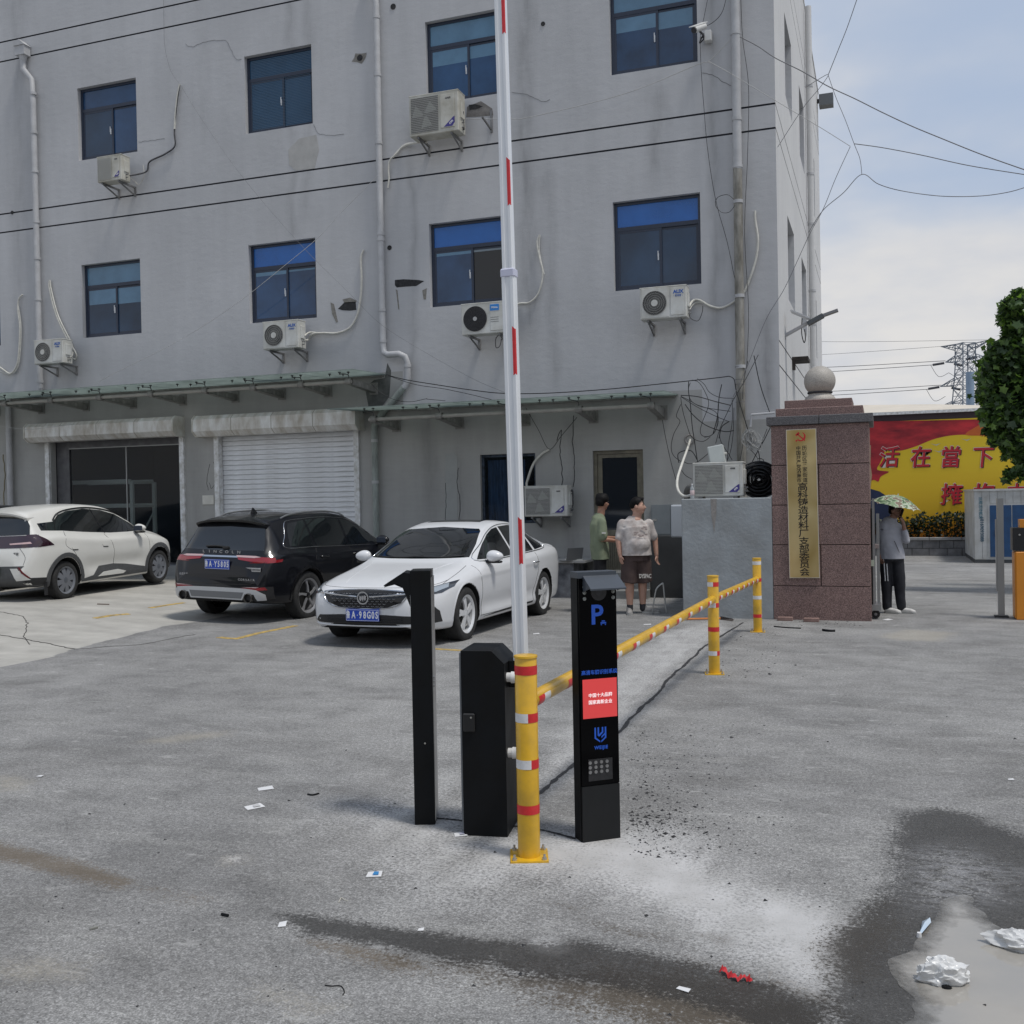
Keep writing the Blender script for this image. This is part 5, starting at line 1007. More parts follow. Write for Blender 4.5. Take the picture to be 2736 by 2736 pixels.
# dark cabinet in the recess, meter box, hanging box
q = MB(); q.box((-3.72, 17.35, -.1), (-2.66, 17.98, 1.04)); tag(q.build('metal_cabinet', mat('dark_brown_grey_steel', (.035, .036, .036), .45, var=.3, scale=2)), 'dark steel cabinet in the recess beside the block wall', 'cabinet')
mt_ = thing('meter_box', 'flush grey meter box with a small lock above the dark steel cabinet', 'box', (-3.81, 17.88, 1.04)); gbm = mat('grey_enamel_box', (.24, .26, .265), .5, var=.08)
MB().box((0, 0, 0), (.80, .12, .535)).build('case', gbm, mt_); MB().box((.015, -.012, .02), (.34, 0, .52)).build('box_door', gbm, mt_); MB().box((.36, -.012, .02), (.78, 0, .52)).build('box_door', gbm, mt_); q = MB(); q.box((.04, -.025, .25), (.10, -.012, .28)); q.cyl((.05, -.03, .265), (.05, -.012, .265), .02, .02, 12); q.build('lock', bolt_m, mt_)
p = onY(1792, 1349, 15.9); p2 = onY(1824, 1436, 15.9)
hb = thing('hanging_box', 'pale rounded box hanging at the left edge of the block wall', 'box', (p.x, 15.9, p2.z)); MB().box((0, 0, 0), (.40, .18, p.z - p2.z), 0, .012).build('case', mat('pale_blue_grey_plastic', (.47, .50, .53), .4), hb); MB().box((.01, -.008, .02), (.39, 0, p.z - p2.z - .02), 0, .003).build('lid', mat('pale_blue_grey_plastic', (.47, .50, .53), .4), hb)
sp_ = thing('metal_stand', 'bent thin steel tube stand in front of the dark cabinet', 'stand', gpt(1742, 1640)); sl_ = V(sp_.location); q = MB(); q.T = Matrix.Translation(-sl_); Ys = sl_.y; q.tube(crom([(onY(1742, 1640, Ys)), onY(1750, 1590, Ys), onY(1755, 1572, Ys), onY(1768, 1560, Ys), onY(1772, 1562, Ys), onY(1776, 1600, Ys), onY(1781, 1636, Ys)], 5), .011, 8); q.build('tube_frame', mat('grey_steel_tube', (.45, .46, .45), .3, .6), sp_)
br = thing('broom', 'orange handled broom lying on the ground behind the middle bollard', 'broom', gpt(1830, 1659)); bo = V(br.location); a = gpt(1822, 1658) - bo; b = gpt(1925, 1656) - bo; c2 = gpt(1958, 1659) - bo; up_ = V((0, 0, .02))
MB().tube([a + up_, b + up_], .013, 8).build('handle', mat('orange_plastic', (.62, .20, .04), .45), br); q = MB(); q.add([b + V((0, 0, .0)), b + V((0, .05, .0)), c2 + V((0, .12, 0)), c2 + V((0, -.06, 0)), b + V((0, 0, .05)), c2 + V((0, 0, .03))], [(0, 1, 2, 3), (0, 3, 5, 4), (1, 4, 5, 2), (0, 4, 1), (3, 2, 5)]); q.build('bristles', mat('brown_bristles', (.06, .05, .045), .9, var=.5, scale=50), br)
# steps and ledge
stp = mat('worn_concrete_step', (.19, .195, .19), .85, var=.25, scale=5, bump=.4, bscale=30)
ss = thing('entrance_steps', 'three worn concrete steps up to the ground floor door', 'steps', (-4.35, 17.9, 0))
for k, (z, yf) in enumerate(((.14, 17.0), (.275, 17.32), (.405, 17.64))): MB().box((-.62, yf - 17.9, -.1), (.62, .1, z), 0, .01).build('step', stp, ss)
lg = thing('stone_ledge', 'grey stone slab ledge on a mottled plinth beside the entrance steps', 'ledge', (-5.5, 17.4, 0)); MB().box((-.7, -.35, -.1), (.50, .55, .60)).build('plinth', mat('mottled_plinth', (.15, .155, .165), .85, var=.6, scale=4, dirt=(.08, .085, .10)), lg); MB().box((-.74, -.40, .6), (.72, .58, .645), 0, .006).build('slab', mat('pale_slab', (.33, .33, .32), .6, var=.15), lg)
b2 = thing('water_bottle', 'small clear bottle standing on the stone ledge behind the sedan', 'bottle', (onY(1480, 1498, 17.1).x, 17.1, .645)); bottle(b2)
lp = thing('laptop', 'open silver laptop standing on the stone ledge left of the man in green', 'laptop', (onY(1522, 1500, 17.1).x, 17.1, .645), math.radians(-125)); slm = mat('silver_aluminium', (.42, .43, .44), .35, .5)
MB().box((-.17, -.12, 0), (.17, .12, .014)).build('base', slm, lp); q = MB(); q.prism([(-.17, .12, .014), (.17, .12, .014), (.17, .17, .22), (-.17, .17, .22)], (0, .008, -.002)); q.build('screen', mat('laptop_lid', (.12, .125, .13), .3), lp)
pp = thing('paper_stack', 'thin stack of papers on the stone ledge beside the laptop', 'paper', (-5.02, 17.15, .645), .3); MB().box((-.15, -.1, 0), (.15, .1, .02)).build('sheets', mat('off_white_paper', (.5, .5, .47), .7), pp)

# ------------------------------------------------------------------ beyond the gate
K = 1.4935                                         # the yard falls away behind the gate
def far(p, k=K): return EYE + (V(p) - EYE) * k
rg = thing('sliding_gate', 'folded stainless steel sliding gate end with a small wheel behind the pillar', 'gate', (-.09, 14.9, 0))
MB().box((-.03, -.15, .14), (.0, .1, 1.63)).build('frame_post', stl, rg); MB().box((.02, .1, .12), (.06, .18, 1.42)).build('frame_post', stl, rg); MB().box((-.04, -.02, .95), (.05, .3, 1.0)).build('cross_bar', mat('gate_red_grey', (.25, .2, .19), .5), rg)
MB().box((-.045, .0, .2), (-.0, .6, 1.5)).build('gate_shade_panel', mat('gate_shadow', (.04, .045, .05), .5, var=.4, scale=6), rg)  # dark sheet standing in for the shade inside the folded gate
MB().box((-.05, -.16, .72), (-.01, -.13, .80)).build('gate_label', mat('pale_green_label', (.45, .5, .4), .5), rg); MB().box((-.05, -.18, .12), (.07, .3, .20)).build('bottom_rail', stl, rg)
q = MB(); q.lathe([(.02, -.02), (.055, -.02), (.055, .02), (.02, .02)], (.0, -.1, .065), 'y', 20, closed=True); w = q.build('wheel', mat('black_rubber', (.012, .012, .012), .6), rg); q = MB(); q.lathe([(.001, -.018), (.036, -.016), (.036, .016), (.001, .018)], (.0, -.1, .065), 'y', 12); q.build('wheel_hub', mat('grey_hub', (.25, .25, .25), .4), w)
# mural wall
mo = V((1.5, 46.3, -.84)); Lw = (-6, 14); mw = thing('mural_wall', 'long wall with a red and yellow slogan mural under a beige roof', 'wall', mo)
def mp(px, py, dy=0.): return onY(px, py, 46.3 - dy) - mo
MB().box((Lw[0] - 1.5, 0, 0), (Lw[1] - 1.5, .4, onY(2400, 1107, 46.3).z + .84)).build('wall_body', mat('dark_eave', (.06, .045, .055), .7), mw)
def mural_mat():
    m = bpy.data.materials.new('mural_print'); n, l, b = nodes_of(m); tc = n.new('ShaderNodeTexCoord'); sp = n.new('ShaderNodeSeparateXYZ'); l.new(tc.outputs['Object'], sp.inputs[0])
    r = n.new('ShaderNodeValToRGB'); e = r.color_ramp.elements; e.new(.3); e.new(.5)
    for i, (p, c) in enumerate(((.08, (.35, .10, .01)), (.17, (.66, .26, .015)), (.26, (.74, .44, .012)), (.7, (.80, .56, .018)))): e[i].position = p; e[i].color = (*c, 1)
    nz = N(n, 'ShaderNodeTexNoise', Scale=1.5, Detail=5.); mp_ = n.new('ShaderNodeMapping'); mp_.inputs['Scale'].default_value = (.25, 1, 3); l.new(tc.outputs['Object'], mp_.inputs[0]); l.new(mp_.outputs[0], nz.inputs['Vector'])
    a = n.new('ShaderNodeMath'); a.operation = 'MULTIPLY_ADD'; a.inputs[1].default_value = .18; l.new(sp.outputs['Z'], a.inputs[0]); 
    s2 = n.new('ShaderNodeMath'); s2.operation = 'MULTIPLY_ADD'; s2.inputs[1].default_value = .16; s2.inputs[2].default_value = -.10; l.new(nz.outputs[0], s2.inputs[0]); l.new(s2.outputs[0], a.inputs[2]); l.new(a.outputs[0], r.inputs[0]); l.new(r.outputs[0], b.inputs['Base Color']); b.inputs['Roughness'].default_value = .5; return m
zt2 = mp(2400, 1125).z; MB().box((Lw[0] - 1.5, -.03, .3), (Lw[1] - 1.5, -.004, zt2)).build('mural_sheet', mural_mat(), mw)
def flat(pts, m, dy, nm='mural_shape'):
    w_ = [mp(x, y, dy) for x, y in pts]; q = MB(); q.prism(w_, (0, .003, 0)); return q.build(nm, m, mw)
rd1 = mat('mural_red', (.50, .022, .03), .5, var=.3, scale=.8, stretch=(1, 1, 3), dirt=(.27, .012, .025)); rd2 = mat('mural_orange', (.62, .14, .02), .5, var=.2, scale=.8)
top = [(p.x, p.y) for p in crom([V((x, y, 0)) for x, y in [(2200, 1215), (2250, 1210), (2330, 1200), (2395, 1205), (2440, 1195), (2500, 1172), (2560, 1162), (2630, 1165), (2740, 1180)]], 6)]
flat([(2200, 1128)] + top + [(2740, 1118), (2450, 1124)], rd1, .036, 'mural_flag'); 
b2_ = [(p.x, p.y) for p in crom([V((x, y, 0)) for x, y in [(2580, 1162), (2630, 1165), (2690, 1176), (2740, 1182), (2740, 1150), (2740, 1121), (2680, 1120), (2640, 1126), (2600, 1145)]], 4, True)]; flat(b2_, rd2, .042, 'mural_flag_edge')
lo_ = [(2318, 1200), (2362, 1204), (2352, 1235), (2344, 1255), (2375, 1260), (2362, 1268), (2352, 1275), (2347, 1287), (2335, 1282), (2318, 1280)]
flat([(p.x, p.y) for p in crom([V((x, y, 0)) for x, y in lo_], 4, True)], rd1, .040, 'mural_flag_tail')
nv = mat('mural_navy', (.012, .022, .065), .6, var=.2); sk_ = mat('mural_skin', (.45, .30, .18), .6)
flat([(2300, 1300), (2326, 1306), (2350, 1313), (2376, 1330), (2384, 1352), (2386, 1420), (2300, 1420)], nv, .046, 'mural_coat'); flat([(2300, 1180), (2327, 1190), (2326, 1240), (2330, 1270), (2326, 1300), (2300, 1305)], sk_, .046, 'mural_face')
wm_ = mat('mural_white', (.66, .60, .55), .6); rm_ = mat('mural_letter_red', (.52, .015, .03), .5); bm_ = mat('mural_letter_shadow', (.05, .02, .02), .6)
def mtext(ch, px, py, s, sx=.88, sh=.12):
    o = mp(px, py, .06)
    text(ch, s, wm_, mw, o + V((0, .006, 0)), X_, Z_, 'slogan_outline', .001, .032, sx=sx, shear=sh); text(ch, s, bm_, mw, o + V((.035, .003, -.03)), X_, Z_, 'slogan_shadow', .001, .014, sx=sx, shear=sh); text(ch, s, rm_, mw, o, X_, Z_, 'slogan_character', .001, .012, sx=sx, shear=sh)
for ch, px in zip('活在當下', (2374, 2458, 2538, 2624)): mtext(ch, px, 1225, .92)
for ch, px in zip('擁抱未來', (2540, 2626, 2712, 2790)): mtext(ch, px, 1325, .95)
for x, y in ((2500, 1185), (2508, 1203), (2582, 1172)): flat([(x - 14, y), (x, y + 3), (x + 14, y - 1), (x + 2, y + 6)], mat('mural_bird', (.55, .55, .42), .6), .05, 'mural_bird')
# roof behind
zr_ = onY(2400, 1107, 46.3).z; ra = [onY(2300, 1079, 50), onY(2500, 1080, 50), onY(2625, 1083, 50), onY(2760, 1088, 50)]
rt = thing('beige_roof', 'beige low membrane roof rising behind the mural wall', 'roof', (1.5, 46.5, zr_)); ro = V(rt.location)
q = MB(); q.T = Matrix.Translation(-ro); fx = [-6, 3.2, 5., 14]; fr_ = [(x, 46.0, zr_ + .06) for x in fx]; bk = [(ra[0].x - 4, 50, ra[0].z + .1), (ra[1].x, 50, ra[1].z), (ra[2].x, 50, ra[2].z), (ra[3].x + 6, 50, ra[3].z - .3)]
q.add(fr_ + bk, [(i, i + 1, 5 + i, 4 + i) for i in range(3)]); q.build('roof_membrane', mat('beige_membrane', (.58, .52, .43), .6, var=.1, scale=.6), rt)
q = MB(); q.T = Matrix.Translation(-ro); q.box((-6, 45.95, zr_ - .03), (14, 46.0, zr_ + .09)); q.build('roof_edge', white_m, rt)
# planter in front of the mural
plo = V((1.5, 44.5, -.84)); plt = thing('planter_wall', 'low grey stone planter wall below the mural', 'wall', plo); sb_m = mat('grey_stone_block', (.17, .17, .175), .85, var=.35, scale=3); x = -4.5
MB().box((-4.5, .03, -.1), (6, 1.4, .60)).build('core', mat('dark_joint', (.06, .06, .06), .9), plt)
for r in range(2):
    x = -4.5 + r * .3
    while x < 6: w_ = rs.uniform(.5, .7); MB().box((x, 0, .0 + r * .31), (x + w_ - .02, .06, .29 + r * .31), 0, .008).build('stone_block', sb_m, plt); x += w_
x = -4.5
while x < 6: MB().box((x, -.05, .62), (x + 1.18, .35, .73), 0, .01).build('coping_stone', mat('pale_coping', (.26, .26, .26), .8, var=.2), plt); x += 1.2
# leaves
def leaves(name, pts, size, m, par=None, shape=None, tilt=1.):
    shp = shape or [(0, -.5), (.28, -.2), (.55, -.05), (.3, .1), (.35, .45), (.0, .28), (-.35, .45), (-.3, .1), (-.55, -.05), (-.28, -.2)]
    shp = np.array(shp); n = len(pts); k = len(shp); P = np.array(pts)
    a = rs.rand(n) * 6.283; nz_ = rs.normal(size=(n, 3)) * tilt + np.array([0, -.3, .8]); nz_ /= np.linalg.norm(nz_, axis=1)[:, None]
    t = np.stack([np.cos(a), np.sin(a), rs.normal(size=n) * .5], 1); t -= nz_ * (t * nz_).sum(1)[:, None]; t /= np.linalg.norm(t, axis=1)[:, None]; b = np.cross(nz_, t)
    s = size * rs.uniform(.55, 1.25, n); vs = (P[:, None] + t[:, None] * (shp[None, :, 0:1] * s[:, None, None]) + b[:, None] * (shp[None, :, 1:2] * s[:, None, None]) + nz_[:, None] * (rs.normal(size=(n, k, 1)) * .08 * s[:, None, None])).reshape(-1, 3)
    me = bpy.data.meshes.new(name); me.vertices.add(n * k); me.vertices.foreach_set('co', vs.astype(np.float32).ravel()); me.loops.add(n * k); me.loops.foreach_set('vertex_index', np.arange(n * k, dtype=np.int32)); me.polygons.add(n); me.polygons.foreach_set('loop_start', (np.arange(n) * k).astype(np.int32)); me.polygons.foreach_set('loop_total', np.full(n, k, np.int32)); 
    for q in (m if isinstance(m, list) else [m]): me.materials.append(q)
    if isinstance(m, list): me.polygons.foreach_set('material_index', rs.choice(len(m), n, p=[.4, .45, .15][:len(m)]).astype(np.int32))
    me.update(calc_edges=True); return link_mesh(name, me, par)
def leafmat(nm, c):
    m = mat(nm, c, .5, var=.25, scale=6); b = m.node_tree.nodes['Principled BSDF']; n, l = m.node_tree.nodes, m.node_tree.links
    tr = n.new('ShaderNodeBsdfTranslucent'); tr.inputs[0].default_value = (c[0] * 2.0, c[1] * 2.2, c[2] * .8, 1); mx = n.new('ShaderNodeMixShader'); mx.inputs[0].default_value = .3; l.new(b.outputs[0], mx.inputs[1]); l.new(tr.outputs[0], mx.inputs[2]); l.new(mx.outputs[0], n['Material Output'].inputs[0]); return m
lf = [leafmat('leaf_mid_green', (.075, .13, .045)), leafmat('leaf_dark_green', (.035, .066, .025)), leafmat('leaf_fresh_green', (.17, .28, .07))]
ld = leafmat('leaf_shrub', (.022, .034, .018))
for k in range(26):
    x = -1.1 + k * .33 + rs.uniform(-.1, .1); h = rs.uniform(.5, 1.15) * (1.15 if k % 7 in (2, 3) else .9)
    st_ = thing('planter_shrub', 'dark shrub growing in the stone planter below the mural', 'shrub', (x + 1.5 - .6, 44.95 + rs.uniform(0, .5), -.13), 0, 'dark shrubs in the planter')
    q = MB()
    for _ in range(4): a_ = rs.rand() * 6.28; q.tube([(0, 0, -.1), (math.cos(a_) * .12, math.sin(a_) * .12, h * .7)], .012, 4)
    q.build('stem', mat('shrub_stem', (.05, .04, .03), .9), st_)
    P3 = [(rs.normal() * .17, rs.normal() * .17, h * rs.rand() ** .8) for _ in range(150)]; leaves('foliage', P3, .13, ld, st_)
# portable cabin
co = V(far((2.078, 26.8, 0))); co.z = -.84; cb_ = thing('portable_cabin', 'white ribbed metal portable cabin with a blue double door, on the right beyond the gate', 'cabin', co)
wc = mat('cabin_white', (.50, .52, .53), .5, var=.1, scale=2, dirt=(.40, .40, .38)); bd_ = mat('cabin_blue', (.012, .06, .16), .45, var=.2, scale=3)
Hc = onY(2590, 1309, co.y).z + .84; Lc = 4.6; Wc = 6.5
wallq = MB(); wallq.box((0.02, 0.02, .12), (Wc, Lc, Hc - .04)); wallq.build('body', wc, cb_)
for nm, pts in (('front', [(i * .25, (i + 1) * .25) for i in range(26)]), ('left', [(i * .25, (i + 1) * .25) for i in range(18)])):
    for a, b in pts:
        if nm == 'front':
            if a > .38 and b < 2.0 + .01: 
                MB().box((a + .008, 0, 2.12), (b - .008, .019, Hc - .05)).build('wall_panel', wc, cb_); continue
            MB().box((a + .008, 0, .13), (b - .008, .019, Hc - .05)).build('wall_panel', wc, cb_)
        else: MB().box((0, a + .008, .13), (.019, b - .008, Hc - .05)).build('wall_panel', wc, cb_)
MB().box((-.03, -.05, Hc - .05), (Wc + .05, Lc + .05, Hc + .02)).build('roof', wc, cb_); MB().box((.0, .0, 0), (Wc, Lc, .12)).build('base_frame', mat('dark_base', (.06, .065, .07), .7), cb_)
dd = MB().box((.44, -.02, .2), (1.97, .018, 2.1)).build('door_frame', wc, cb_)
for a, b in ((.50, 1.19), (1.22, 1.92)): w = MB().box((a, -.035, .22), (b, -.021, 2.04)).build('door', bd_, cb_); 
MB().box((.66, -.06, 1.0), (.70, -.036, 1.2)).build('door_handle', bolt_m, w)
text('出租活动板房', .13, mat('faded_blue_print', (.05, .16, .22), .6), cb_, (.2, -.004, 1.95), (0, 0, -1), (1, 0, 0), 'lettering', .001, .002, align='CENTER'); text('18169093088', .16, mat('dark_blue_print', (.03, .08, .13), .6), cb_, (.24, -.004, 1.2), (0, 0, -1), (1, 0, 0), 'lettering', .001, .004)
# steel post and orange barrier
mp_ = thing('steel_post', 'free standing square stainless steel post between the man and the orange cabinet', 'post', (1.50, 15.28, 0)); MB().box((-.035, 0, 0), (.045, .07, 1.6)).build('post_tube', stl, mp_); MB().box((-.055, .01, .35), (-.036, .06, 1.32)).build('side_rail', stl, mp_); q = MB(); q.box((-.08, -.05, 0), (.09, .12, .02)); q.build('foot_plate', mat('dark_dirty_steel', (.03, .03, .03), .7), mp_)
og = thing('barrier_cabinet', 'orange barrier motor cabinet with a black head at the right edge', 'cabinet', (1.655, 15.0, 0)); om = mat('orange_powder_coat', (.62, .23, .02), .4, var=.08); MB().box((0, 0, 0), (.38, .34, .895), 0, .008).build('housing', om, og); MB().box((-.012, .02, .02), (-.001, .30, .88)).build('side_door', om, og); MB().box((-.03, .02, .91), (.40, .3, 1.21)).build('head', mat('black_head', (.01, .01, .011), .4), og); q = MB(); q.cyl((.05, .0, 1.12), (.05, .02, 1.12), .012, .012, 10); q.build('head_bolt', bolt_m, og); MB().box((.06, .05, 1.212), (.4, .25, 1.32)).build('orange_lid', om, og)
# tree at the right edge
tt = thing('broadleaf_tree', 'leafy broadleaf tree with lobed leaves overhanging from the right edge', 'tree', (4.3, 21.0, -.1)); bark = mat('grey_bark', (.14, .13, .11), .9, var=.4, scale=8, bump=.8, bscale=20)
q = MB(); q.tube(crom([(0, 0, 0), (.05, 0, 1.2), (-.05, .1, 2.6), (0, .1, 4.2), (.1, 0, 6)], 6), .15, 12, rad=[.2 - .16 * i / 24 for i in range(25)]); q.build('trunk', bark, tt, sh=60)
for tip in ((-1.9, -.3, 3.3), (-1.6, -.6, 4.6), (-1.7, .4, 4.0), (-1.2, -.8, 5.2), (-2.0, -.2, 2.75), (1.4, .3, 4.5), (.6, -1.2, 4.2), (-.3, 1.4, 4.6), (.9, .9, 5.4)):
    q = MB(); b0 = V((0, 0, 1.9 + rs.rand() * 1.3)); q.tube(crom([b0, b0 * .45 + V(tip) * .5 + V((0, 0, .25)), V(tip)], 5), .04, 6, rad=[.06 - .045 * i / 10 for i in range(11)]); q.build('limb', bark, tt)
P3 = []; to = V((4.3, 21.0, -.1))
def clump(c, r, n, flat_=1.):
    for _ in range(n):
        d = rs.normal(size=3); d /= np.linalg.norm(d); rr = r * (.35 + .75 * rs.rand() + (.55 * rs.rand() if rs.rand() < .12 else 0)); P3.append((c[0] + d[0] * rr, c[1] + d[1] * rr, c[2] + d[2] * rr * flat_))
for (px, py, rr, n) in ((2720, 805, 24, 200), (2700, 850, 26, 260), (2730, 880, 40, 400), (2665, 975, 36, 360), (2650, 1010, 30, 240), (2690, 950, 42, 420), (2730, 960, 50, 500), (2655, 1050, 36, 330), (2700, 1030, 55, 550), (2668, 1110, 36, 330), (2700, 1100, 50, 500), (2690, 1155, 36, 300), (2735, 1150, 50, 450), (2720, 1190, 32, 240), (2760, 1050, 60, 400), (2715, 920, 40, 200), (2636, 975, 14, 60), (2627, 1040, 14, 50), (2640, 1145, 14, 50), (2655, 1180, 12, 40), (2690, 1210, 14, 60), (2684, 818, 12, 50), (2720, 786, 12, 40), (2664, 930, 12, 40), (2735, 1225, 20, 90)):
    for d_ in (-.5, .35):
        c = onY(px, py, 21 + d_ + rs.uniform(-.2, .2)) - to; clump(c, rr * .0076, int(n * .62))
for (px, py, rr, n) in ((2700, 1268, 14, 40), (2722, 1262, 16, 55), (2745, 1262, 18, 60), (2692, 1282, 8, 16)):
    c = onY(px, py, 20.3) - to; clump(c, rr * .0078, n)
for _ in range(46): clump((rs.uniform(-.9, 2.4), rs.uniform(-1.6, 1.8), rs.uniform(2.9, 6.6)), rs.uniform(.35, .6), 170)
leaves('crown', P3, .155, lf, tt)
q = MB(); q.tube(crom([onY(2760, 1240, 20.4) - to, onY(2730, 1262, 20.3) - to, onY(2695, 1278, 20.3) - to], 5), .008, 5); q.build('twig', bark, tt)
# pylon and chimney
pyl = thing('electricity_pylon', 'steel lattice electricity pylon far behind the mural wall', 'pylon', (14.4, 200, -2)); ps = mat('hazy_galvanised_steel', (.16, .19, .23), .6)
def pz(py): return onY(2570, py, 200).z + 2
def lat(z): return 1.35 + (26 - z) * .075 if z < 26 else 1.35
q = MB(); T_ = .10; ang = .78
def crn(z, k): w_ = lat(z); a_ = ang + k * math.pi / 2 + .5; return V((math.cos(a_) * w_ * 1.25, math.sin(a_) * w_ * 1.25, z))
zs_ = [0, 5, 9.5, 13.5, 17, 19.5, 22, 24.5, 26.5, 28.4, 30]
for i in range(len(zs_) - 1):
    for k in range(4):
        a, b = crn(zs_[i], k), crn(zs_[i + 1], k); a2, b2 = crn(zs_[i], k + 1), crn(zs_[i + 1], k + 1)
        q.tube([a, b], T_ * 1.3, 4); q.tube([a, b2], T_ * .6, 4); q.tube([a2, b], T_ * .6, 4); q.tube([b, b2], T_ * .6, 4); q.tube([(a + b) / 2, (a2 + b2) / 2], T_ * .35, 4)
q.build('lattice_mast', ps, pyl)
def arm(tipL, tipR, z0, z1):
    for tip, ks in ((tipL, (1, 2)), (tipR, (0, 3))):
        q = MB(); tp = V(tip)
        for k in ks:
            for zz in (z0, z1): q.tube([crn(zz, k), tp], T_ * .8, 4)
            for f_ in (.25, .5, .75):
                a, b = crn(z0, k).lerp(tp, f_), crn(z1, k).lerp(tp, f_ - .2); q.tube([a, b], T_ * .5, 4)
        for f_ in (.2, .45, .7): q.tube([crn(z0, ks[0]).lerp(tp, f_), crn(z0, ks[1]).lerp(tp, f_ + .1)], T_ * .5, 4)
        q.build('cross_arm', ps, pyl)
def tipp(px, py, Y_): p = onY(px, py, Y_) - V((14.4, 200, -2)); return p
arm(tipp(2514, 926, 203), tipp(2648, 907, 196), pz(935), pz(920)); arm(tipp(2526, 968, 203), tipp(2636, 955, 196), pz(968), pz(948)); arm(tipp(2512, 1033, 203), tipp(2634, 1016, 196), pz(1030), pz(1008)); arm(tipp(2505, 1090, 203), tipp(2640, 1080, 196), pz(1092), pz(1070))
ins = mat('dark_insulator', (.05, .05, .06), .5)
for a, b in (((2523, 970), (2492, 975)), ((2510, 1034), (2480, 1039)), ((2549, 972), (2573, 977)), ((2542, 1036), (2566, 1041)), ((2580, 960), (2610, 955))): q = MB(); q.tube([tipp(*a, 201), tipp(*b, 201)], .22, 6); q.build('insulator', ins, pyl)
for a, m_, b in (((2487, 976), (2508, 1006), (2535, 996)), ((2475, 1040), (2497, 1071), (2526, 1059)), ((2535, 996), (2545, 1002), (2552, 1008))): q = MB(); q.tube(crom([tipp(*a, 201), tipp(*m_, 201), tipp(*b, 201)], 8), .05, 4); q.build('jumper_wire', ins, pyl)
for n_i, (a, b) in enumerate((((1900, 955), (2523, 925)), ((1900, 905), (2640, 908)), ((1900, 985), (2526, 964)), ((1900, 1000), (2492, 975)), ((1900, 1050), (2515, 1029)), ((1900, 1062), (2480, 1040)))):
    pa, pb_ = onY(*a, 230), onY(*b, 201); md = (pa + pb_) / 2 - V((0, 0, .5)); q = MB(); q.tube(crom([pa, md, pb_], 8), .035 if n_i < 2 else .06, 4); tag(q.build('power_line', ins), ('faint earth wire to the left tip of the pylon top', 'faint earth wire to the right tip of the pylon top, highest of the lines', 'upper line of the upper pair running to the pylon', 'lower line of the upper pair running to the pylon', 'upper line of the lower pair running to the pylon', 'lowest power line running to the pylon')[n_i], 'wire', 'power lines to the pylon')
c = onY(2592, 1040, 120); q = MB(); q.lathe([(.42, -14), (.42, onY(2592, 994, 120).z - c.z), (.36, onY(2592, 994, 120).z - c.z)], n=24); q.lathe([(.02, onY(2592, 994, 120).z - c.z), (.36, onY(2592, 994, 120).z - c.z)], n=24); ch = q.build('chimney', mat('blue_grey_painted_steel', (.22, .30, .40), .5, var=.1, scale=.6), loc=c, sh=30); tag(ch, 'blue grey steel chimney pipe standing in front of the lattice pylon', 'chimney')
# ------------------------------------------------------------------ cars
def pch(tab):
    t = sorted(tab); X = np.array([a for a, _ in t], float); Y_ = np.array([b for _, b in t], float); h = np.diff(X); d = np.diff(Y_) / h; m = np.zeros(len(X)); m[0], m[-1] = d[0], d[-1]
    for i in range(1, len(X) - 1):
        if d[i - 1] * d[i] > 0: w1, w2 = 2 * h[i] + h[i - 1], h[i] + 2 * h[i - 1]; m[i] = (w1 + w2) / (w1 / d[i - 1] + w2 / d[i])
    def f(x):
        x = min(max(x, X[0]), X[-1]); i = min(int(np.searchsorted(X, x, side='right')) - 1, len(X) - 2); i = max(i, 0); s = (x - X[i]) / h[i]
        return float(Y_[i] * (1 + 2 * s) * (1 - s) ** 2 + m[i] * h[i] * s * (1 - s) ** 2 + Y_[i + 1] * s * s * (3 - 2 * s) + m[i + 1] * h[i] * s * s * (s - 1))
    return f
arch_m = mat('wheel_well_black', (.006, .006, .006), .9)
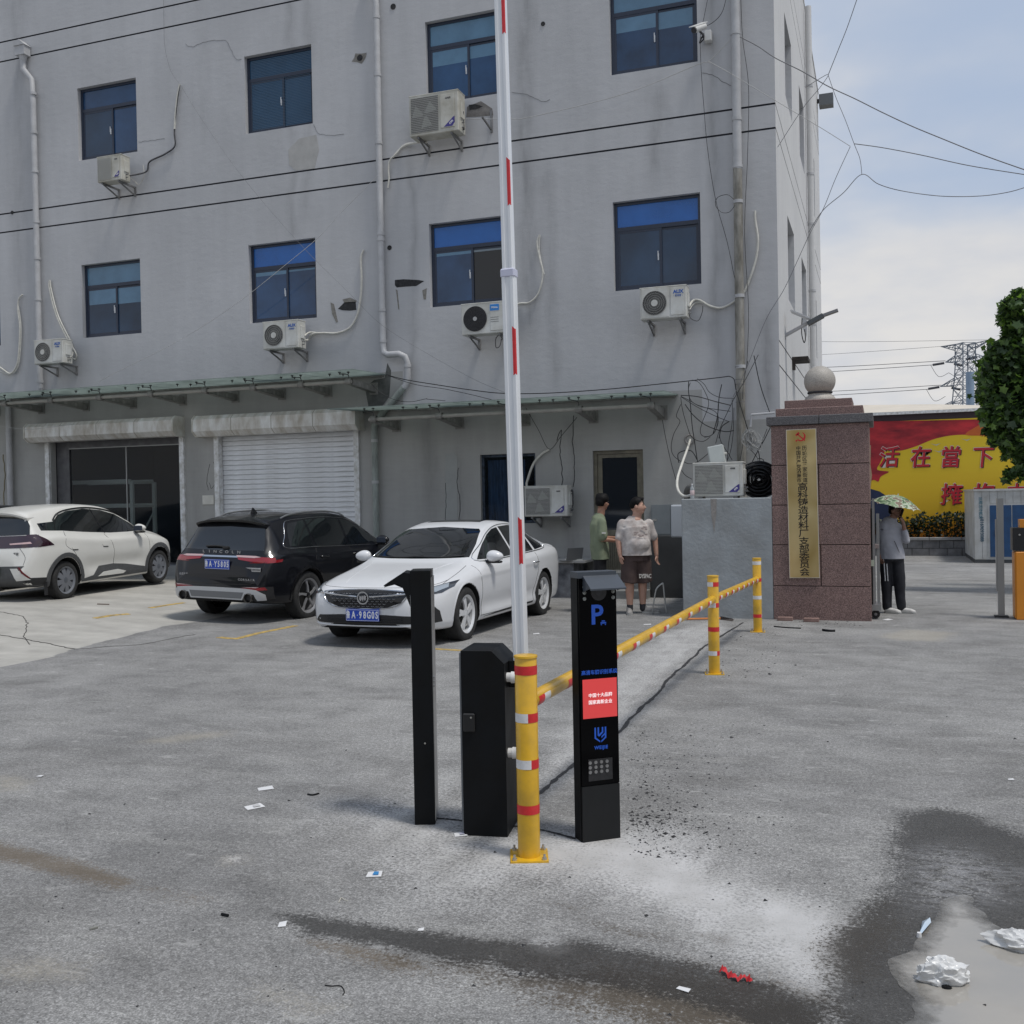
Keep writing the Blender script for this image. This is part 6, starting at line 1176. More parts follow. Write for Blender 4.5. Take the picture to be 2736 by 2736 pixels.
class Car:
    def __init__(s, name, label, loc, rz, T, paint, wb, tr, arch, tilt=(0, 0), side=None, cut=None):
        s.t = thing(name, label, 'car', loc, rz); s.t.rotation_euler = (tilt[0], tilt[1], rz); s.wb, s.tr = wb, tr
        F = {k: pch(v) for k, v in T.items()}; x0, x1 = min(a for a, _ in T['W']), max(a for a, _ in T['W'])
        xs_ = sorted(set([x0 + (x1 - x0) * (.5 - .5 * math.cos(math.pi * (i / 110))) for i in range(111)]))
        rings = []
        for x in xs_:
            W, zb, zl, zr, wr, zt = F['W'](x), F['ZB'](x), F['ZBELT'](x), F['ZR'](x), F['WR'](x), F['ZT'](x)
            zl = min(zl, zr - .012); zm = zb + (zl - zb) * .56; wbt = W - F['TB'](x) ; wr = min(wr, wbt - .01)
            c = [(0, zb), (W * .62, zb), (W - .085, zb + .008), (W - .028, zb + .07), (W - .012, zb + (zl - zb) * .3), (W, zm), (W - .004, zm + (zl - zm) * .45), (W - .018, zm + (zl - zm) * .78), (wbt, zl), (wbt + (wr - wbt) * .5, zl + (zr - zl) * .52), (wr, zr), (wr * .86, zr + (zt - zr) * .62), (wr * .5, zt - (zt - zr) * .10), (0, zt)]
            pr = crom([V((a, b, 0)) for a, b in c], 5); half = [(max(0, p.x) if 0 < i < len(pr) - 1 else 0., p.y) for i, p in enumerate(pr)]
            if side: half = [(y + side(x, z) * (1 if y > W * .8 else 0), z) for y, z in half]
            rings.append([(x, y, z) for y, z in half] + [(x, -y, z) for y, z in half[-2:0:-1]])
        n = len(rings[0]); mb = MB(); mb.v = [p for r in rings for p in r]
        for i in range(len(rings) - 1):
            for j in range(n): mb.f.append((i * n + j, i * n + (j + 1) % n, (i + 1) * n + (j + 1) % n, (i + 1) * n + j)); mb.m.append(0)
        mb.f += [tuple(range(n)), tuple((len(rings) - 1) * n + k for k in range(n - 1, -1, -1))]; mb.m += [0, 0]
        body = mb.build('body', [paint, arch_m], sh=None)
        cm = MB()
        for wx in (wb / 2, -wb / 2):
            for sy in (1, -1): cm.cyl((wx, sy * .60, tr), (wx, sy * 1.2, tr), arch, arch, 40)
        co_ = cm.build('cutter', arch_m); bo_ = body.modifiers.new('b', 'BOOLEAN'); bo_.object = co_; bo_.solver = 'EXACT'
        me = evaluated(body); bpy.data.objects.remove(co_); body.modifiers.clear(); body.data = me
        mi = np.zeros(len(me.polygons), np.int32)
        for p in me.polygons:
            c = p.center; rr = min(math.hypot(c.x - wx, c.z - tr) for wx in (wb / 2, -wb / 2))
            if abs(c.y) > .5 and rr < arch - .002 and abs(c.y) < F['W'](c.x) - .004 and (abs(p.normal.y) > .9 or rr > arch - .03) or c.z < F['ZB'](c.x) + .003: mi[p.index] = 1
            if abs(c.y) > .5 and abs(rr - arch) < .004: mi[p.index] = 1
        me.polygons.foreach_set('material_index', mi); smooth(me, 38); body.parent = s.t; s.body = body
        bm = bmesh.new(); bm.from_mesh(me); s.bvh = BVHTree.FromBMesh(bm); bm.free(); s.F = F
    def cast(s, ax, u, v):
        if ax == 'f': o, d = V((6, u, v)), V((-1, 0, 0))
        elif ax == 'r': o, d = V((-6, u, v)), V((1, 0, 0))
        elif ax == 'l': o, d = V((u, 4, v)), V((0, -1, 0))
        elif ax == 'R': o, d = V((u, -4, v)), V((0, 1, 0))
        elif ax == 't': o, d = V((u, v, 5)), V((0, 0, -1))
        else: d = V(ax[0]).normalized(); o = V(ax[1](u, v)) - d * 5
        h = s.bvh.ray_cast(o, d)
        if h[0] is None: return None
        n = h[1] if h[1].dot(d) < 0 else -h[1]
        return h[0], n
    def panel(s, nm, ax, poly, m, off=.004, grid=.05, rnd=0, parent=None, lab=None, thick=.012):
        pts = [V((a, b, 0)) for a, b in poly]
        if rnd: pts = crom(pts, rnd, True)
        P = []
        for i, a in enumerate(pts):
            b = pts[(i + 1) % len(pts)]; k = max(1, int((b - a).length / grid))
            for j in range(k): q = a.lerp(b, j / k); P.append((q.x, q.y))
        nb = len(P); A = np.array(P); lo, hi = A.min(0), A.max(0); G = [(x, y) for x in np.arange(lo[0] + grid / 2, hi[0], grid) for y in np.arange(lo[1] + grid / 2, hi[1], grid)]
        if G: Gn = np.array(G); sd = seg_dist(Gn, [tuple(p) for p in P]); G = [g for g, d in zip(G, sd) if d > grid * .3]
        vs, _, fs, _, _, _ = delaunay_2d_cdt([V(p) for p in P] + [V(g) for g in G], [], [list(range(nb))], 1, 1e-5)
        hit = [s.cast(ax, v.x, v.y) for v in vs]
        if any(h is None for h in hit):
            ok = [h for h in hit if h]; hit = [h if h else min(ok, key=lambda q: 0) for h in hit] if not ok else hit
        v3 = [(h[0] + h[1] * off) if h else None for h in hit]; v4 = [(h[0] - h[1] * thick) if h else None for h in hit]
        fs = [f for f in fs if all(v3[i] is not None for i in f)]
        if not fs: print('PANEL MISS', nm); return None
        idx = {}; V_ = []
        for f in fs:
            for i in f:
                if i not in idx: idx[i] = len(V_); V_.append(v3[i])
        F2 = [tuple(idx[i] for i in f) for f in fs]; ec = {}
        for f in F2:
            for a, b in zip(f, f[1:] + f[:1]): ec[(a, b)] = 1
        back = {}; inv = {b: a for a, b in idx.items()}
        for (a, b) in list(ec):
            if (b, a) not in ec:
                for q in (a, b):
                    if q not in back: back[q] = len(V_); V_.append(v4[inv[q]])
                F2.append((b, a, back[a], back[b]))
        o = MB().add(V_, F2).build(nm, m, parent or s.t, sh=35)
        if lab: o['label'] = lab
        return o
    def line(s, nm, ax, pts, r, m, off=.0, closed=False, k=5, parent=None, dense=.05):
        K = crom([V((a, b, 0)) for a, b in pts], k, closed) if k else [V((a, b, 0)) for a, b in pts]; L = []
        for p in K:
            h = s.cast(ax, p.x, p.y)
            if h: L.append(h[0] + h[1] * off)
        return MB().tube(L, r, 6, closed=closed).build(nm, m, parent or s.t, sh=60)
    def pt(s, ax, u, v, off=0.): h = s.cast(ax, u, v); return h[0] + h[1] * off
    def wheels(s, ry, W, rim_r, spokes, rim_m, hub_m, style):
        for sx in (1, -1):
            for sy in (1, -1):
                c = V((sx * s.wb / 2, 0, s.tr)); yo = sy * W; w_ = .205
                q = MB(); R_ = s.tr; pr = [(rim_r, yo - sy * .005), (rim_r + .012, yo), (R_ - .03, yo + sy * .003), (R_ - .008, yo - sy * .012), (R_, yo - sy * .035), (R_, yo - sy * (w_ - .035)), (R_ - .01, yo - sy * (w_ - .01)), (R_ - .05, yo - sy * w_), (rim_r, yo - sy * w_)]
                q.lathe(pr, c, 'y', 48, closed=True)
                for k in range(-2, 3):
                    yy = yo - sy * (w_ / 2 + k * .032); q.lathe([(R_ + .0015, yy - .011), (R_ + .0015, yy + .011)], c, 'y', 48)
                ty = q.build('wheel', mat('tyre_rubber', (.022, .022, .022), .8, var=.3, scale=20), s.t, sh=40)
                q = MB(); yf = yo - sy * .012; q.lathe([(rim_r + .002, yo - sy * .002), (rim_r - .012, yf + sy * .004), (rim_r - .028, yf - sy * .012), (rim_r - .034, yf - sy * .10), (rim_r - .05, yo - sy * .17)], c, 'y', 40)
                for k in range(spokes):
                    a0 = 2 * math.pi * k / spokes + .2
                    def P3(r, a, dy): return c + V((math.cos(a) * r, yf - sy * dy, math.sin(a) * r))
                    if style == 'twin': segs = [(a0 - .04, a0 - .20, .022, .016), (a0 + .06, a0 + .10, .03, .020)]
                    elif style == 'slash': segs = [(a0, a0 + .32, .016, .014), (a0 + .22, a0 + .20, .012, .012)]
                    else: segs = [(a0, a0, .034, .050)]
                    for (ai, ao, wi, wo) in segs:
                        ri, ro = .05, rim_r - .018; vs = []
                        for (r, a, w2, dy) in ((ri, ai, wi, .0), ((ri + ro) / 2, (ai + ao) / 2, (wi + wo) / 2, .004), (ro, ao, wo, .012)):
                            for sg in (-1, 1):
                                for dd2 in (0, .02): vs.append(P3(r, a + sg * w2 / r, dy + dd2))
                        q.add(vs, [(0, 2, 6, 4), (4, 6, 10, 8), (0, 4, 5, 1), (4, 8, 9, 5), (2, 3, 7, 6), (6, 7, 11, 10), (1, 5, 7, 3), (5, 9, 11, 7)])
                rim = q.build('rim', rim_m, ty, sh=30)
                q = MB(); q.lathe([(.001, yf + sy * .004), (.034, yf + sy * .002), (.055 if style != 'cover' else .085, yf - sy * .006), (.06 if style != 'cover' else .095, yf - sy * .03)], c, 'y', 24); q.build('hub_cap', hub_m, ty, sh=30)
                q = MB(); q.lathe([(.001, yo - sy * .07), (rim_r - .03, yo - sy * .10)], c, 'y', 30); q.lathe([(.05, yo - sy * .08), (rim_r * .72, yo - sy * .08), (rim_r * .72, yo - sy * .095)], c, 'y', 30); q.build('brake_disc', mat('brake_grey', (.012, .012, .012), .6), ty)
    def mirror(s, sy, x, z, m, low):
        b = s.pt('l' if sy > 0 else 'R', x, z - .03); o = V((x - .03, b.y + sy * .115, z + .04)); q = MB(); bm = bmesh.new(); bmesh.ops.create_icosphere(bm, subdivisions=3, radius=1)
        for v in bm.verts:
            c = v.co; f = .62 if c.x < 0 else 1.; v.co = V((o.x + c.x * .085 * f, o.y + c.y * .118, o.z + c.z * (.078 - .016 * c.y * sy)))
        me = bpy.data.meshes.new('mirror_shell'); bm.to_mesh(me); bm.free(); smooth(me, 60); me.materials.append(m); sh_ = link_mesh('mirror', me, s.t)
        q = MB(); q.tube([b, V((x - .02, b.y + sy * .05, z - .01)), o + V((0, -sy * .03, -.05))], .022, 8); q.box(o + V((-.045, -.09, -.088)), o + V((.05, .09, -.058)), 0, .01); q.build('mirror_foot', low, sh_, sh=40)
        q = MB(); q.box(o + V((-.058, -.085, -.045)), o + V((-.05, .085, .045)), 0, .003); q.build('mirror_glass', mat('mirror_glass', (.05, .06, .08), .05), sh_)
    def plate(s, ax, x, z, txt, col, w=.44, h=.14, tilt=0.):
        sg = 1 if ax == 'f' else -1; Xd = V((0, sg, 0)); 
        pl_ = MB().box((x - .004, -w / 2, z - h / 2), (x + .004, w / 2, z + h / 2), 0, .003).build('licence_plate', col, s.t)
        c = V((x + sg * .0055, 0, z)); wt = mat('plate_white', (.68, .7, .74), .45)
        if col.name == 'plate_green': wt = ink
        q = MB(); e = .006
        for a, b in (((-w / 2 + .006, -h / 2 + .006), (w / 2 - .006, -h / 2 + .010)), ((-w / 2 + .006, h / 2 - .010), (w / 2 - .006, h / 2 - .006)), ((-w / 2 + .006, -h / 2 + .01), (-w / 2 + .010, h / 2 - .01)), ((w / 2 - .010, -h / 2 + .01), (w / 2 - .006, h / 2 - .01))): q.box((c.x - .0005, a[0], z + a[1]), (c.x + .0005, b[0], z + b[1]))
        q.build('plate_border', wt, pl_)
        n = len(txt)
        xs2 = [-.178, -.108, -.016, .040, .096, .150, .198] if n == 7 else [-.185 + .05 * i for i in range(n)]
        for i, ch in enumerate(txt): text(ch, .115 if i else .10, wt, pl_, c + Xd * (xs2[i] - .008) , Xd, (0, 0, 1), 'plate_character', .0012, .0035 if i else .002, sx=.62 if i else .5)
        MB().cyl(c + Xd * -.064 , c + Xd * -.064 + V((sg * .001, 0, 0)), .006, .006, 8).build('plate_dot', wt, pl_)
def paint(nm, c, sp=.5, co=1.): 
    m = mat(nm, c, .32, 0., coat=co, var=.03, scale=1.5, spec=sp); m.node_tree.nodes['Principled BSDF'].inputs['Coat Roughness'].default_value = .03; return m
cg_m = mat('tinted_car_glass', (.006, .008, .010), .03, spec=.6, coat=.6); chrome = mat('chrome', (.62, .63, .65), .12, 1.); seam_m = mat('panel_gap', (.02, .02, .02), .8); gb_m = mat('gloss_black', (.008, .008, .009), .12); sat = mat('satin_black_plastic', (.018, .018, .019), .55); lamp_c = mat('clear_lamp', (.30, .34, .38), .08, coat=1.); lamp_d = mat('smoked_lamp', (.03, .035, .045), .05, coat=1.); redl = mat('red_tail_lamp', (.26, .006, .012), .15, coat=1.); redl2 = mat('pale_red_lamp', (.55, .38, .38), .15, coat=1.); pb_m = mat('plate_blue', (.012, .06, .42), .4); pg_m = mat('plate_green', (.10, .50, .22), .4)

# --- white sedan, nose towards the camera
ws_m = paint('white_pearl_paint', (.66, .67, .685), .4, .6)
T = dict(ZT=[(2.375, .60), (2.35, .655), (2.28, .70), (2.1, .765), (1.8, .835), (1.4, .90), (1.12, .945), (1.0, .985), (.6, 1.165), (.2, 1.33), (-.05, 1.405), (-.45, 1.452), (-.9, 1.435), (-1.3, 1.36), (-1.7, 1.235), (-2.05, 1.10), (-2.2, 1.055), (-2.42, 1.035), (-2.5, .97), (-2.53, .82)],
         ZR=[(2.375, .58), (2.28, .665), (2.1, .73), (1.8, .80), (1.4, .865), (1.05, .925), (.8, 1.0), (.5, 1.13), (.2, 1.265), (-.05, 1.335), (-.45, 1.385), (-.9, 1.37), (-1.3, 1.30), (-1.7, 1.17), (-2.05, 1.05), (-2.2, 1.01), (-2.42, .99), (-2.53, .78)],
         WR=[(2.375, .42), (2.28, .60), (2.1, .68), (1.4, .72), (1.05, .735), (.8, .725), (.5, .68), (.2, .625), (-.1, .59), (-.9, .565), (-1.3, .57), (-1.7, .60), (-2.05, .66), (-2.4, .70), (-2.53, .5)],
         ZBELT=[(2.375, .53), (2.28, .60), (2.1, .67), (1.8, .73), (1.4, .80), (1.05, .86), (.8, .905), (0, .935), (-1, .965), (-1.5, .985), (-2.05, .98), (-2.42, .93), (-2.53, .72)],
         W=[(2.375, .42), (2.35, .55), (2.30, .66), (2.2, .76), (2.05, .84), (1.8, .902), (1.4, .928), (0, .93), (-1.4, .93), (-2.0, .905), (-2.3, .84), (-2.45, .75), (-2.53, .6)],
         TB=[(2.4, .03), (1.6, .055), (1.0, .07), (-1.8, .07), (-2.5, .05)],
         ZB=[(2.375, .36), (2.35, .29), (2.28, .245), (2.1, .21), (1.4, .19), (-1.4, .19), (-2.2, .23), (-2.45, .3), (-2.53, .4)])
def sd_side(x, z): return (-.020 * math.exp(-((z - .40) / .085) ** 2) + .010 * math.exp(-((z - .275) / .04) ** 2) + .007 * math.exp(-((z - (.79 + .02 * x * -1)) / .025) ** 2)) * float(sm(np.array((1.25 - abs(x + .05)) / .4)))
c1 = Car('parked_car', 'white sedan parked nose towards the camera, behind the side-on black kiosk', (-5.662, 13.137, -.015), -1.596, T, ws_m, 2.829, .333, .375, side=sd_side)
c1.wheels(0, .905, .235, 5, mat('silver_alloy', (.72, .73, .74), .35, .35), mat('silver_alloy', (.72, .73, .74), .35, .35), 'twin')
c1.panel('windscreen', 'f', [(-.70, .995), (-.35, .985), (0, .982), (.35, .985), (.70, .995), (.65, 1.15), (.575, 1.305), (.53, 1.335), (0, 1.365), (-.53, 1.335), (-.575, 1.305), (-.65, 1.15)], cg_m, .003, .04)
c1.panel('rear_window', 'r', [(-.62, 1.09), (.62, 1.09), (.54, 1.33), (0, 1.375), (-.54, 1.33)], cg_m, .003, .05)
for ax, sy in (('l', 1), ('R', -1)):
    for nm, poly in (('front_side_window', [(.80, .962), (.1, .955), (-.30, .965), (-.31, 1.345), (-.12, 1.325), (.12, 1.262), (.40, 1.15)]), ('rear_side_window', [(-.36, .968), (-1.12, .985), (-1.17, 1.315), (-.8, 1.362), (-.37, 1.352)]), ('quarter_window', [(-1.20, .99), (-1.58, 1.015), (-1.64, 1.05), (-1.5, 1.175), (-1.24, 1.297)])): c1.panel(nm, ax, poly, cg_m, .003, .05)
    c1.line('window_trim', ax, [(.86, .955), (.1, .942), (-1.1, .972), (-1.6, 1.0), (-1.68, 1.05), (-1.5, 1.2), (-1.2, 1.318), (-.8, 1.378), (-.3, 1.368), (.1, 1.283), (.42, 1.158)], .007, chrome, .002, closed=True)
    for L in ([(1.02, .90), (.98, .7), (.98, .45), (1.0, .27)], [(-.34, .93), (-.35, .6), (-.34, .26)], [(-1.12, .95), (-1.14, .75), (-1.02, .55), (-.95, .4), (-.92, .27)], [(1.0, .272), (0, .262), (-.92, .27)]): c1.line('panel_gap', ax, L, .004, seam_m, -.001)
    for x in (-.20, -1.02):
        p = c1.pt(ax, x, .82); q = MB(); q.tube(crom([p + V((.095, 0, 0)), p + V((.06, sy * .028, 0)), p + V((-.06, sy * .028, 0)), p + V((-.095, 0, 0))], 4), .011, 8); q.build('door_handle', chrome, c1.t, sh=60)
    c1.panel('side_skirt_trim', ax, [(.9, .245), (-.9, .25), (-.9, .275), (.3, .272)], sat, .004, .06)
    c1.panel('arch_liner', ax, [(1.4145 + math.cos(a_) * .395, .333 + math.sin(a_) * .395) for a_ in np.linspace(.0, math.pi, 14)] + [(1.4145 + math.cos(a_) * .383, .333 + math.sin(a_) * .383) for a_ in np.linspace(math.pi, 0, 14)], ws_m, .006, .05)
c1.panel('sunroof', 't', [(-.22, -.40), (-.19, 0), (-.22, .40), (-.95, .40), (-.97, 0), (-.95, -.40)], cg_m, .003, .08)
c1.line('bonnet_gap', 'f', [(-.80, .775), (-.72, .735), (-.4, .716), (0, .712), (.4, .716), (.72, .735), (.80, .775)], .004, seam_m, -.001)
for sy in (1, -1): c1.line('bonnet_crease', 't', [(2.12, sy * .38), (1.7, sy * .46), (1.3, sy * .52), (1.08, sy * .58)], .006, ws_m, -.002); c1.line('bonnet_side_gap', 't', [(1.9, sy * .80), (1.5, sy * .79), (1.1, sy * .76)], .0035, seam_m, -.001)
gr = c1.panel('grille', 'f', [(-.50, .672), (-.3, .685), (0, .69), (.3, .685), (.50, .672), (.55, .64), (.48, .55), (.32, .498), (0, .485), (-.32, .498), (-.48, .55), (-.55, .64)], gb_m, .004, .04)
c1.line('grille_frame', 'f', [(-.51, .677), (0, .695), (.51, .677), (.555, .642), (.49, .548), (.33, .493), (0, .479), (-.33, .493), (-.49, .548), (-.555, .642)], .008, chrome, .004, closed=True)
q = MB()
for r in range(6):
    for i in range(-8, 9):
        y = i * .062 + (r % 2) * .031; z = .505 + r * .030
        if abs(y) > .27 + (z - .49) * 1.45 or abs(y) > .49: continue
        p = c1.cast('f', y, z)
        if p: q.tube([p[0] + V((.006, -.020, .004)), p[0] + V((.010, 0, -.002)), p[0] + V((.006, .020, .004))], .003, 4)
q = q.build('grille_chevrons', mat('dull_chrome', (.30, .31, .33), .3, .8), gr); q['kind'] = 'stuff'
for sy in (1, -1): c1.line('grille_wing', 'f', [(sy * .085, .615), (sy * .25, .626), (sy * .48, .644), (sy * .62, .656)], .011, chrome, .006)
p = c1.pt('f', 0, .60, .012); em_ = MB().lathe([(.062, -.006), (.074, -.006), (.076, .003), (.062, .003)], p, 'x', 36, closed=True).build('maker_emblem', chrome, c1.t, sh=40)
q = MB(); 
for k in (-1, 0, 1):
    o = p + V((.002, k * .030, -k * -.004)); q.prism([o + V((0, -.010, .030)), o + V((0, .016, .018)), o + V((0, .012, -.024)), o + V((0, 0, -.036)), o + V((0, -.014, -.012))], (.004, 0, 0))
q.build('emblem_shields', mat('emblem_silver', (.6, .6, .62), .2, .9), em_)
for sy in (1, -1):
    hl = c1.panel('headlight', 'f', [(sy * .60, .668), (sy * .70, .70), (sy * .80, .735), (sy * .875, .765), (sy * .885, .70), (sy * .84, .645), (sy * .74, .63)], lamp_d, .005, .03)
    c1.panel('headlight_lens', 'f', [(sy * .70, .69), (sy * .84, .74), (sy * .86, .70), (sy * .80, .66), (sy * .72, .655)], lamp_c, .008, .03, parent=hl)
    c1.panel('bumper_vent', 'f', [(sy * .80, .50), (sy * .835, .44), (sy * .84, .31), (sy * .76, .30), (sy * .79, .40)], sat, .004, .03)
li = c1.panel('lower_intake', 'f', [(-.62, .395), (-.3, .41), (.3, .41), (.62, .395), (.71, .325), (.66, .305), (0, .295), (-.66, .305), (-.71, .325)], sat, .004, .05)
for z in (.32, .345, .37): c1.line('intake_bar', 'f', [(-.5, z + .004), (0, z), (.5, z + .004)], .005, gb_m, .005, parent=li)
c1.line('bumper_lip', 'f', [(-.72, .285), (-.4, .278), (0, .274), (.4, .278), (.72, .285)], .012, ws_m, .002)
c1.plate('f', 2.402, .405, '鲁A98G0S', pb_m)
for sy in (1, -1): c1.mirror(sy, .66, .955, ws_m, gb_m)
c1.line('wiper', 'f', [(-.62, 1.0), (-.2, .99), (.1, 1.005)], .008, sat, .012); c1.line('wiper', 'f', [(-.05, 1.0), (.35, .99), (.64, 1.01)], .008, sat, .012); 
p = c1.pt('t', -1.1, 0); MB().box(p + V((-.05, -.03, -.01)), p + V((.05, .03, .03)), 0, .01).build('roof_antenna', ws_m, c1.t)
for sy in (1, -1): c1.panel('tail_lamp', 'r', [(sy * .45, .93), (sy * .74, .93), (sy * .76, .86), (sy * .48, .85)], redl, .004, .05)

# --- black SUV seen from behind
bk_m = paint('black_metallic_paint', (.004, .0045, .007), .2, .55)
T = dict(ZT=[(2.25, .75), (2.2, .86), (2.05, .96), (1.6, 1.04), (1.15, 1.09), (1.0, 1.13), (.6, 1.35), (.3, 1.495), (.0, 1.575), (-.5, 1.615), (-1.2, 1.60), (-1.7, 1.555), (-1.93, 1.52), (-1.985, 1.47), (-2.02, 1.38), (-2.10, 1.22), (-2.17, 1.09), (-2.22, 1.03), (-2.29, .9), (-2.33, .72)],
         ZR=[(2.25, .72), (2.05, .9), (1.6, .99), (1.1, 1.05), (.8, 1.15), (.5, 1.29), (.3, 1.39), (0, 1.485), (-.5, 1.53), (-1.2, 1.515), (-1.7, 1.455), (-1.93, 1.40), (-2.02, 1.27), (-2.1, 1.14), (-2.2, 1.0), (-2.33, .68)],
         WR=[(2.25, .5), (2.05, .72), (1.1, .78), (.8, .755), (.5, .71), (0, .645), (-1.2, .62), (-1.7, .62), (-1.93, .63), (-2.1, .69), (-2.2, .70), (-2.33, .6)],
         ZBELT=[(2.25, .66), (2.05, .84), (1.1, .99), (0, 1.02), (-1.2, 1.055), (-1.8, 1.08), (-2.0, 1.06), (-2.2, .95), (-2.33, .62)],
         W=[(2.25, .55), (2.2, .72), (2.05, .85), (1.7, .92), (1.35, .943), (-1.35, .943), (-1.85, .925), (-2.1, .885), (-2.25, .82), (-2.33, .72)],
         TB=[(2.3, .03), (1.1, .07), (-1.6, .075), (-2.1, .08), (-2.33, .04)],
         ZB=[(2.25, .4), (2.1, .28), (1.4, .25), (-1.4, .26), (-2.1, .30), (-2.28, .33), (-2.33, .36)])
c2 = Car('parked_car', 'black SUV parked facing the wall, its tail towards the camera', (-8.934, 14.906, -.005), 1.511, T, bk_m, 2.711, .363, .405, tilt=(.027, 0), side=lambda x, z: (.012 * math.exp(-((z - .87) / .03) ** 2) - .012 * math.exp(-((z - .5) / .1) ** 2)) * float(sm(np.array((1.5 - abs(x)) / .4))))
c2.wheels(0, .925, .262, 5, mat('dark_machined_alloy', (.30, .30, .31), .35, .4), gb_m, 'slash')
rg_ = c2.panel('rear_window', 'r', [(-.70, 1.065), (0, 1.055), (.70, 1.065), (.66, 1.2), (.60, 1.375), (0, 1.40), (-.60, 1.375), (-.66, 1.2)], cg_m, .003, .04)
q = MB(); sp3 = [(-1.90, .60, 1.50), (-2.07, .58, 1.455), (-2.115, .30, 1.49), (-2.12, 0, 1.50)]; sp3 += [(x, -y, z) for x, y, z in sp3[-2::-1]]; fr3 = [(-1.78, .60, 1.50), (-1.80, .3, 1.55), (-1.80, 0, 1.56)]
rowA = [(-1.82, y * 1.0, 1.545 - .13 * (abs(y) / .62) ** 3 ) for y in np.linspace(.62, -.62, 15)]; rowB = [(-2.10 + .07 * (abs(y) / .62) ** 3, y, 1.50 - .06 * (abs(y) / .62) ** 3) for y in np.linspace(.62, -.62, 15)]; rowC = [(x + .01, y, z - .028) for x, y, z in rowB]; rowD = [(-1.92, y, z - .09) for x, y, z in rowA]
q.add(rowA + rowB + rowC + rowD, [(k * 15 + i, k * 15 + i + 1, (k + 1) * 15 + i + 1, (k + 1) * 15 + i) for k in range(3) for i in range(14)] + [(0, 15, 30, 45), (14, 29, 44, 59)]); q.build('roof_spoiler', bk_m, c2.t, sh=40)
for ax, sy in (('l', 1), ('R', -1)):
    for nm, poly in (('front_side_window', [(.86, 1.075), (.1, 1.065), (-.12, 1.068), (-.13, 1.47), (.1, 1.445), (.42, 1.315), (.7, 1.16)]), ('rear_side_window', [(-.18, 1.068), (-1.05, 1.095), (-1.07, 1.485), (-.6, 1.50), (-.19, 1.475)]), ('quarter_window', [(-1.11, 1.10), (-1.72, 1.115), (-1.62, 1.32), (-1.52, 1.44), (-1.13, 1.48)])): c2.panel(nm, ax, poly, cg_m, .003, .05)
    c2.line('window_trim', ax, [(.92, 1.058), (.1, 1.050), (-1.1, 1.082), (-1.82, 1.098), (-1.72, 1.27), (-1.60, 1.44), (-1.45, 1.485), (-1.1, 1.503), (-.6, 1.517), (-.1, 1.492), (.15, 1.455), (.5, 1.295)], .005, chrome, .002, closed=True)
    for L in ([(1.02, 1.0), (1.0, .6), (1.02, .32)], [(-.15, 1.04), (-.16, .7), (-.14, .32)], [(-1.08, 1.07), (-1.2, .85), (-1.0, .6), (-.92, .33)]): c2.line('panel_gap', ax, L, .004, seam_m, -.001)
    for x in (-.02, -.95): p = c2.pt(ax, x, .93); q = MB(); q.tube(crom([p + V((.10, 0, 0)), p + V((.06, sy * .03, 0)), p + V((-.06, sy * .03, 0)), p + V((-.10, 0, 0))], 4), .013, 8); q.build('door_handle', bk_m, c2.t, sh=60)
    for wx in (1, -1): c2.panel('wheel_arch_trim', ax, [(wx * 1.3555 + math.cos(a_) * .455, .363 + math.sin(a_) * .455) for a_ in np.linspace(-.05, math.pi + .05, 18)] + [(wx * 1.3555 + math.cos(a_) * .413, .363 + math.sin(a_) * .413) for a_ in np.linspace(math.pi + .05, -.05, 18)], gb_m, .012, .05)
    K_ = [(.25, 1.50), (.0, 1.585), (-.5, 1.635), (-1.1, 1.63), (-1.5, 1.59), (-1.68, 1.535)]; q = MB(); q.tube(crom([c2.pt('t', x, sy * .575) + V((0, 0, h_)) for x, h_ in ((.15, .0), (.0, .022), (-.4, .032), (-.9, .034), (-1.35, .026), (-1.6, .0))], 5), .014, 8); q.build('roof_rail', mat('satin_silver', (.42, .43, .44), .3, .8), c2.t, sh=60)
    c2.panel('tail_lamp', 'r', [(sy * .30, .985), (sy * .60, .985), (sy * .86, .965), (sy * .875, .91), (sy * .55, .912), (sy * .34, .935)], redl, .006, .035)
    c2.panel('tail_lamp_side', ax, [(-2.28, .925), (-1.98, .945), (-2.0, .905), (-2.28, .89)], redl, .006, .03)
    c2.panel('tail_lamp_strip', 'r', [(sy * .29, .993), (sy * .62, .990), (sy * .70, .975), (sy * .60, .962), (sy * .31, .968)], redl2, .010, .03)
    c2.panel('rear_reflector', 'r', [(sy * .42, .535), (sy * .80, .555), (sy * .82, .515), (sy * .56, .50)], redl, .006, .035); c2.panel('fog_strip', 'r', [(sy * .44, .548), (sy * .74, .562), (sy * .70, .545)], redl2, .009, .03)
    q = MB(); c = V((-2.345, sy * .58, .40)); q.lathe([(.052, .05), (.062, -.03), (.068, -.03), (.068, .05)], c, 'x', 28, closed=True); q.build('exhaust_tip', mat('smoked_chrome', (.20, .19, .18), .25, .9), c2.t, sh=40); MB().cyl(c + V((.02, 0, 0)), c + V((.03, 0, 0)), .055, .055, 20).build('exhaust_bore', arch_m, c2.t)
c2.panel('light_bar', 'r', [(-.30, .985), (.30, .985), (.32, .962), (-.32, .962)], chrome, .006, .04)
c2.line('tailgate_gap', 'r', [(-.70, 1.05), (-.78, .93), (-.72, .70), (-.60, .60), (0, .585), (.60, .60), (.72, .70), (.78, .93), (.70, 1.05)], .004, seam_m, -.001)
c2.panel('lower_bumper', 'r', [(-.86, .56), (-.5, .54), (0, .54), (.5, .54), (.86, .56), (.86, .38), (.5, .37), (-.5, .37), (-.86, .38)], sat, .005, .05)
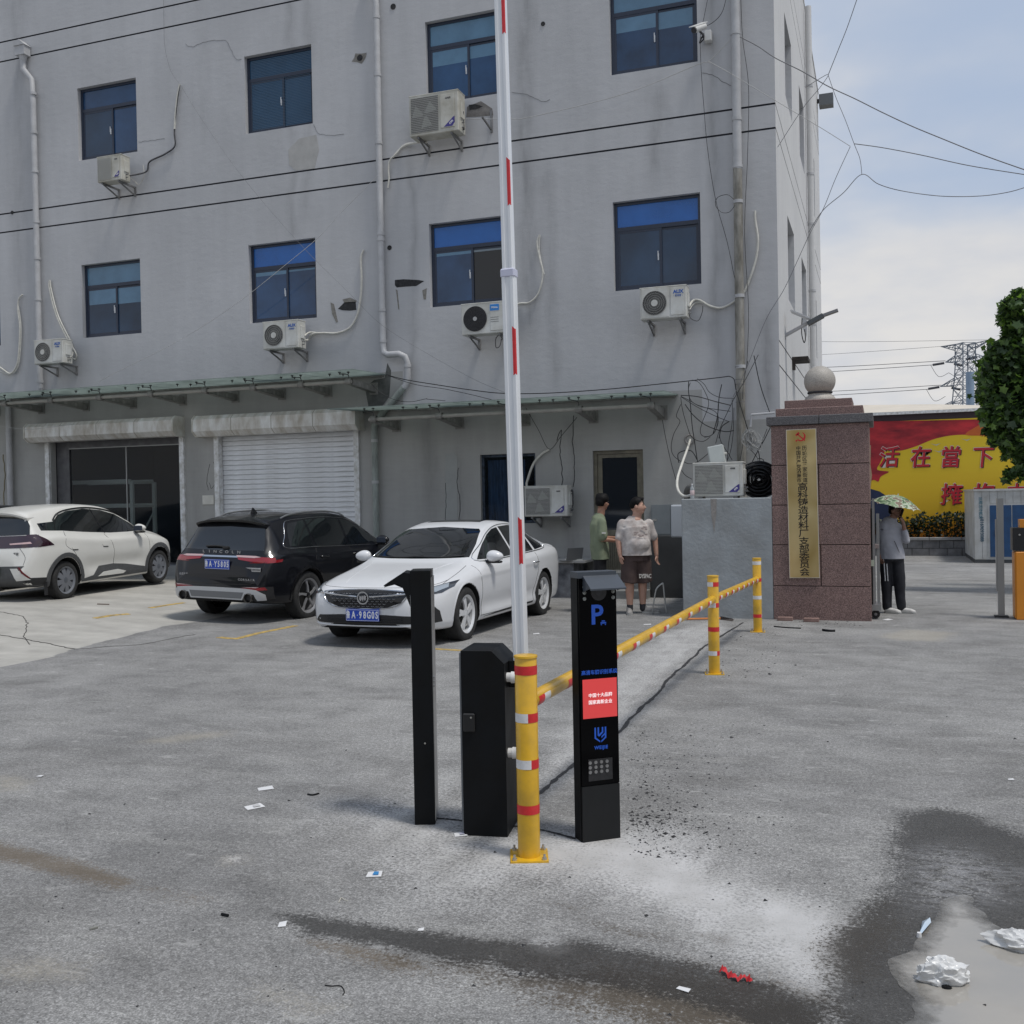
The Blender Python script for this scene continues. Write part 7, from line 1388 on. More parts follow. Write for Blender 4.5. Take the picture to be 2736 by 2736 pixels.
c2.panel('skid_plate', 'r', [(-.80, .45), (-.70, .515), (-.5, .53), (0, .535), (.5, .53), (.70, .515), (.80, .45), (.80, .37), (.70, .365), (.66, .45), (.5, .45), (.46, .365), (-.46, .365), (-.5, .45), (-.66, .45), (-.70, .365), (-.80, .37)], mat('brushed_silver', (.52, .53, .54), .4, .3), .012, .04, rnd=0)
c2.panel('diffuser', 'r', [(-.48, .475), (.48, .475), (.44, .385), (-.44, .385)], mat('dark_grey_mesh', (.16, .165, .17), .5), .018, .05)
c2.plate('r', -2.318, .86, '鲁AY5805', pb_m)
XR = (0, -1, 0)
for i, ch in enumerate('LINCOLN'): y = -(i - 3) * .105; p = c2.pt('r', y, 1.03, .012); text(ch, .055, chrome, c2.t, p, XR, (0, 0, 1), 'tail_lettering', .003, .0015, sx=1.4)
for i, ch in enumerate('CORSAIR'): y = -.40 - i * .042; p = c2.pt('r', y, .655, .002); text(ch, .042, chrome, c2.t, p, XR, (0, 0, 1), 'tail_lettering', .003, .0008, sx=1.2)
p = c2.pt('r', .60, .70, .003); text('长安林肯', .04, chrome, c2.t, p, XR, (0, 0, 1), 'tail_lettering', .002, .001)
p = c2.pt('r', -.60, .80, .003); MB().box(p + V((-.003, -.145, -.028)), p + V((.006, .145, .028)), 0, .002).build('dealer_badge', mat('silver_badge', (.5, .5, .5), .35, .6), c2.t); text('| 康诺远航 LINCOLN', .030, ink, c2.t, p + V((-.005, 0, 0)), XR, (0, 0, 1), 'badge_lettering', .0008, .0005)
q = MB(); q.tube(crom([c2.pt('r', -.0, 1.10, .02), c2.pt('r', .12, 1.105, .022), c2.pt('r', .30, 1.10, .02)], 4), .014, 6); q.box(c2.pt('r', -.05, 1.09, .0) + V((-.03, -.05, -.015)), c2.pt('r', -.05, 1.09, .0) + V((.0, .05, .03)), 0, .005); q.build('rear_wiper', sat, c2.t, sh=60)
q = MB(); p = c2.pt('t', -1.45, 0); q.add([p + V((.09, 0, -.005)), p + V((-.06, .03, -.005)), p + V((-.06, -.03, -.005)), p + V((-.055, 0, .085)), p + V((-.02, 0, .08))], [(0, 1, 4), (0, 4, 2), (1, 3, 4), (2, 4, 3), (1, 2, 3)]); q.build('shark_fin_antenna', bk_m, c2.t)
for sy in (1, -1): c2.mirror(sy, .78, 1.07, bk_m, gb_m)
c2.panel('windscreen', 'f', [(-.72, 1.13), (.72, 1.13), (.60, 1.50), (-.60, 1.50)], cg_m, .003, .06)
c2.panel('roof_glass', 't', [(.0, -.45), (.0, .45), (-1.2, .45), (-1.2, -.45)], cg_m, .003, .08)
for sy in (1, -1): c2.panel('headlight', 'f', [(sy * .5, .80), (sy * .85, .84), (sy * .86, .76), (sy * .55, .72)], lamp_c, .005, .05)

# --- white electric hatchback, tail cut by the left frame edge
wh_m = paint('warm_white_paint', (.66, .655, .62), .4, .6); cl_m = mat('grey_cladding', (.07, .072, .075), .6, var=.12, scale=20, bump=.2, bscale=150)
T = dict(ZT=[(2.03, .60), (2.0, .74), (1.85, .88), (1.5, .99), (1.2, 1.05), (1.05, 1.09), (.7, 1.29), (.35, 1.45), (0, 1.54), (-.5, 1.572), (-1.1, 1.56), (-1.6, 1.51), (-1.80, 1.475), (-1.86, 1.40), (-1.92, 1.22), (-1.98, 1.05), (-2.03, .93), (-2.09, .75), (-2.1, .62)],
         ZR=[(2.03, .57), (1.85, .83), (1.5, .94), (1.15, 1.0), (.9, 1.08), (.7, 1.20), (.35, 1.37), (0, 1.455), (-.5, 1.485), (-1.1, 1.465), (-1.6, 1.40), (-1.80, 1.34), (-1.92, 1.13), (-2.03, .89), (-2.1, .6)],
         WR=[(2.03, .42), (1.85, .62), (1.15, .70), (.9, .70), (.7, .67), (.35, .62), (0, .59), (-1.1, .58), (-1.6, .60), (-1.80, .62), (-1.95, .66), (-2.1, .56)],
         ZBELT=[(2.03, .5), (1.85, .74), (1.5, .86), (1.15, .93), (.9, .955), (.4, .975), (-.2, .99), (-1.0, 1.06), (-1.4, 1.10), (-1.8, 1.08), (-1.95, .98), (-2.1, .56)],
         W=[(2.03, .46), (2.0, .60), (1.9, .74), (1.75, .84), (1.5, .89), (1.2, .90), (-1.2, .90), (-1.6, .90), (-1.85, .86), (-2.0, .79), (-2.1, .68)],
         TB=[(2.1, .03), (1.0, .07), (-1.7, .09), (-2.1, .04)],
         ZB=[(2.03, .34), (1.9, .24), (1.3, .20), (-1.3, .21), (-1.9, .27), (-2.05, .33), (-2.1, .40)])
def ev_side(x, z):
    sh_ = .018 * math.exp(-((x + 1.35) / .42) ** 2) * math.exp(-((z - .76) / .16) ** 2) + .012 * math.exp(-((x - 1.35) / .4) ** 2) * math.exp(-((z - .68) / .14) ** 2)
    return sh_ - .030 * math.exp(-((z - .50) / .12) ** 2) * float(sm(np.array((1.0 - abs(x + .0)) / .4)))
c3 = Car('parked_car', 'cream white hatchback at the far left, nose towards the dark shop', (-13.67, 14.773, .225), 1.664, T, wh_m, 2.65, .315, .375, tilt=(-.011, -.020), side=ev_side)
c3.wheels(0, .885, .225, 8, mat('grey_wheel_cover', (.15, .16, .18), .45), mat('grey_wheel_cover2', (.09, .10, .115), .45), 'cover')
for ax, sy in (('l', 1), ('R', -1)):
    c3.panel('side_glass', ax, [(.95, 1.025), (.5, 1.02), (.0, 1.03), (-.7, 1.08), (-1.25, 1.13), (-1.72, 1.155), (-1.72, 1.27), (-1.35, 1.285), (-1.15, 1.39), (-.9, 1.445), (-.45, 1.47), (.0, 1.43), (.35, 1.345), (.7, 1.175)], cg_m, .004, .05)
    c3.line('pillar_gap', ax, [(-.16, 1.03), (-.22, 1.2), (-.27, 1.46)], .006, gb_m, .006)
    c3.line('window_visor', ax, [(.66, 1.235), (.36, 1.37), (0, 1.452), (-.45, 1.487), (-.9, 1.462), (-1.17, 1.402), (-1.35, 1.30)], .014, gb_m, .006)
    for L in ([(.98, 1.0), (1.02, .8), (1.0, .5), (1.0, .32)], [(-.18, 1.02), (-.06, .8), (-.04, .55), (-.05, .30)], [(-1.22, 1.12), (-1.32, .90), (-1.14, .78), (-1.06, .68)]): c3.line('panel_gap', ax, L, .004, seam_m, -.001)
    for x in (-.20, -1.02): c3.panel('door_handle', ax, [(x, .84), (x - .17, .845), (x - .13, .80), (x, .79)], wh_m, .005, .04); c3.panel('handle_recess', ax, [(x - .01, .805), (x - .15, .812), (x - .13, .795), (x - .01, .79)], seam_m, .0065, .03)
    c3.panel('charge_flap', ax, [(1.10, .92), (1.30, .90), (1.31, .78), (1.26, .75), (1.13, .76)], wh_m, .003, .04, rnd=3)
    c3.panel('sill_cladding', ax, [(.97, .34), (.3, .45), (-.05, .485), (-.45, .475), (-.62, .33), (-.85, .30), (-.98, .25), (.98, .25)], cl_m, .008, .05)
    c3.panel('sill_insert', ax, [(.28, .325), (.05, .375), (-.35, .365), (-.5, .30), (.2, .29)], wh_m, .014, .05)
    for wx in (1, -1):
        b0 = -.12; c3.panel('wheel_arch_trim', ax, [(wx * 1.325 + math.cos(a_) * .455, .315 + math.sin(a_) * .455) for a_ in np.linspace(b0, math.pi - b0, 18)] + [(wx * 1.325 + math.cos(a_) * .384, .315 + math.sin(a_) * .384) for a_ in np.linspace(math.pi - b0, b0, 18)], cl_m, .014, .05)
    c3.panel('tail_lamp', ax, [(-1.60, .915), (-1.84, 1.10), (-2.0, 1.10), (-2.08, .90), (-1.9, .90)], mat('dark_wine_lamp', (.025, .006, .014), .08, coat=1.), .006, .03)
    c3.panel('mud_flap', ax, [(-1.76, .40), (-1.84, .40), (-1.84, .17), (-1.76, .17)], sat, .006, .05)
    c3.mirror(sy, .74, 1.03, wh_m, gb_m)
    c3.panel('rear_reflector', 'r', [(sy * .60, .595), (sy * .635, .59), (sy * .76, .42), (sy * .73, .42)], mat('dark_red_lens', (.12, .01, .015), .2), .010, .03)
    c3.panel('bumper_insert', 'r', [(sy * .46, .575), (sy * .585, .575), (sy * .76, .39), (sy * .56, .38)], wh_m, .012, .04)
    q = MB(); q.box((-1.80, sy * .86 - .03, .12), (-1.79, sy * .86 + .03, .33)); q.build('mud_flap', sat, c3.t)
c3.panel('rear_window', 'r', [(-.70, 1.10), (0, 1.09), (.70, 1.10), (.66, 1.24), (.58, 1.37), (0, 1.41), (-.58, 1.37), (-.66, 1.24)], cg_m, .004, .04)
c3.panel('tail_lamp_bar', 'r', [(-.78, 1.09), (0, 1.08), (.78, 1.09), (.82, .90), (0, .89), (-.82, .90)], mat('dark_wine_lamp', (.025, .006, .014), .08, coat=1.), .006, .04)
for sy in (1, -1): c3.panel('lamp_glow', 'r', [(sy * .40, .965), (sy * .74, .985), (sy * .77, .955), (sy * .42, .945)], redl2, .011, .03)
q = MB(); rowA = [(-1.70, y, 1.495 - .12 * (abs(y) / .62) ** 3) for y in np.linspace(.62, -.62, 15)]; rowB = [(-1.96 + .09 * (abs(y) / .62) ** 3, y, 1.465 - .10 * (abs(y) / .62) ** 3) for y in np.linspace(.62, -.62, 15)]; rowC = [(x + .01, y, z - .03) for x, y, z in rowB]; rowD = [(-1.80, y, z - .10) for x, y, z in rowA]
q.add(rowA + rowB + rowC + rowD, [(k * 15 + i, k * 15 + i + 1, (k + 1) * 15 + i + 1, (k + 1) * 15 + i) for k in range(3) for i in range(14)] + [(0, 15, 30, 45), (14, 29, 44, 59)]); q.build('roof_spoiler', wh_m, c3.t, sh=40)
c3.line('tailgate_gap', 'r', [(-.60, .89), (-.70, .75), (-.68, .62)], .004, seam_m, -.001); c3.line('tailgate_gap', 'r', [(.60, .89), (.70, .75), (.68, .62)], .004, seam_m, -.001)
c3.panel('lower_bumper', 'r', [(-.70, .61), (.70, .61), (.60, .52), (.62, .43), (.82, .39), (.84, .27), (-.84, .27), (-.82, .39), (-.62, .43), (-.60, .52)], cl_m, .006, .05)
c3.panel('lower_side_cladding', 'R', [(-1.70, .40), (-2.06, .42), (-2.06, .28), (-1.72, .24)], sat, .008, .04); c3.panel('lower_side_cladding', 'l', [(-1.70, .40), (-2.06, .42), (-2.06, .28), (-1.72, .24)], sat, .008, .04)
c3.plate('r', -2.132, .535, '鲁AD82035', pg_m, w=.56)
p = c3.pt('r', -.55, .80, .002); text('星愿', .05, mat('dull_chrome', (.30, .31, .33), .3, .8), c3.t, p, XR, (0, 0, 1), 'tail_lettering', .002, .001)
c3.panel('windscreen', 'f', [(-.66, 1.10), (.66, 1.10), (.56, 1.45), (-.56, 1.45)], cg_m, .003, .06)
# --- dark car beyond the hatchback, only its roof shows
c4 = Car('parked_car', 'black car beyond the cream white hatchback with only its roof end showing', (-15.95, 15.6, .23), 1.62, {k: [(x, z) for x, z in v] for k, v in T.items()}, bk_m, 2.65, .315, .375)
c4.wheels(0, .885, .225, 5, mat('silver_alloy', (.48, .49, .50), .3, .7), gb_m, 'twin')
for ax in 'lR': c4.panel('side_glass', ax, [(.95, 1.025), (.0, 1.03), (-1.4, 1.13), (-1.15, 1.39), (-.45, 1.47), (.35, 1.345)], cg_m, .004, .06)
c4.panel('rear_window', 'r', [(-.66, 1.10), (.66, 1.10), (.56, 1.37), (-.56, 1.37)], cg_m, .004, .06)
# ------------------------------------------------------------------ people
def skin_mat(nm, c): m = mat(nm, c, .5, var=.08, scale=14); m.node_tree.nodes['Principled BSDF'].inputs['Subsurface Weight'].default_value = .05; return m
def organic(nm, shapes, m, par, vox=.009, sm_=4, cuts=(), wr=0., wsc=9., seed=0.):
    """union of shapes -> one smooth continuous surface"""
    q = MB()
    for s_ in shapes:
        if s_[0] == 'b': q.ball(s_[1], 1, 20, 0, s_[2] if isinstance(s_[2], tuple) else (s_[2],) * 3)
        else:
            (_, p0, p1, r0, r1) = s_[:5]; fl = s_[5] if len(s_) > 5 else None; p0, p1 = V(p0), V(p1)
            if fl:   # elliptical loft, fl = (wide axis, ratio)
                d = (p1 - p0).normalized(); a = (V(fl[0]) - d * d.dot(V(fl[0]))).normalized(); b = d.cross(a); n = 20; vs = []
                for k in range(5):
                    t = k / 4; c = p0.lerp(p1, t); r = r0 + (r1 - r0) * t; vs += [c + a * math.cos(x) * r + b * math.sin(x) * r * fl[1] for x in [2 * math.pi * i / n for i in range(n)]]
                q.add(vs, [(k * n + i, k * n + (i + 1) % n, (k + 1) * n + (i + 1) % n, (k + 1) * n + i) for k in range(4) for i in range(n)] + [tuple(range(n - 1, -1, -1)), tuple(range(4 * n, 5 * n))])
            else:
                q.cyl(p0, p1, r0, r1, 14)
                if len(s_) <= 6: q.ball(p0, r0, 12); q.ball(p1, r1, 12)
    o = q.build(nm, m, None); md = o.modifiers.new('r', 'REMESH'); md.mode = 'VOXEL'; md.voxel_size = vox
    s2 = o.modifiers.new('s', 'SMOOTH'); s2.iterations = sm_; s2.factor = .5
    me = evaluated(o); o.modifiers.clear(); o.data = me
    bm = bmesh.new(); bm.from_mesh(me)
    if wr:
        bm.normal_update()
        for v in bm.verts: c = v.co; v.co = c + v.normal * wr * (noise.noise(V((c.x * wsc, c.y * wsc, c.z * wsc * .6 + seed))) + .5 * noise.noise(V((c.x * wsc * 2.3, c.y * wsc * 2.3, c.z * wsc * 1.6 + seed + 5))))
    for co_, no_ in cuts: 
        bmesh.ops.bisect_plane(bm, geom=bm.verts[:] + bm.edges[:] + bm.faces[:], plane_co=V(co_), plane_no=V(no_), clear_outer=True)
        bmesh.ops.holes_fill(bm, edges=[e for e in bm.edges if e.is_boundary])
    bm.to_mesh(me); bm.free(); smooth(me, 60); o.parent = par; return o
def hand(wr_, d, side, curl, up=V((0, 0, 1)), s=1.):
    """shapes of a hand: wrist point, direction, thumb side; five separate fingers"""
    d = V(d).normalized(); t = V(side); t = (t - d * t.dot(d)).normalized(); n = d.cross(t); w = V(wr_); S = []
    S.append(('c', w, w + d * .035 * s, .024 * s, .026 * s)); 
    for k in (-1.5, -.5, .5, 1.5): S.append(('c', w + d * .02 * s + t * k * .012 * s, w + d * .078 * s + t * k * .0165 * s, .0145 * s, .0125 * s))
    for k, L in ((-1.5, .062), (-.5, .074), (.5, .080), (1.5, .072)):
        p = w + d * .082 * s + t * k * .019 * s; dd = d.copy(); a = curl
        for j, f in enumerate((.45, .32, .23)):
            ax_ = t; dd = (Matrix.Rotation(a * (.7 if j == 0 else 1), 3, ax_) @ dd); e = p + dd * L * f * s; S.append(('c', p, e, (.0092 - .0008 * j) * s, (.0085 - .0009 * j) * s)); p = e
    p = w + d * .025 * s + t * .022 * s; e = p + (d * .6 + t * .75).normalized() * .042 * s; S.append(('c', p, e, .0125 * s, .0105 * s)); e2 = e + (d * .9 + t * .25).normalized() * .034 * s; S.append(('c', e, e2, .0103 * s, .0085 * s)); return S
def head(c, fd, r=1., chub=0.):
    """c = head centre, fd = facing (horizontal)"""
    f = V(fd).normalized(); l = V((0, 0, 1)).cross(f); u = V((0, 0, 1)); c = V(c); P = lambda a, b, h: c + (f * a + l * b + u * h) * r
    S = [('b', P(-.012, 0, .03), (.085 * r, .085 * r, .10 * r)), ('b', P(.02, 0, -.02), ((.068 + chub) * r, (.068 + chub) * r, .085 * r)), ('b', P(.035, 0, -.075), ((.042 + chub) * r, (.045 + chub) * r, .038 * r)), ('b', P(-.045, 0, .0), (.062 * r, .066 * r, .075 * r))]
    S += [('c', P(.088, 0, .012), P(.108, 0, -.022), .009 * r, .015 * r), ('b', P(.082, 0, -.052), (.016 * r, .020 * r, .007 * r)), ('b', P(.080, 0, -.064), (.014 * r, .018 * r, .008 * r)), ('c', P(.080, .034, .026), P(.082, -.034, .026), .008 * r, .008 * r)]
    for sg in (1, -1): S += [('b', P(-.008, sg * (.083 + chub * .6), -.008), (.018 * r, .010 * r, .030 * r)), ('b', P(.062, sg * .04, -.025), (.026 * r, .022 * r, .02 * r))]
    return S, P
eye_m = mat('eye_dark', (.02, .015, .012), .15); hair_m = mat('black_hair', (.006, .0055, .0055), .6, var=.3, scale=60, spec=.15)
def face_bits(par, P, r=1.):
    for sg in (1, -1):
        q = MB(); q.ball(P(.080, sg * .030, .008), .0105 * r, 10, 0, (1, 1, .7)); q.build('eye', eye_m, par); q = MB(); q.tube([P(.084, sg * .014, .030), P(.089, sg * .03, .035), P(.078, sg * .048, .030)], .0042 * r, 6); q.build('eyebrow', hair_m, par)
    q = MB(); q.tube([P(.088, .022, -.058), P(.099, 0, -.057), P(.088, -.022, -.058)], .0035 * r, 6); q.build('mouth', mat('lip', (.22, .09, .08), .5), par)
def shoe(par, h, d, m, sole, L=.27):
    """h = heel ground point, d = toe direction"""
    d = V((d[0], d[1], 0)).normalized(); s_ = V((-d.y, d.x, 0)); h = V(h)
    S = [('b', h + d * .045 + V((0, 0, .055)), (.045, .045, .05)), ('c', h + d * .05 + V((0, 0, .05)), h + d * (L - .07) + V((0, 0, .035)), .044, .038), ('b', h + d * (L - .055) + V((0, 0, .032)), (.048, .046, .030)), ('c', h + d * .05 + V((0, 0, .06)), h + d * .04 + V((0, 0, .10)), .040, .042)]
    organic('shoe', S, m, par, .008, 3, cuts=[(h + V((0, 0, .012)), (0, 0, -1)), (h + V((0, 0, .105)), (0, 0, 1))])
    S = [('c', h + d * .04 + V((0, 0, .02)), h + d * (L - .05) + V((0, 0, .02)), .047, .049)]; organic('sole', S, sole, par, .008, 2, cuts=[(h + V((0, 0, .0)), (0, 0, -1)), (h + V((0, 0, .026)), (0, 0, 1))])
# man in brown shorts: local frame, origin between the feet, +X right in picture, -Y towards the camera
sk1 = skin_mat('skin_light', (.46, .27, .20)); sk2 = skin_mat('skin_tan', (.36, .19, .13)); sk3 = skin_mat('skin_brown', (.24, .13, .09))
m1 = thing('person', 'heavy set man in pale tee shirt and brown shorts looking right by the dark cabinet', 'man', (gpt(1702, 1640).x, gpt(1702, 1640).y, -.0), math.radians(22)); m1.scale = (.98, .98, .975)
hc = (.04, .0, 1.615); S, P = head(hc, (.93, -.32, 0), 1.06, .012)
S += [('c', (.02, .02, 1.40), (.035, .01, 1.54), .072, .068), ('c', (-.02, .02, 1.0), (0, .02, 1.38), .13, .11)] + [('c', (sx * .2, .03, 1.34), (0, .02, 1.33), .04, .06) for sx in (-1, 1)]
# arms
S += [('c', (-.185, .02, 1.33), (-.262, .0, 1.12), .062, .050), ('c', (-.262, .0, 1.12), (-.245, -.04, .90), .047, .033)] + hand((-.243, -.045, .89), (.12, -.12, -1), (.5, -.8, 0), .35)
S += [('c', (.205, .06, 1.33), (.30, .07, 1.12), .060, .050), ('c', (.30, .07, 1.12), (.315, .04, .88), .045, .032)] + hand((.315, .04, .87), (.08, -.1, -1), (-.5, -.8, 0), .35)
# legs
S += [('c', (-.10, .0, .72), (-.105, .0, .50), .10, .072), ('c', (-.105, .0, .50), (-.10, .02, .34), .070, .066), ('c', (-.10, .02, .34), (-.10, .03, .09), .064, .042), ('c', (.09, .04, .72), (.10, .05, .50), .10, .072), ('c', (.10, .05, .50), (.10, .06, .34), .070, .064), ('c', (.10, .06, .34), (.10, .07, .09), .062, .042), ('c', (-.1, 0, .72), (.09, .04, .72), .10, .10)]
organic('body', S, sk1, m1, .0085, 3); face_bits(m1, P, 1.06)
S = [('b', P(-.010, 0, .052), (.104, .102, .094)), ('b', P(-.05, 0, .02), (.074, .088, .080)), ('b', P(.055, 0, .105), (.045, .055, .026))]
f_ = (P(1, 0, 0) - P(0, 0, 0)).normalized(); organic('hair', S, hair_m, m1, .009, 2, cuts=[(P(.034, 0, .045), tuple(f_ * 1. + V((0, 0, -.75)))), (P(0, 0, -.040), (0, 0, -1))], wr=.003, wsc=30)
tee = mat('pale_printed_tee', (.46, .43, .41), .85, var=.16, scale=9, bump=.5, bscale=12, dirt=(.36, .31, .29)); X1 = (1, .1, 0)
S = [('c', (-.01, .02, 1.465), (-.015, .02, 1.395), .085, .155, (X1, .72)), ('c', (-.015, .02, 1.395), (-.02, .01, 1.30), .165, .212, (X1, .66)), ('c', (-.02, .01, 1.30), (0, -.02, 1.05), .215, .225, (X1, .72)), ('c', (0, -.02, 1.05), (.01, -.02, .86), .225, .232, (X1, .74)), ('b', (.02, -.07, 1.05), (.19, .15, .17)), ('c', (-.188, .02, 1.352), (-.240, .01, 1.15), .078, .076), ('c', (.205, .055, 1.352), (.268, .06, 1.16), .076, .075)]
organic('tee_shirt', S, tee, m1, .011, 4, cuts=[((0, 0, .885), (0, 0, -1)), ((-.23, 0, 1.13), (-.2, 0, -1)), ((.26, 0, 1.14), (.2, 0, -1))][:1], wr=.012, wsc=8, seed=3)
q = MB()
for i in range(14): a_, b_ = rs.uniform(-.10, .10), rs.uniform(-.06, .10); q.ball((.04 + a_, -.17 + .1 * abs(a_) + (.02 if b_ > .05 else -.03), 1.22 + b_), .018, 8, 0, (1.3, .15, .8))
q.build('shirt_print', mat('faded_brown_print', (.36, .30, .28), .9, var=.3, scale=30), m1)
shm = mat('dark_brown_shorts', (.062, .040, .036), .85, var=.15, scale=6, bump=.4, bscale=9)
S = [('c', (.0, .01, .94), (.0, .01, .80), .215, .225, (X1, .72)), ('c', (-.085, .0, .82), (-.115, -.0, .47), .135, .128, ((1, 0, 0), 1.05)), ('c', (.095, .03, .82), (.125, .04, .47), .132, .125, ((1, 0, 0), 1.05))]
organic('shorts', S, shm, m1, .010, 3, wr=.008, wsc=7, seed=8)
text('DYSPAC', .085, mat('cream_print', (.5, .48, .45), .7), m1, (.115, -.105, .57), (1, .22, -.03), (0, 0, 1), 'shorts_lettering', .0012, .003, sx=.62)
so1 = mat('dark_sock', (.03, .03, .035), .9); trm = mat('grey_trainer', (.26, .25, .24), .7, var=.3, scale=25); sol = mat('pale_sole', (.42, .42, .40), .7)
for x, y in ((-.10, .03), (.10, .07)): organic('sock', [('c', (x, y, .17), (x, y - .005, .07), .047, .046)], so1, m1, .008, 2)
shoe(m1, (-.105, .07, 0), (-.12, -1), trm, sol); shoe(m1, (.08, .09, 0), (1, -.35), trm, sol, .29)
# man in green shirt
g0 = onY(1607, 1620, 15.0); m2 = thing('person', 'slim man in a sage green tee shirt standing before the door', 'man', (g0.x, 15.0, -.02), math.radians(20))
hc = (.045, 0, 1.655); S, P = head(hc, (.80, .62, 0), .98)
S += [('c', (-.0, .0, 1.40), (.03, .0, 1.58), .058, .056), ('c', (-.03, 0, .95), (-.01, 0, 1.36), .11, .09), ('c', (.01, -.15, 1.36), (0, .15, 1.36), .05, .05)]
S += [('c', (.02, -.15, 1.35), (.01, -.19, 1.12), .050, .042), ('c', (.01, -.19, 1.12), (.20, -.13, 1.09), .040, .028)] + hand((.21, -.125, 1.09), (1, .3, .05), (0, 0, 1), .45) + [('c', (.05, .15, 1.35), (.06, .18, 1.12), .05, .042), ('c', (.06, .18, 1.12), (.24, .05, 1.12), .04, .028)] + hand((.25, .04, 1.12), (1, -.5, .0), (0, 0, 1), .5)
S += [('c', (-.02, -.09, .9), (-.02, -.09, .10), .08, .045), ('c', (.0, .09, .9), (.0, .09, .10), .08, .045), ('c', (-.02, -.09, .9), (0, .09, .9), .09, .09)]
organic('body', S, sk2, m2, .0085, 3); face_bits(m2, P, .98)
S = [('b', P(-.012, 0, .058), (.104, .104, .090)), ('b', P(-.052, 0, .01), (.074, .084, .085)), ('b', P(.052, 0, .082), (.055, .062, .035)), ('b', P(-.03, .04, .11), (.05, .05, .04)), ('b', P(0, -.04, .105), (.05, .05, .04))]
f_ = (P(1, 0, 0) - P(0, 0, 0)).normalized(); organic('hair', S, hair_m, m2, .009, 2, cuts=[(P(.040, 0, .040), tuple(f_ + V((0, 0, -.75)))), (P(0, 0, -.05), (0, 0, -1))], wr=.003, wsc=26)
q = MB(); l_ = (P(0, 1, 0) - P(0, 0, 0)); 
for sg in (1, -1): q.tube([P(.086, sg * .012, .012), P(.088, sg * .03, .022), P(.080, sg * .050, .014), P(.0, sg * .084, .014)], .003, 5)
q.build('glasses', ink, m2)
gt = mat('sage_green_tee', (.175, .205, .135), .85, var=.12, scale=6, bump=.4, bscale=10); Y1 = (.15, 1, 0)
S = [('c', (-.01, 0, 1.50), (-.02, 0, 1.43), .075, .135, (Y1, .8)), ('c', (-.02, 0, 1.43), (-.03, 0, 1.33), .145, .183, (Y1, .66)), ('c', (-.03, 0, 1.33), (-.02, 0, 1.05), .185, .19, (Y1, .68)), ('c', (-.02, 0, 1.05), (-.0, 0, .80), .19, .20, (Y1, .72)), ('c', (.015, -.150, 1.375), (.015, -.188, 1.16), .067, .076), ('c', (.04, .150, 1.375), (.06, .18, 1.17), .062, .076)]
organic('tee_shirt', S, gt, m2, .011, 4, cuts=[((0, 0, .815), (0, 0, -1))], wr=.010, wsc=7, seed=13); MB().box((.0, -.272, 1.20), (.06, -.262, 1.225)).build('sleeve_print', mat('sleeve_white', (.5, .5, .46), .8), m2)
S = [('c', (-.0, 0, .92), (-.0, 0, .80), .165, .17, (Y1, .72)), ('c', (-.02, -.08, .85), (-.02, -.09, .06), .098, .070), ('c', (.0, .08, .85), (.0, .09, .06), .098, .070)]; organic('trousers', S, mat('black_trousers', (.010, .010, .012), .8, var=.2), m2, .011, 3, wr=.006)
shoe(m2, (-.06, -.09, 0), (1, -.2), trm, sol); shoe(m2, (-.04, .09, 0), (1, .2), trm, sol)
hd = thing('hand_tool', 'small bundle of red and white cords held by the man in the green shirt', 'tool', V(m2.location) + Matrix.Rotation(math.radians(20), 3, 'Z') @ V((.32, -.06, 1.11))); q = MB(); q.ball((0, 0, 0), .045, 12, 0, (1.2, .9, .7)); q.build('wound_cord', mat('orange_red_cord', (.45, .14, .09), .6, var=.3, scale=50), hd)
for k in range(3): q = MB(); q.tube(crom([V((-.03 + .02 * k, 0, -.02)), V((-.04 + .03 * k, -.02, -.08)), V((.0 + .02 * k, -.02, -.11)), V((.03, 0, -.06))], 5), .007, 6); q.build('loose_cord', mat('cream_cord', (.5, .48, .38), .6), hd)
# man under the camouflage umbrella hat
m3 = thing('person', 'man in grey hoodie and striped black track trousers holding a phone to his ear', 'man', (gpt(2382, 1638).x, gpt(2382, 1638).y, 0), math.radians(-3)); m3.scale = (.93, .93, .92)
hc = (.085, -.02, 1.575); S, P = head(hc, (.85, -.50, 0), .98)
S += [('c', (.01, .0, 1.36), (.06, -.01, 1.52), .058, .056), ('c', (-.01, 0, .9), (.0, 0, 1.32), .10, .09), ('c', (-.14, -.01, 1.31), (.13, .03, 1.31), .05, .05)]
S += [('c', (-.155, -.02, 1.31), (-.195, .0, 1.08), .055, .045), ('c', (-.195, .0, 1.08), (-.145, -.06, .86), .042, .030)] + hand((-.14, -.065, .85), (.15, -.1, -1), (.6, -.7, 0), .9)
S += [('c', (.14, .04, 1.30), (.225, -.04, 1.12), .052, .043), ('c', (.225, -.04, 1.12), (.19, -.10, 1.38), .040, .028)] + hand((.188, -.105, 1.39), (-.25, .1, 1), (-.3, -.9, 0), .6)
S += [('c', (-.07, .0, .85), (-.06, .0, .10), .08, .045), ('c', (.10, .03, .85), (.13, .03, .10), .08, .045), ('c', (-.07, 0, .85), (.1, .03, .85), .09, .09)]
organic('body', S, sk3, m3, .0085, 3); face_bits(m3, P, .98)
S = [('b', P(-.014, 0, .052), (.094, .094, .084)), ('b', P(-.05, 0, .0), (.070, .078, .08))]; f_ = (P(1, 0, 0) - P(0, 0, 0)).normalized(); organic('hair', S, hair_m, m3, .009, 2, cuts=[(P(.030, 0, .045), tuple(f_ + V((0, 0, -.75)))), (P(0, 0, -.05), (0, 0, -1))], wr=.006, wsc=30)
hdm = mat('grey_hoodie', (.36, .365, .40), .85, var=.08, scale=6, bump=.4, bscale=10)
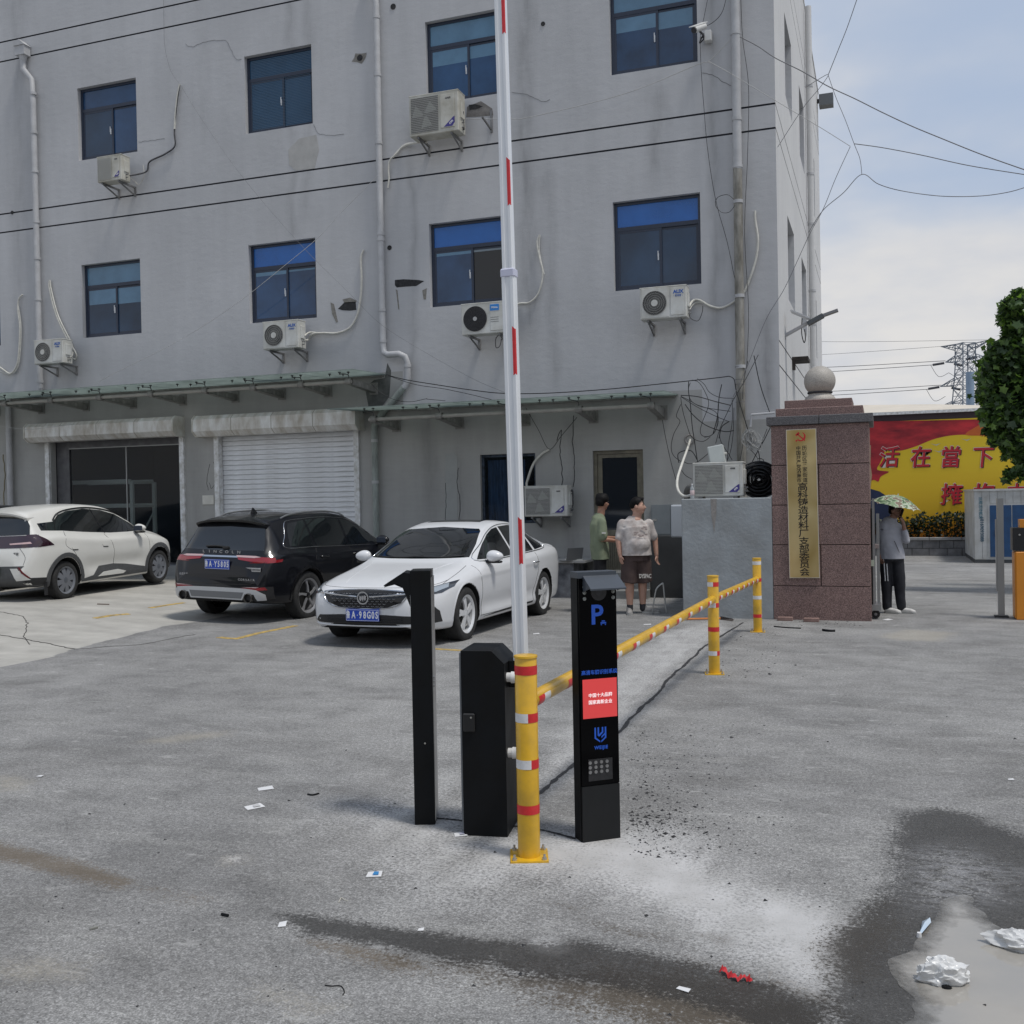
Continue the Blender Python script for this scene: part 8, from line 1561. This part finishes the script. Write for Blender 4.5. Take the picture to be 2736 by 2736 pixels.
S = [('c', (.0, 0, 1.46), (-.01, 0, 1.38), .085, .135, (X1, .8)), ('c', (-.01, 0, 1.38), (-.03, 0, 1.28), .145, .183, (X1, .66)), ('c', (-.03, 0, 1.28), (.0, -.01, 1.05), .185, .175, (X1, .70)), ('c', (.0, -.01, 1.05), (.02, -.01, .82), .175, .185, (X1, .72)), ('c', (-.125, -.02, 1.335), (-.195, .0, 1.08), .062, .062), ('c', (-.195, .0, 1.08), (-.185, -.01, 1.04), .062, .058), ('c', (.11, .03, 1.325), (.225, -.04, 1.12), .062, .058), ('c', (.225, -.04, 1.12), (.208, -.07, 1.25), .056, .050), ('b', (-.01, .05, 1.43), (.10, .075, .06)), ('b', (.03, .01, 1.45), (.08, .075, .04))]
organic('hoodie', S, hdm, m3, .011, 4, cuts=[((0, 0, .84), (0, 0, -1))], wr=.010, wsc=8, seed=21); q = MB(); q.tube([(.06, -.137, 1.12), (.10, -.125, 1.02), (.13, -.12, .94)], .004, 5); q.build('pocket_seam', ac_d, m3)
S = [('c', (.01, 0, .90), (.01, 0, .80), .165, .17, (X1, .72)), ('c', (-.07, 0, .85), (-.065, .0, .48), .105, .085), ('c', (-.065, 0, .48), (-.06, .0, .09), .085, .066), ('c', (.09, .02, .85), (.115, .02, .48), .105, .085), ('c', (.115, .02, .48), (.14, .03, .09), .085, .066)]
tm_ = mat('black_track_trousers', (.010, .011, .016), .7, var=.2); organic('trousers', S, tm_, m3, .011, 3, wr=.010, wsc=7, seed=2)
for dx in (0, .038): q = MB(); q.tube([(-.095 + dx, -.098 + dx * .2, .86), (-.085 + dx, -.100, .65), (-.078 + dx, -.088, .50)], .007, 6); q.build('side_stripe', whi, m3)
wsh = mat('white_trainer', (.55, .54, .52), .6, var=.12, scale=20); shoe(m3, (-.10, .0, 0), (1, -.45), wsh, sol); shoe(m3, (.08, .05, 0), (1, -.25), wsh, sol, .28)
ph = thing('mobile_phone', 'black phone held to the ear of the man in the grey hoodie', 'phone', V(m3.location) + Matrix.Rotation(math.radians(-3), 3, 'Z') @ V((.153, -.098, 1.40))); ph.rotation_euler = (.2, .3, .3); MB().box((-.006, -.038, -.08), (.006, .038, .08), 0, .003).build('phone_case', gb_m, ph)
uh = thing('umbrella_hat', 'camouflage umbrella worn as a hat by the man in the grey hoodie', 'umbrella', V(m3.location) + V((.07, -.02, 1.505))); uh.rotation_euler = (math.radians(4), math.radians(13), 0)
cam_ = bpy.data.materials.new('camouflage_cloth'); n_, l_, b_ = nodes_of(cam_); tcc = n_.new('ShaderNodeTexCoord'); nc = N(n_, 'ShaderNodeTexNoise', Scale=11., Detail=1.5, Distortion=1.); l_.new(tcc.outputs['Object'], nc.inputs['Vector']); rc = n_.new('ShaderNodeValToRGB'); rc.color_ramp.interpolation = 'CONSTANT'
for i, (p_, c_) in enumerate(((0, (.05, .09, .04)), (.44, (.18, .27, .14)), (.52, (.42, .47, .36)), (.60, (.16, .11, .07)))):
    e = rc.color_ramp.elements[i] if i < 2 else rc.color_ramp.elements.new(p_); e.position = p_; e.color = (*c_, 1)
l_.new(nc.outputs[0], rc.inputs[0]); l_.new(rc.outputs[0], b_.inputs['Base Color']); b_.inputs['Roughness'].default_value = .6
n8 = 8; R_ = .335; vs = [V((0, 0, .165))]; rings = 5
for j in range(1, rings + 1):
    for i in range(n8 * 4):
        a_ = 2 * math.pi * i / (n8 * 4); k = (i % 4) / 4; sag = 1 - .06 * math.sin(math.pi * k) * (j / rings); t = j / rings; vs.append(V((math.cos(a_) * R_ * t * sag, math.sin(a_) * R_ * t * sag, .165 * math.cos(t * 1.45) + (.012 * math.sin(math.pi * k) * t))))
m_ = n8 * 4; fs = [(0, 1 + i, 1 + (i + 1) % m_) for i in range(m_)] + [(1 + (j - 1) * m_ + i, 1 + j * m_ + i, 1 + j * m_ + (i + 1) % m_, 1 + (j - 1) * m_ + (i + 1) % m_) for j in range(1, rings) for i in range(m_)]
q = MB(); q.add(vs, fs); q.build('canopy', cam_, uh, sh=50); 
for i in range(n8): a_ = 2 * math.pi * i / n8; q = MB(); q.tube([V((math.cos(a_) * R_ * t, math.sin(a_) * R_ * t, .160 * math.cos(t * 1.45) - .003)) for t in (0, .35, .7, 1.03)], .0025, 5); q.build('rib', bolt_m, uh)
MB().cyl((0, 0, .16), (0, 0, .19), .010, .006, 8).build('tip', wht, uh); q = MB(); q.lathe([(.10, 0), (.10, .03)], n=24); q.build('head_band', ink, uh)
# ------------------------------------------------------------------ what faces the office building across the yard (seen in its glass)
wb_ = thing('warehouse', 'long low grey warehouse facing the office building across the yard', 'building', (-8, -34, 0)); MB().box((-45, -8, -.2), (45, 0, 6.2)).build('wall', mat('warehouse_render', (.22, .22, .21), .9, var=.15, scale=.5), wb_); MB().box((-45.5, -8.5, 6.2), (45.5, .5, 6.6)).build('roof', mat('warehouse_roof', (.12, .12, .125), .8), wb_)
for i in range(12): MB().box((-42 + i * 7, .01, 1.0), (-39 + i * 7, .06, 2.6)).build('window', gl2_m, wb_)
for lab, x, y, h, r in (('tall leafy tree before the warehouse, left of its middle', -19, -24, 8.5, 2.6), ('bushy tree before the warehouse, beyond the puddle', 5, -26, 7.5, 2.4), ('tree at the far left end of the warehouse', -34, -25, 9, 3)):
    t = thing('yard_tree', lab, 'tree', (x, y, 0)); q = MB(); q.tube([(0, 0, 0), (.1, 0, h * .3), (0, .1, h * .8)], .2, 8, rad=[.25, .2, .08]); q.build('trunk', bark, t); pp_ = []
    for _ in range(14):
        c = (rs.normal() * r * .5, rs.normal() * r * .5, h * rs.uniform(.45, .95))
        for _ in range(60): d = rs.normal(size=3); d /= np.linalg.norm(d); k = 1.1 * rs.uniform(.4, 1.2); pp_.append((c[0] + d[0] * k, c[1] + d[1] * k, c[2] + d[2] * k))
    leaves('crown', pp_, .42, lf, t)
# ------------------------------------------------------------------ wires, lamps, camera on the facade
cab_m = mat('black_cable', (.008, .008, .009), .5); cabw = mat('pale_cable', (.42, .42, .41), .6); cabg = mat('grey_cable', (.16, .16, .17), .6)
def cable(lab, px, Yp, r, m, k=8, nm='cable', grp=None):
    r *= .66 if r > .0065 else .8
    pts = [onY(a[0], a[1], a[2] if len(a) > 2 else Yp) for a in px]; q = MB(); q.tube(crom(pts, k), r, 6)
    o = q.build(nm, m, sh=60); return tag(o, lab, 'cable', grp)
s3 = lambda L: [(1736 + x / 1.932, y / 1.932) for x, y in L]
cable('pale wire strung diagonally from the fallen bracket up to the right downpipe', [(1208, 317), (1290, 318), (1370, 318), (1400, 316), (1560, 280), (1700, 240), (1865, 172), (1895, 163), (1950, 108)], 17.7, .009, cabw)
cable('grey cable from the right downpipe out across the sky, highest at the frame edge', s3([(465, 190), (560, 240), (650, 300), (790, 370), (920, 445), (1060, 510), (1200, 580), (1350, 650), (1500, 712), (1720, 800), (1960, 885)]), 17.4, .012, cabg)
cable('thin dark cable rising steeply to the top of the sky from the wire knot', s3([(1075, -20), (1020, 140), (970, 265), (922, 385)]), 17.4, .010, cabg)
cable('cable crossing the sky from the middle wire knot to the right edge', s3([(1055, 742), (1200, 762), (1400, 800), (1650, 855), (1960, 905)]), 17.4, .010, cabg)
cable('sagging cable crossing the sky below the other wires', s3([(820, 1200), (895, 1085), (1000, 995), (1095, 900), (1180, 950), (1300, 985), (1500, 1012), (1700, 1012), (1850, 992), (1960, 960)]), 17.4, .010, cabg)
cable('thin wire between the upper and the lower wire knots', s3([(922, 390), (960, 500), (1010, 620), (1055, 742), (1085, 820), (1095, 900)]), 17.4, .007, cabg)
cable('pale thin wire from under the camera through the middle wire knot', s3([(300, 315), (400, 370), (500, 430), (650, 520), (800, 610), (900, 670), (1035, 755)]), 17.5, .006, cabw)
cable('long thin wire falling from the middle wire knot down the corner of the building', s3([(1035, 757), (960, 920), (895, 1080), (820, 1220), (700, 1480), (600, 1650), (500, 1900), (430, 2050)]), 17.3, .008, cabg)
cable('dark wire loop between the side wall and the upper wire knot', s3([(815, 445), (870, 410), (922, 385), (880, 450), (790, 560), (660, 760)]), 17.3, .007, cabg)
cable('dark cable running down the wall beside the security camera', s3([(300, -10), (280, 90), (262, 180), (265, 350), (280, 560), (300, 780), (340, 1030), (400, 1250), (435, 1420), (455, 1500)]), 17.93, .007, cab_m)
cable('black cable arching from the security camera to the top of the wall', s3([(395, -10), (375, 60), (340, 105), (285, 140)]), 17.85, .008, cab_m)
cable('thin dark cable hanging right of the corner downpipe', s3([(470, -10), (480, 200), (510, 450), (505, 800), (490, 1200), (510, 1600), (500, 1900)]), 17.9, .006, cab_m)
cable('loose cable hoop tied to the corner downpipe', s3([(435, 1030), (400, 1005), (350, 1020), (340, 1060), (370, 1095), (410, 1095), (440, 1060)]), 17.8, .006, cab_m)
cable('white thin string slanting down across the left half of the facade', [(1010, 468), (900, 580), (850, 635), (760, 710), (660, 790), (560, 860), (450, 925), (300, 1000), (240, 1035)], 17.6, .006, mat('white_string', (.5, .5, .5), .6))
cable('thin dark wire hanging from the top edge at the left of the facade', [(437, -5), (438, 60), (440, 120), (450, 170), (462, 200), (478, 222)], 17.93, .004, cabg)
cable('long thin dark wire falling diagonally across the middle of the facade', [(482, 226), (540, 320), (650, 475), (800, 650), (930, 780), (1010, 860), (1100, 920), (1250, 1005), (1340, 1045), (1385, 1060)], 17.7, .004, cabg)
s5 = lambda L: [(900 + x / 1.932, 900 + y / 1.932) for x, y in L]
cable('thick black cable running above the short canopy to the corner downpipe', s5([(255, 195), (350, 220), (500, 245), (700, 275), (870, 292), (1100, 290), (1400, 270), (1700, 240), (1932, 215)]) + [(1935, 1007), (1950, 1006), (1962, 1015), (1966, 1040)], 17.2, .012, cab_m)
cable('second black cable sagging above the short canopy', s5([(265, 200), (400, 245), (550, 268), (700, 300), (820, 330)]), 17.2, .008, cab_m)
cable('thin cable drooping below the end of the long canopy', s5([(180, 245), (230, 290), (300, 325), (380, 335), (460, 320), (470, 322), (560, 330)]), 17.3, .006, cab_m)
cable('stay wire pair meeting at the hose hole over the low unit', s5([(975, 365), (1040, 480), (1097, 580), (1160, 510), (1240, 415)]), 17.9, .006, cab_m)
cable('pale cable drooping in front of the far left shutter housing', [(-10, 1136), (30, 1143), (80, 1147), (130, 1142), (200, 1133)], 17.3, .006, cabw)
# knot of loose wires beside the corner downpipe: nobody could count them
q = MB(); z4 = lambda L: [(1700 + x / 4.2925, 950 + y / 4.2925) for x, y in L]
WL = [[(510, 455), (700, 470), (900, 525), (1080, 570)], [(510, 465), (620, 520), (760, 590), (1080, 640)], [(510, 470), (700, 590), (900, 690), (1070, 760)], [(560, 560), (650, 680), (800, 800), (1000, 870), (1120, 860)], [(640, 280), (720, 310), (790, 420), (830, 560), (760, 760), (735, 860), (760, 920), (850, 920), (920, 830), (940, 560)],
      [(700, 265), (780, 330), (840, 420), (960, 480), (1130, 490)], [(600, 300), (600, 420), (620, 560), (640, 800), (670, 1000), (700, 1200), (720, 1240)], [(510, 480), (530, 620), (580, 800), (640, 940), (760, 985), (850, 930)], [(510, 560), (460, 690), (500, 760), (430, 900), (400, 1050), (430, 1150), (520, 1220)],
      [(490, 1230), (480, 1130), (560, 1090), (640, 1100), (700, 1200)], [(510, 1300), (560, 1370), (640, 1420)], [(520, 1200), (600, 1240), (700, 1220), (830, 1120)], [(1130, 300), (1150, 420), (1240, 720), (1300, 900), (1400, 1100), (1420, 1300)], [(1400, -10), (1260, 260), (1130, 480), (1060, 620), (960, 840), (910, 1010)],
      [(960, 850), (960, 950), (1000, 1040), (1060, 1130), (1100, 1200)], [(980, 330), (950, 480), (930, 700), (880, 900)], [(1100, 500), (1100, 760), (1060, 1000), (1040, 1220)], [(1120, 600), (1110, 900), (1080, 1100), (1040, 1210)], [(1540, 820), (1460, 980), (1380, 1120), (1300, 1280)], [(1500, 840), (1440, 1000), (1420, 1060)], [(1310, 1080), (1390, 1180), (1420, 1340)],
      [(1350, 0), (1400, 250), (1450, 430), (1530, 650)], [(1280, 60), (1230, 300), (1220, 500)], [(300, 740), (340, 960), (400, 1230), (460, 1440)], [(1060, 760), (980, 820), (950, 950)], [(620, 310), (600, 400), (650, 540), (900, 640), (940, 760), (880, 900), (780, 940)], [(1230, 960), (1220, 1040), (1190, 1200)], [(1400, 1180), (1460, 1200), (1450, 1320), (1400, 1320)], [(1260, 1270), (1400, 1330), (1520, 1370)]]
for i, L in enumerate(WL): q.tube(crom([onY(x, y, 17.55 + .015 * (i % 14)) for x, y in z4(L)], 7), .0055 if i % 3 else .008, 5)
tag(q.build('loose_wires', cab_m), 'tangle of loose black wires hanging around the corner downpipe', 'cable', None, 'stuff')
q = MB()
for i in range(26):
    a = (1300 + rs.uniform(-40, 40), 850 + rs.uniform(-10, 30)); b = (1330 + rs.uniform(-80, 110), 1010 + rs.uniform(-20, 90)); c = (a[0] + rs.uniform(-60, 150), (a[1] + b[1]) / 2); d = (a[0] - rs.uniform(-30, 70), (a[1] + b[1]) / 2 + 20)
    q.tube(crom([onY(x, y, 17.4 + rs.uniform(0, .15)) for x, y in z4([a, c, b, d])], 7, True), .005, 4, closed=True)
tag(q.build('white_wire_bundle', mat('grey_white_wire', (.36, .36, .35), .6)), 'bundle of coiled pale wires tied to the corner downpipe', 'cable', None, 'stuff')
# downpipe clips cable run
q = MB()
for z_ in (3.3, 3.45, 3.6, 3.68, 3.9): q.lathe([(.082, -.004), (.082, .004)], (-2.235, D - .1, z_), 'z', 14)
tag(q.build('pipe_ties', cabg), 'wire ties wound round the corner downpipe above the block wall', 'tie', None, 'stuff')
gp = thing('conduit', 'thin grey conduit bent from the wall to the back of the pillar', 'pipe', onY(2005, 1140, 17.6)); q = MB(); q.T = Matrix.Translation(-V(gp.location)); q.tube([onY(2005, 1140, 17.6), onY(2008, 1108, 17.6), onY(2070, 1103, 17.6)], .02, 8); q.build('tube', pv, gp)
# security camera
sc = thing('security_camera', 'white bullet security camera with a small box on the wall by the top right window', 'camera', onY(1893, 85, 17.9)); so = V(sc.location); wpl = mat('white_camera_housing', (.6, .6, .58), .4)
a, b = onY(1855, 80, 17.35) - so, onY(1883, 70, 17.55) - so; q = MB(); q.cyl(a, b, .055, .05, 14); q.build('housing', wpl, sc, sh=40); d = (b - a).normalized(); q = MB(); q.cyl(a - d * .02, a + d * .01, .05, .055, 14); q.build('lens_hood', ink, sc); q = MB(); u_ = V((0, 0, .06)); q.prism([a + u_ - d * .06 + V((-.05, 0, 0)), a + u_ - d * .06 + V((.05, 0, 0)), b + u_ + V((.05, 0, 0)), b + u_ + V((-.05, 0, 0))], (0, 0, .012)); q.build('sun_shield', wpl, sc)
q = MB(); q.tube([(a + b) / 2 + V((0, 0, -.05)), onY(1878, 92, 17.75) - so, onY(1880, 100, 17.97) - so], .018, 8); q.build('arm', ink, sc); c = onY(1892, 97, 17.9) - so; MB().box(c - V((.06, .05, .09)), c + V((.06, .09, .09)), 0, .01).build('junction_case', wpl, sc); q = MB(); q.tube(crom([c + V((-.06, 0, -.02)), c + V((-.14, -.02, -.10)), c + V((-.12, 0, -.02)), c + V((-.06, 0, .06))], 5), .012, 6); q.build('lead', cab_m, sc)
# solar street lamp on the side wall, floodlight far up
ls = thing('solar_street_lamp', 'grey solar street lamp on a tube arm fixed to the pale side wall', 'lamp', (-1.59, 19.25, 4.58)); lo = V(ls.location); xa = onY(2160, 862, 19.25) - lo
q = MB(); q.cyl((0, 0, 0), xa, .035, .03, 12); q.cyl((0, 0, 0), (.015, 0, 0), .07, .07, 12); q.build('arm', mat('arm_pale', (.45, .45, .46), .5), ls); 
q = MB(); a, b = onY(2158, 866, 19.25) - lo, onY(2200, 843, 19.25) - lo; dd_ = (b - a).normalized(); q.T = None
def slab(a, b, w, h): d = (b - a).normalized(); s = V((0, 1, 0)); u = d.cross(s); q.prism([a - s * w - u * h, a + s * w - u * h, a + s * w + u * h, a - s * w + u * h], b - a)
slab(a, b, .09, .035); q.build('lamp_head', mat('dark_grey_casting', (.08, .09, .10), .5), ls); q = MB(); slab(b, onY(2239, 829, 19.25) - lo, .07, .022); q.build('light_panel', mat('lamp_grey', (.2, .2, .21), .4), ls); q = MB(); slab(onY(2114, 832, 19.25) - lo, onY(2165, 853, 19.25) - lo, .16, .012); q.build('solar_panel', mat('pale_panel_back', (.5, .51, .53), .4), ls)
q = MB(); q.tube(crom([onY(2143, 850, 19.25) - lo, onY(2142, 890, 19.25) - lo, onY(2148, 915, 19.25) - lo, onY(2152, 905, 19.25) - lo, onY(2150, 880, 19.25) - lo], 6), .009, 6); q.build('lead', cab_m, ls)
fl = thing('floodlight', 'dark floodlight sticking out high on the far end of the side wall', 'lamp', (-1.59, 31.4, 13.1)); MB().box((.06, -.25, -.2), (.45, .1, .12)).build('case', mat('floodlight_grey', (.12, .13, .14), .5), fl); MB().box((0, -.08, -.05), (.06, .02, .05)).build('bracket', ink, fl)
q = MB(); a = onX(2134, 978, -1.45); bk_ = thing('wall_bracket', 'rusty black bracket on the side wall just above the stone ball', 'bracket', (-1.59, 21.0, onX(2134, 985, -1.59).z)); q.box((0, -.3, -.04), (.30, .3, .03)); q.box((0, -.3, -.22), (.06, -.22, -.04)); q.build('arm', mat('rusty_black_steel', (.03, .024, .022), .8, var=.5, scale=6), bk_)

# ------------------------------------------------------------------ litter
pap = mat('white_paper', (.66, .66, .66), .6, var=.06); plast = mat('crumpled_plastic', (.62, .62, .61), .3, var=.06, scale=8)
def card(lab, px, py, w, h, a, m=pap, nm='paper_scrap', deco=None):
    p = gpt(px, py); t = thing(nm, lab, 'litter', (p.x, p.y, p.z + .003), a, None); q = MB(); q.add([(-w, -h, 0), (w, -h, .002), (w * .9, h, .006), (-w, h, .001)] + [(-w, -h, -.0015), (w, -h, .0005), (w * .9, h, .0045), (-w, h, -.0005)], [(0, 1, 2, 3), (7, 6, 5, 4), (0, 4, 5, 1), (1, 5, 6, 2), (2, 6, 7, 3), (3, 7, 4, 0)]); q.build('sheet', m, t)
    if deco: MB().add([(-w * .2, -h * .6, .006), (w * .6, -h * .6, .006), (w * .5, h * .5, .0085), (-w * .1, h * .5, .0085)], [(0, 1, 2, 3)]).build('print', deco, t)
card('white paper scrap on the asphalt, farther of the two left of the side-on kiosk', 710, 2108, .045, .03, .7); card('white paper scrap on the asphalt, nearer of the two left of the side-on kiosk', 680, 2157, .05, .035, .9, deco=mat('faint_print', (.45, .45, .45), .7))
card('white and blue scrap lying in front of the barrier cabinet', 1001, 2338, .035, .03, .3, deco=mat('print_blue', (.03, .2, .45), .5)); card('small white sticker with grey print at the foot of the barrier cabinet', 1231, 2231, .032, .028, .5, deco=mat('print_grey', (.35, .35, .42), .6))
card('tiny pale scrap on the asphalt at the far left', 107, 2075, .02, .012, 0); card('tiny white scrap beside the front wheel of the sedan', 1433, 1694, .04, .03, .4); card('small white scrap on the ground behind the display kiosk', 1730, 1669, .05, .03, .2); card('white scrap on the ground at the foot of the sliding gate', 2372, 1656, .06, .04, .9); card('tiny white scrap on asphalt at the right edge of the yard', 2701, 2084, .015, .01, 0)
card('small pale scrap in the near dust left of the puddle', 1827, 2646, .025, .01, -.4); card('small folded pale scrap near the brown tyre mark', 755, 2472, .016, .022, .4); card('tiny white scrap on asphalt ahead of the dark stain', 2493 - 1368 + 0, 2486, .012, .01, .2)
def blob(lab, px, py, sx, sy, sz, m, seed, nm='plastic_bag', a=0., cat='litter', n=26, amp=.45):
    p = gpt(px, py); t = thing(nm, lab, cat, (p.x, p.y, p.z), a); q = MB(); bm = bmesh.new(); bmesh.ops.create_icosphere(bm, subdivisions=5, radius=1)
    for v in bm.verts:
        c = v.co.copy(); f = 1 + amp * noise.noise(c * 1.7 + V((seed, 0, 0))) ; r1 = 1 - abs(noise.noise(c * 1.9 + V((seed, 9, 3)))) * .28; r2 = 1 - abs(noise.noise(c * 3.6 + V((2, seed, 1)))) * .16
        v.co = V((c.x * sx * f * r1 * r2, c.y * sy * f * r1 * r2, max(-.002, (c.z * .8 + .45) * sz * r1 * r2)))
    me = bpy.data.meshes.new('sheet'); bm.to_mesh(me); bm.free(); smooth(me, 25); me.materials.append(m); link_mesh('film', me, t); return t
blob('crumpled white plastic bag lying in the muddy puddle', 2520, 2625, .085, .05, .075, plast, 4, a=.2); blob('crumpled white plastic bag at the right frame edge of the puddle', 2722, 2535, .11, .05, .06, plast, 11, a=-.3)
blob('small black lump in front of the plastic bag in the puddle', 2529, 2643, .020, .012, .012, blk, 3, 'dark_lump')
w = thing('clear_wrapper', 'twisted clear wrapper with white cap at the edge of the puddle', 'litter', gpt(2470, 2490)); wo = V(w.location); q = MB(); q.T = Matrix.Translation(-wo); A = [gpt(2455, 2505), gpt(2462, 2490), gpt(2464, 2470), gpt(2485, 2463), gpt(2488, 2472), gpt(2478, 2488), gpt(2463, 2502)]; q.add([p + V((0, 0, .012 + .006 * (i % 2))) for i, p in enumerate(A)] + [sum(A, V()) / 7 + V((0, 0, .03))], [(i, (i + 1) % 7, 7) for i in range(7)]); q.build('film', mat('blueish_film', (.45, .55, .65), .1), w); q = MB(); q.T = Matrix.Translation(-wo); p = gpt(2456, 2504); q.cyl(p, p + V((0, 0, .018)), .010, .008, 10); q.build('cap', wht, w)
def cracks(lab, px, r):
    k = crom([gpt(*p) for p in px], 9); k = [p + V((noise.noise(p * 9) * .035, noise.noise(p * 12 + V((4, 0, 0))) * .035, 0)) for p in k]; k = [V((p.x, p.y, float(gz(p.x, p.y)) + .0005)) for p in k]; q = MB(); q.tube(k, r, 4); tag(q.build('pavement_crack', mat('crack_dirt', (.03, .03, .028), .95)), lab, None, None, 'structure')
cracks('jagged crack across the pale concrete apron', [(0, 1636), (30, 1643), (62, 1652), (72, 1672), (66, 1700), (78, 1722)], .006); cracks('long crack along the near edge of the concrete apron', [(-10, 1696), (50, 1706), (110, 1716), (160, 1727), (200, 1735)], .007); cracks('thin crack in the asphalt beyond the concrete edge', [(205, 1735), (290, 1728), (380, 1722), (450, 1708), (520, 1695)], .005)
rb2 = thing('red_ribbon', 'crumpled strip of red ribbon lying in the dust near the puddle', 'litter', gpt(1965, 2615)); ro = V(rb2.location); q = MB(); P0 = [(1925, 2597), (1935, 2600), (1948, 2612), (1962, 2618), (1975, 2622), (1988, 2620), (2000, 2622), (2006, 2632)]; K_ = crom([gpt(*p) - ro + V((0, 0, .010 + .004 * (i % 2))) for i, p in enumerate(P0)], 6); L = []
for i, p in enumerate(K_): 
    a_ = .8 * math.sin(i * .55) + .4; w_ = .012 + .005 * math.sin(i * 1.1); L += [p + V((.25 * w_, math.cos(a_) * w_, math.sin(a_) * w_)), p - V((.25 * w_, math.cos(a_) * w_, math.sin(a_) * w_ * .6))]
q.add(L, [(2 * i, 2 * i + 1, 2 * i + 3, 2 * i + 2) for i in range(len(K_) - 1)]); q.build('ribbon', mat('red_ribbon_cloth', (.48, .02, .025), .5), rb2, sh=60)
def twig(lab, pts, r=.004, m=None): q = MB(); k = crom([gpt(*p) + V((0, 0, r)) for p in pts], 5); o_ = k[0]; q.T = Matrix.Translation(-o_); q.tube(k, r, 5); o = q.build('twig', m or blk, loc=o_); tag(o, lab, 'litter')
twig('short black twig lying on asphalt left of the side-on kiosk', [(822, 2124), (835, 2126), (852, 2122)], .005); twig('black stick lying on asphalt at the middle left of the foreground', [(592, 2446), (610, 2450)], .006); twig('thin pale straw loop in the near foreground', [(905, 2412), (912, 2400), (920, 2405), (930, 2408)], .002, mat('straw', (.5, .48, .42), .7)); twig('thin curved dark root in the near foreground', [(868, 2634), (885, 2636), (910, 2636), (920, 2650), (916, 2660)], .002)
twig('grey stick on the asphalt in the left foreground', [(240, 2486), (262, 2480)], .005, mat('grey_stick', (.2, .2, .18), .8)); twig('black rubber strip on the ground before the granite pillar', [(2198, 1686), (2215, 1688), (2231, 1688)], .015); twig('thin dark cable on the ground before the granite pillar', [(2068, 1675), (2100, 1678), (2140, 1680)], .008); twig('brown bar lying on the pale concrete behind the white hatchback', [(260, 1616), (292, 1617)], .012, mat('brown_bar', (.15, .12, .1), .8))
def brick(lab, px, py, w): p = gpt(px, py); t = MB().box((-w, -.05, 0), (w, .05, .05), 0, .006).build('loose_brick', mat('dusty_brick', (.22, .14, .12), .9, var=.3, scale=12), loc=p); tag(t, lab, 'brick')
brick('loose dusty brick at the left foot of the granite pillar', 2098, 1658, .10); brick('loose dusty brick under the middle of the granite pillar', 2168, 1661, .10)
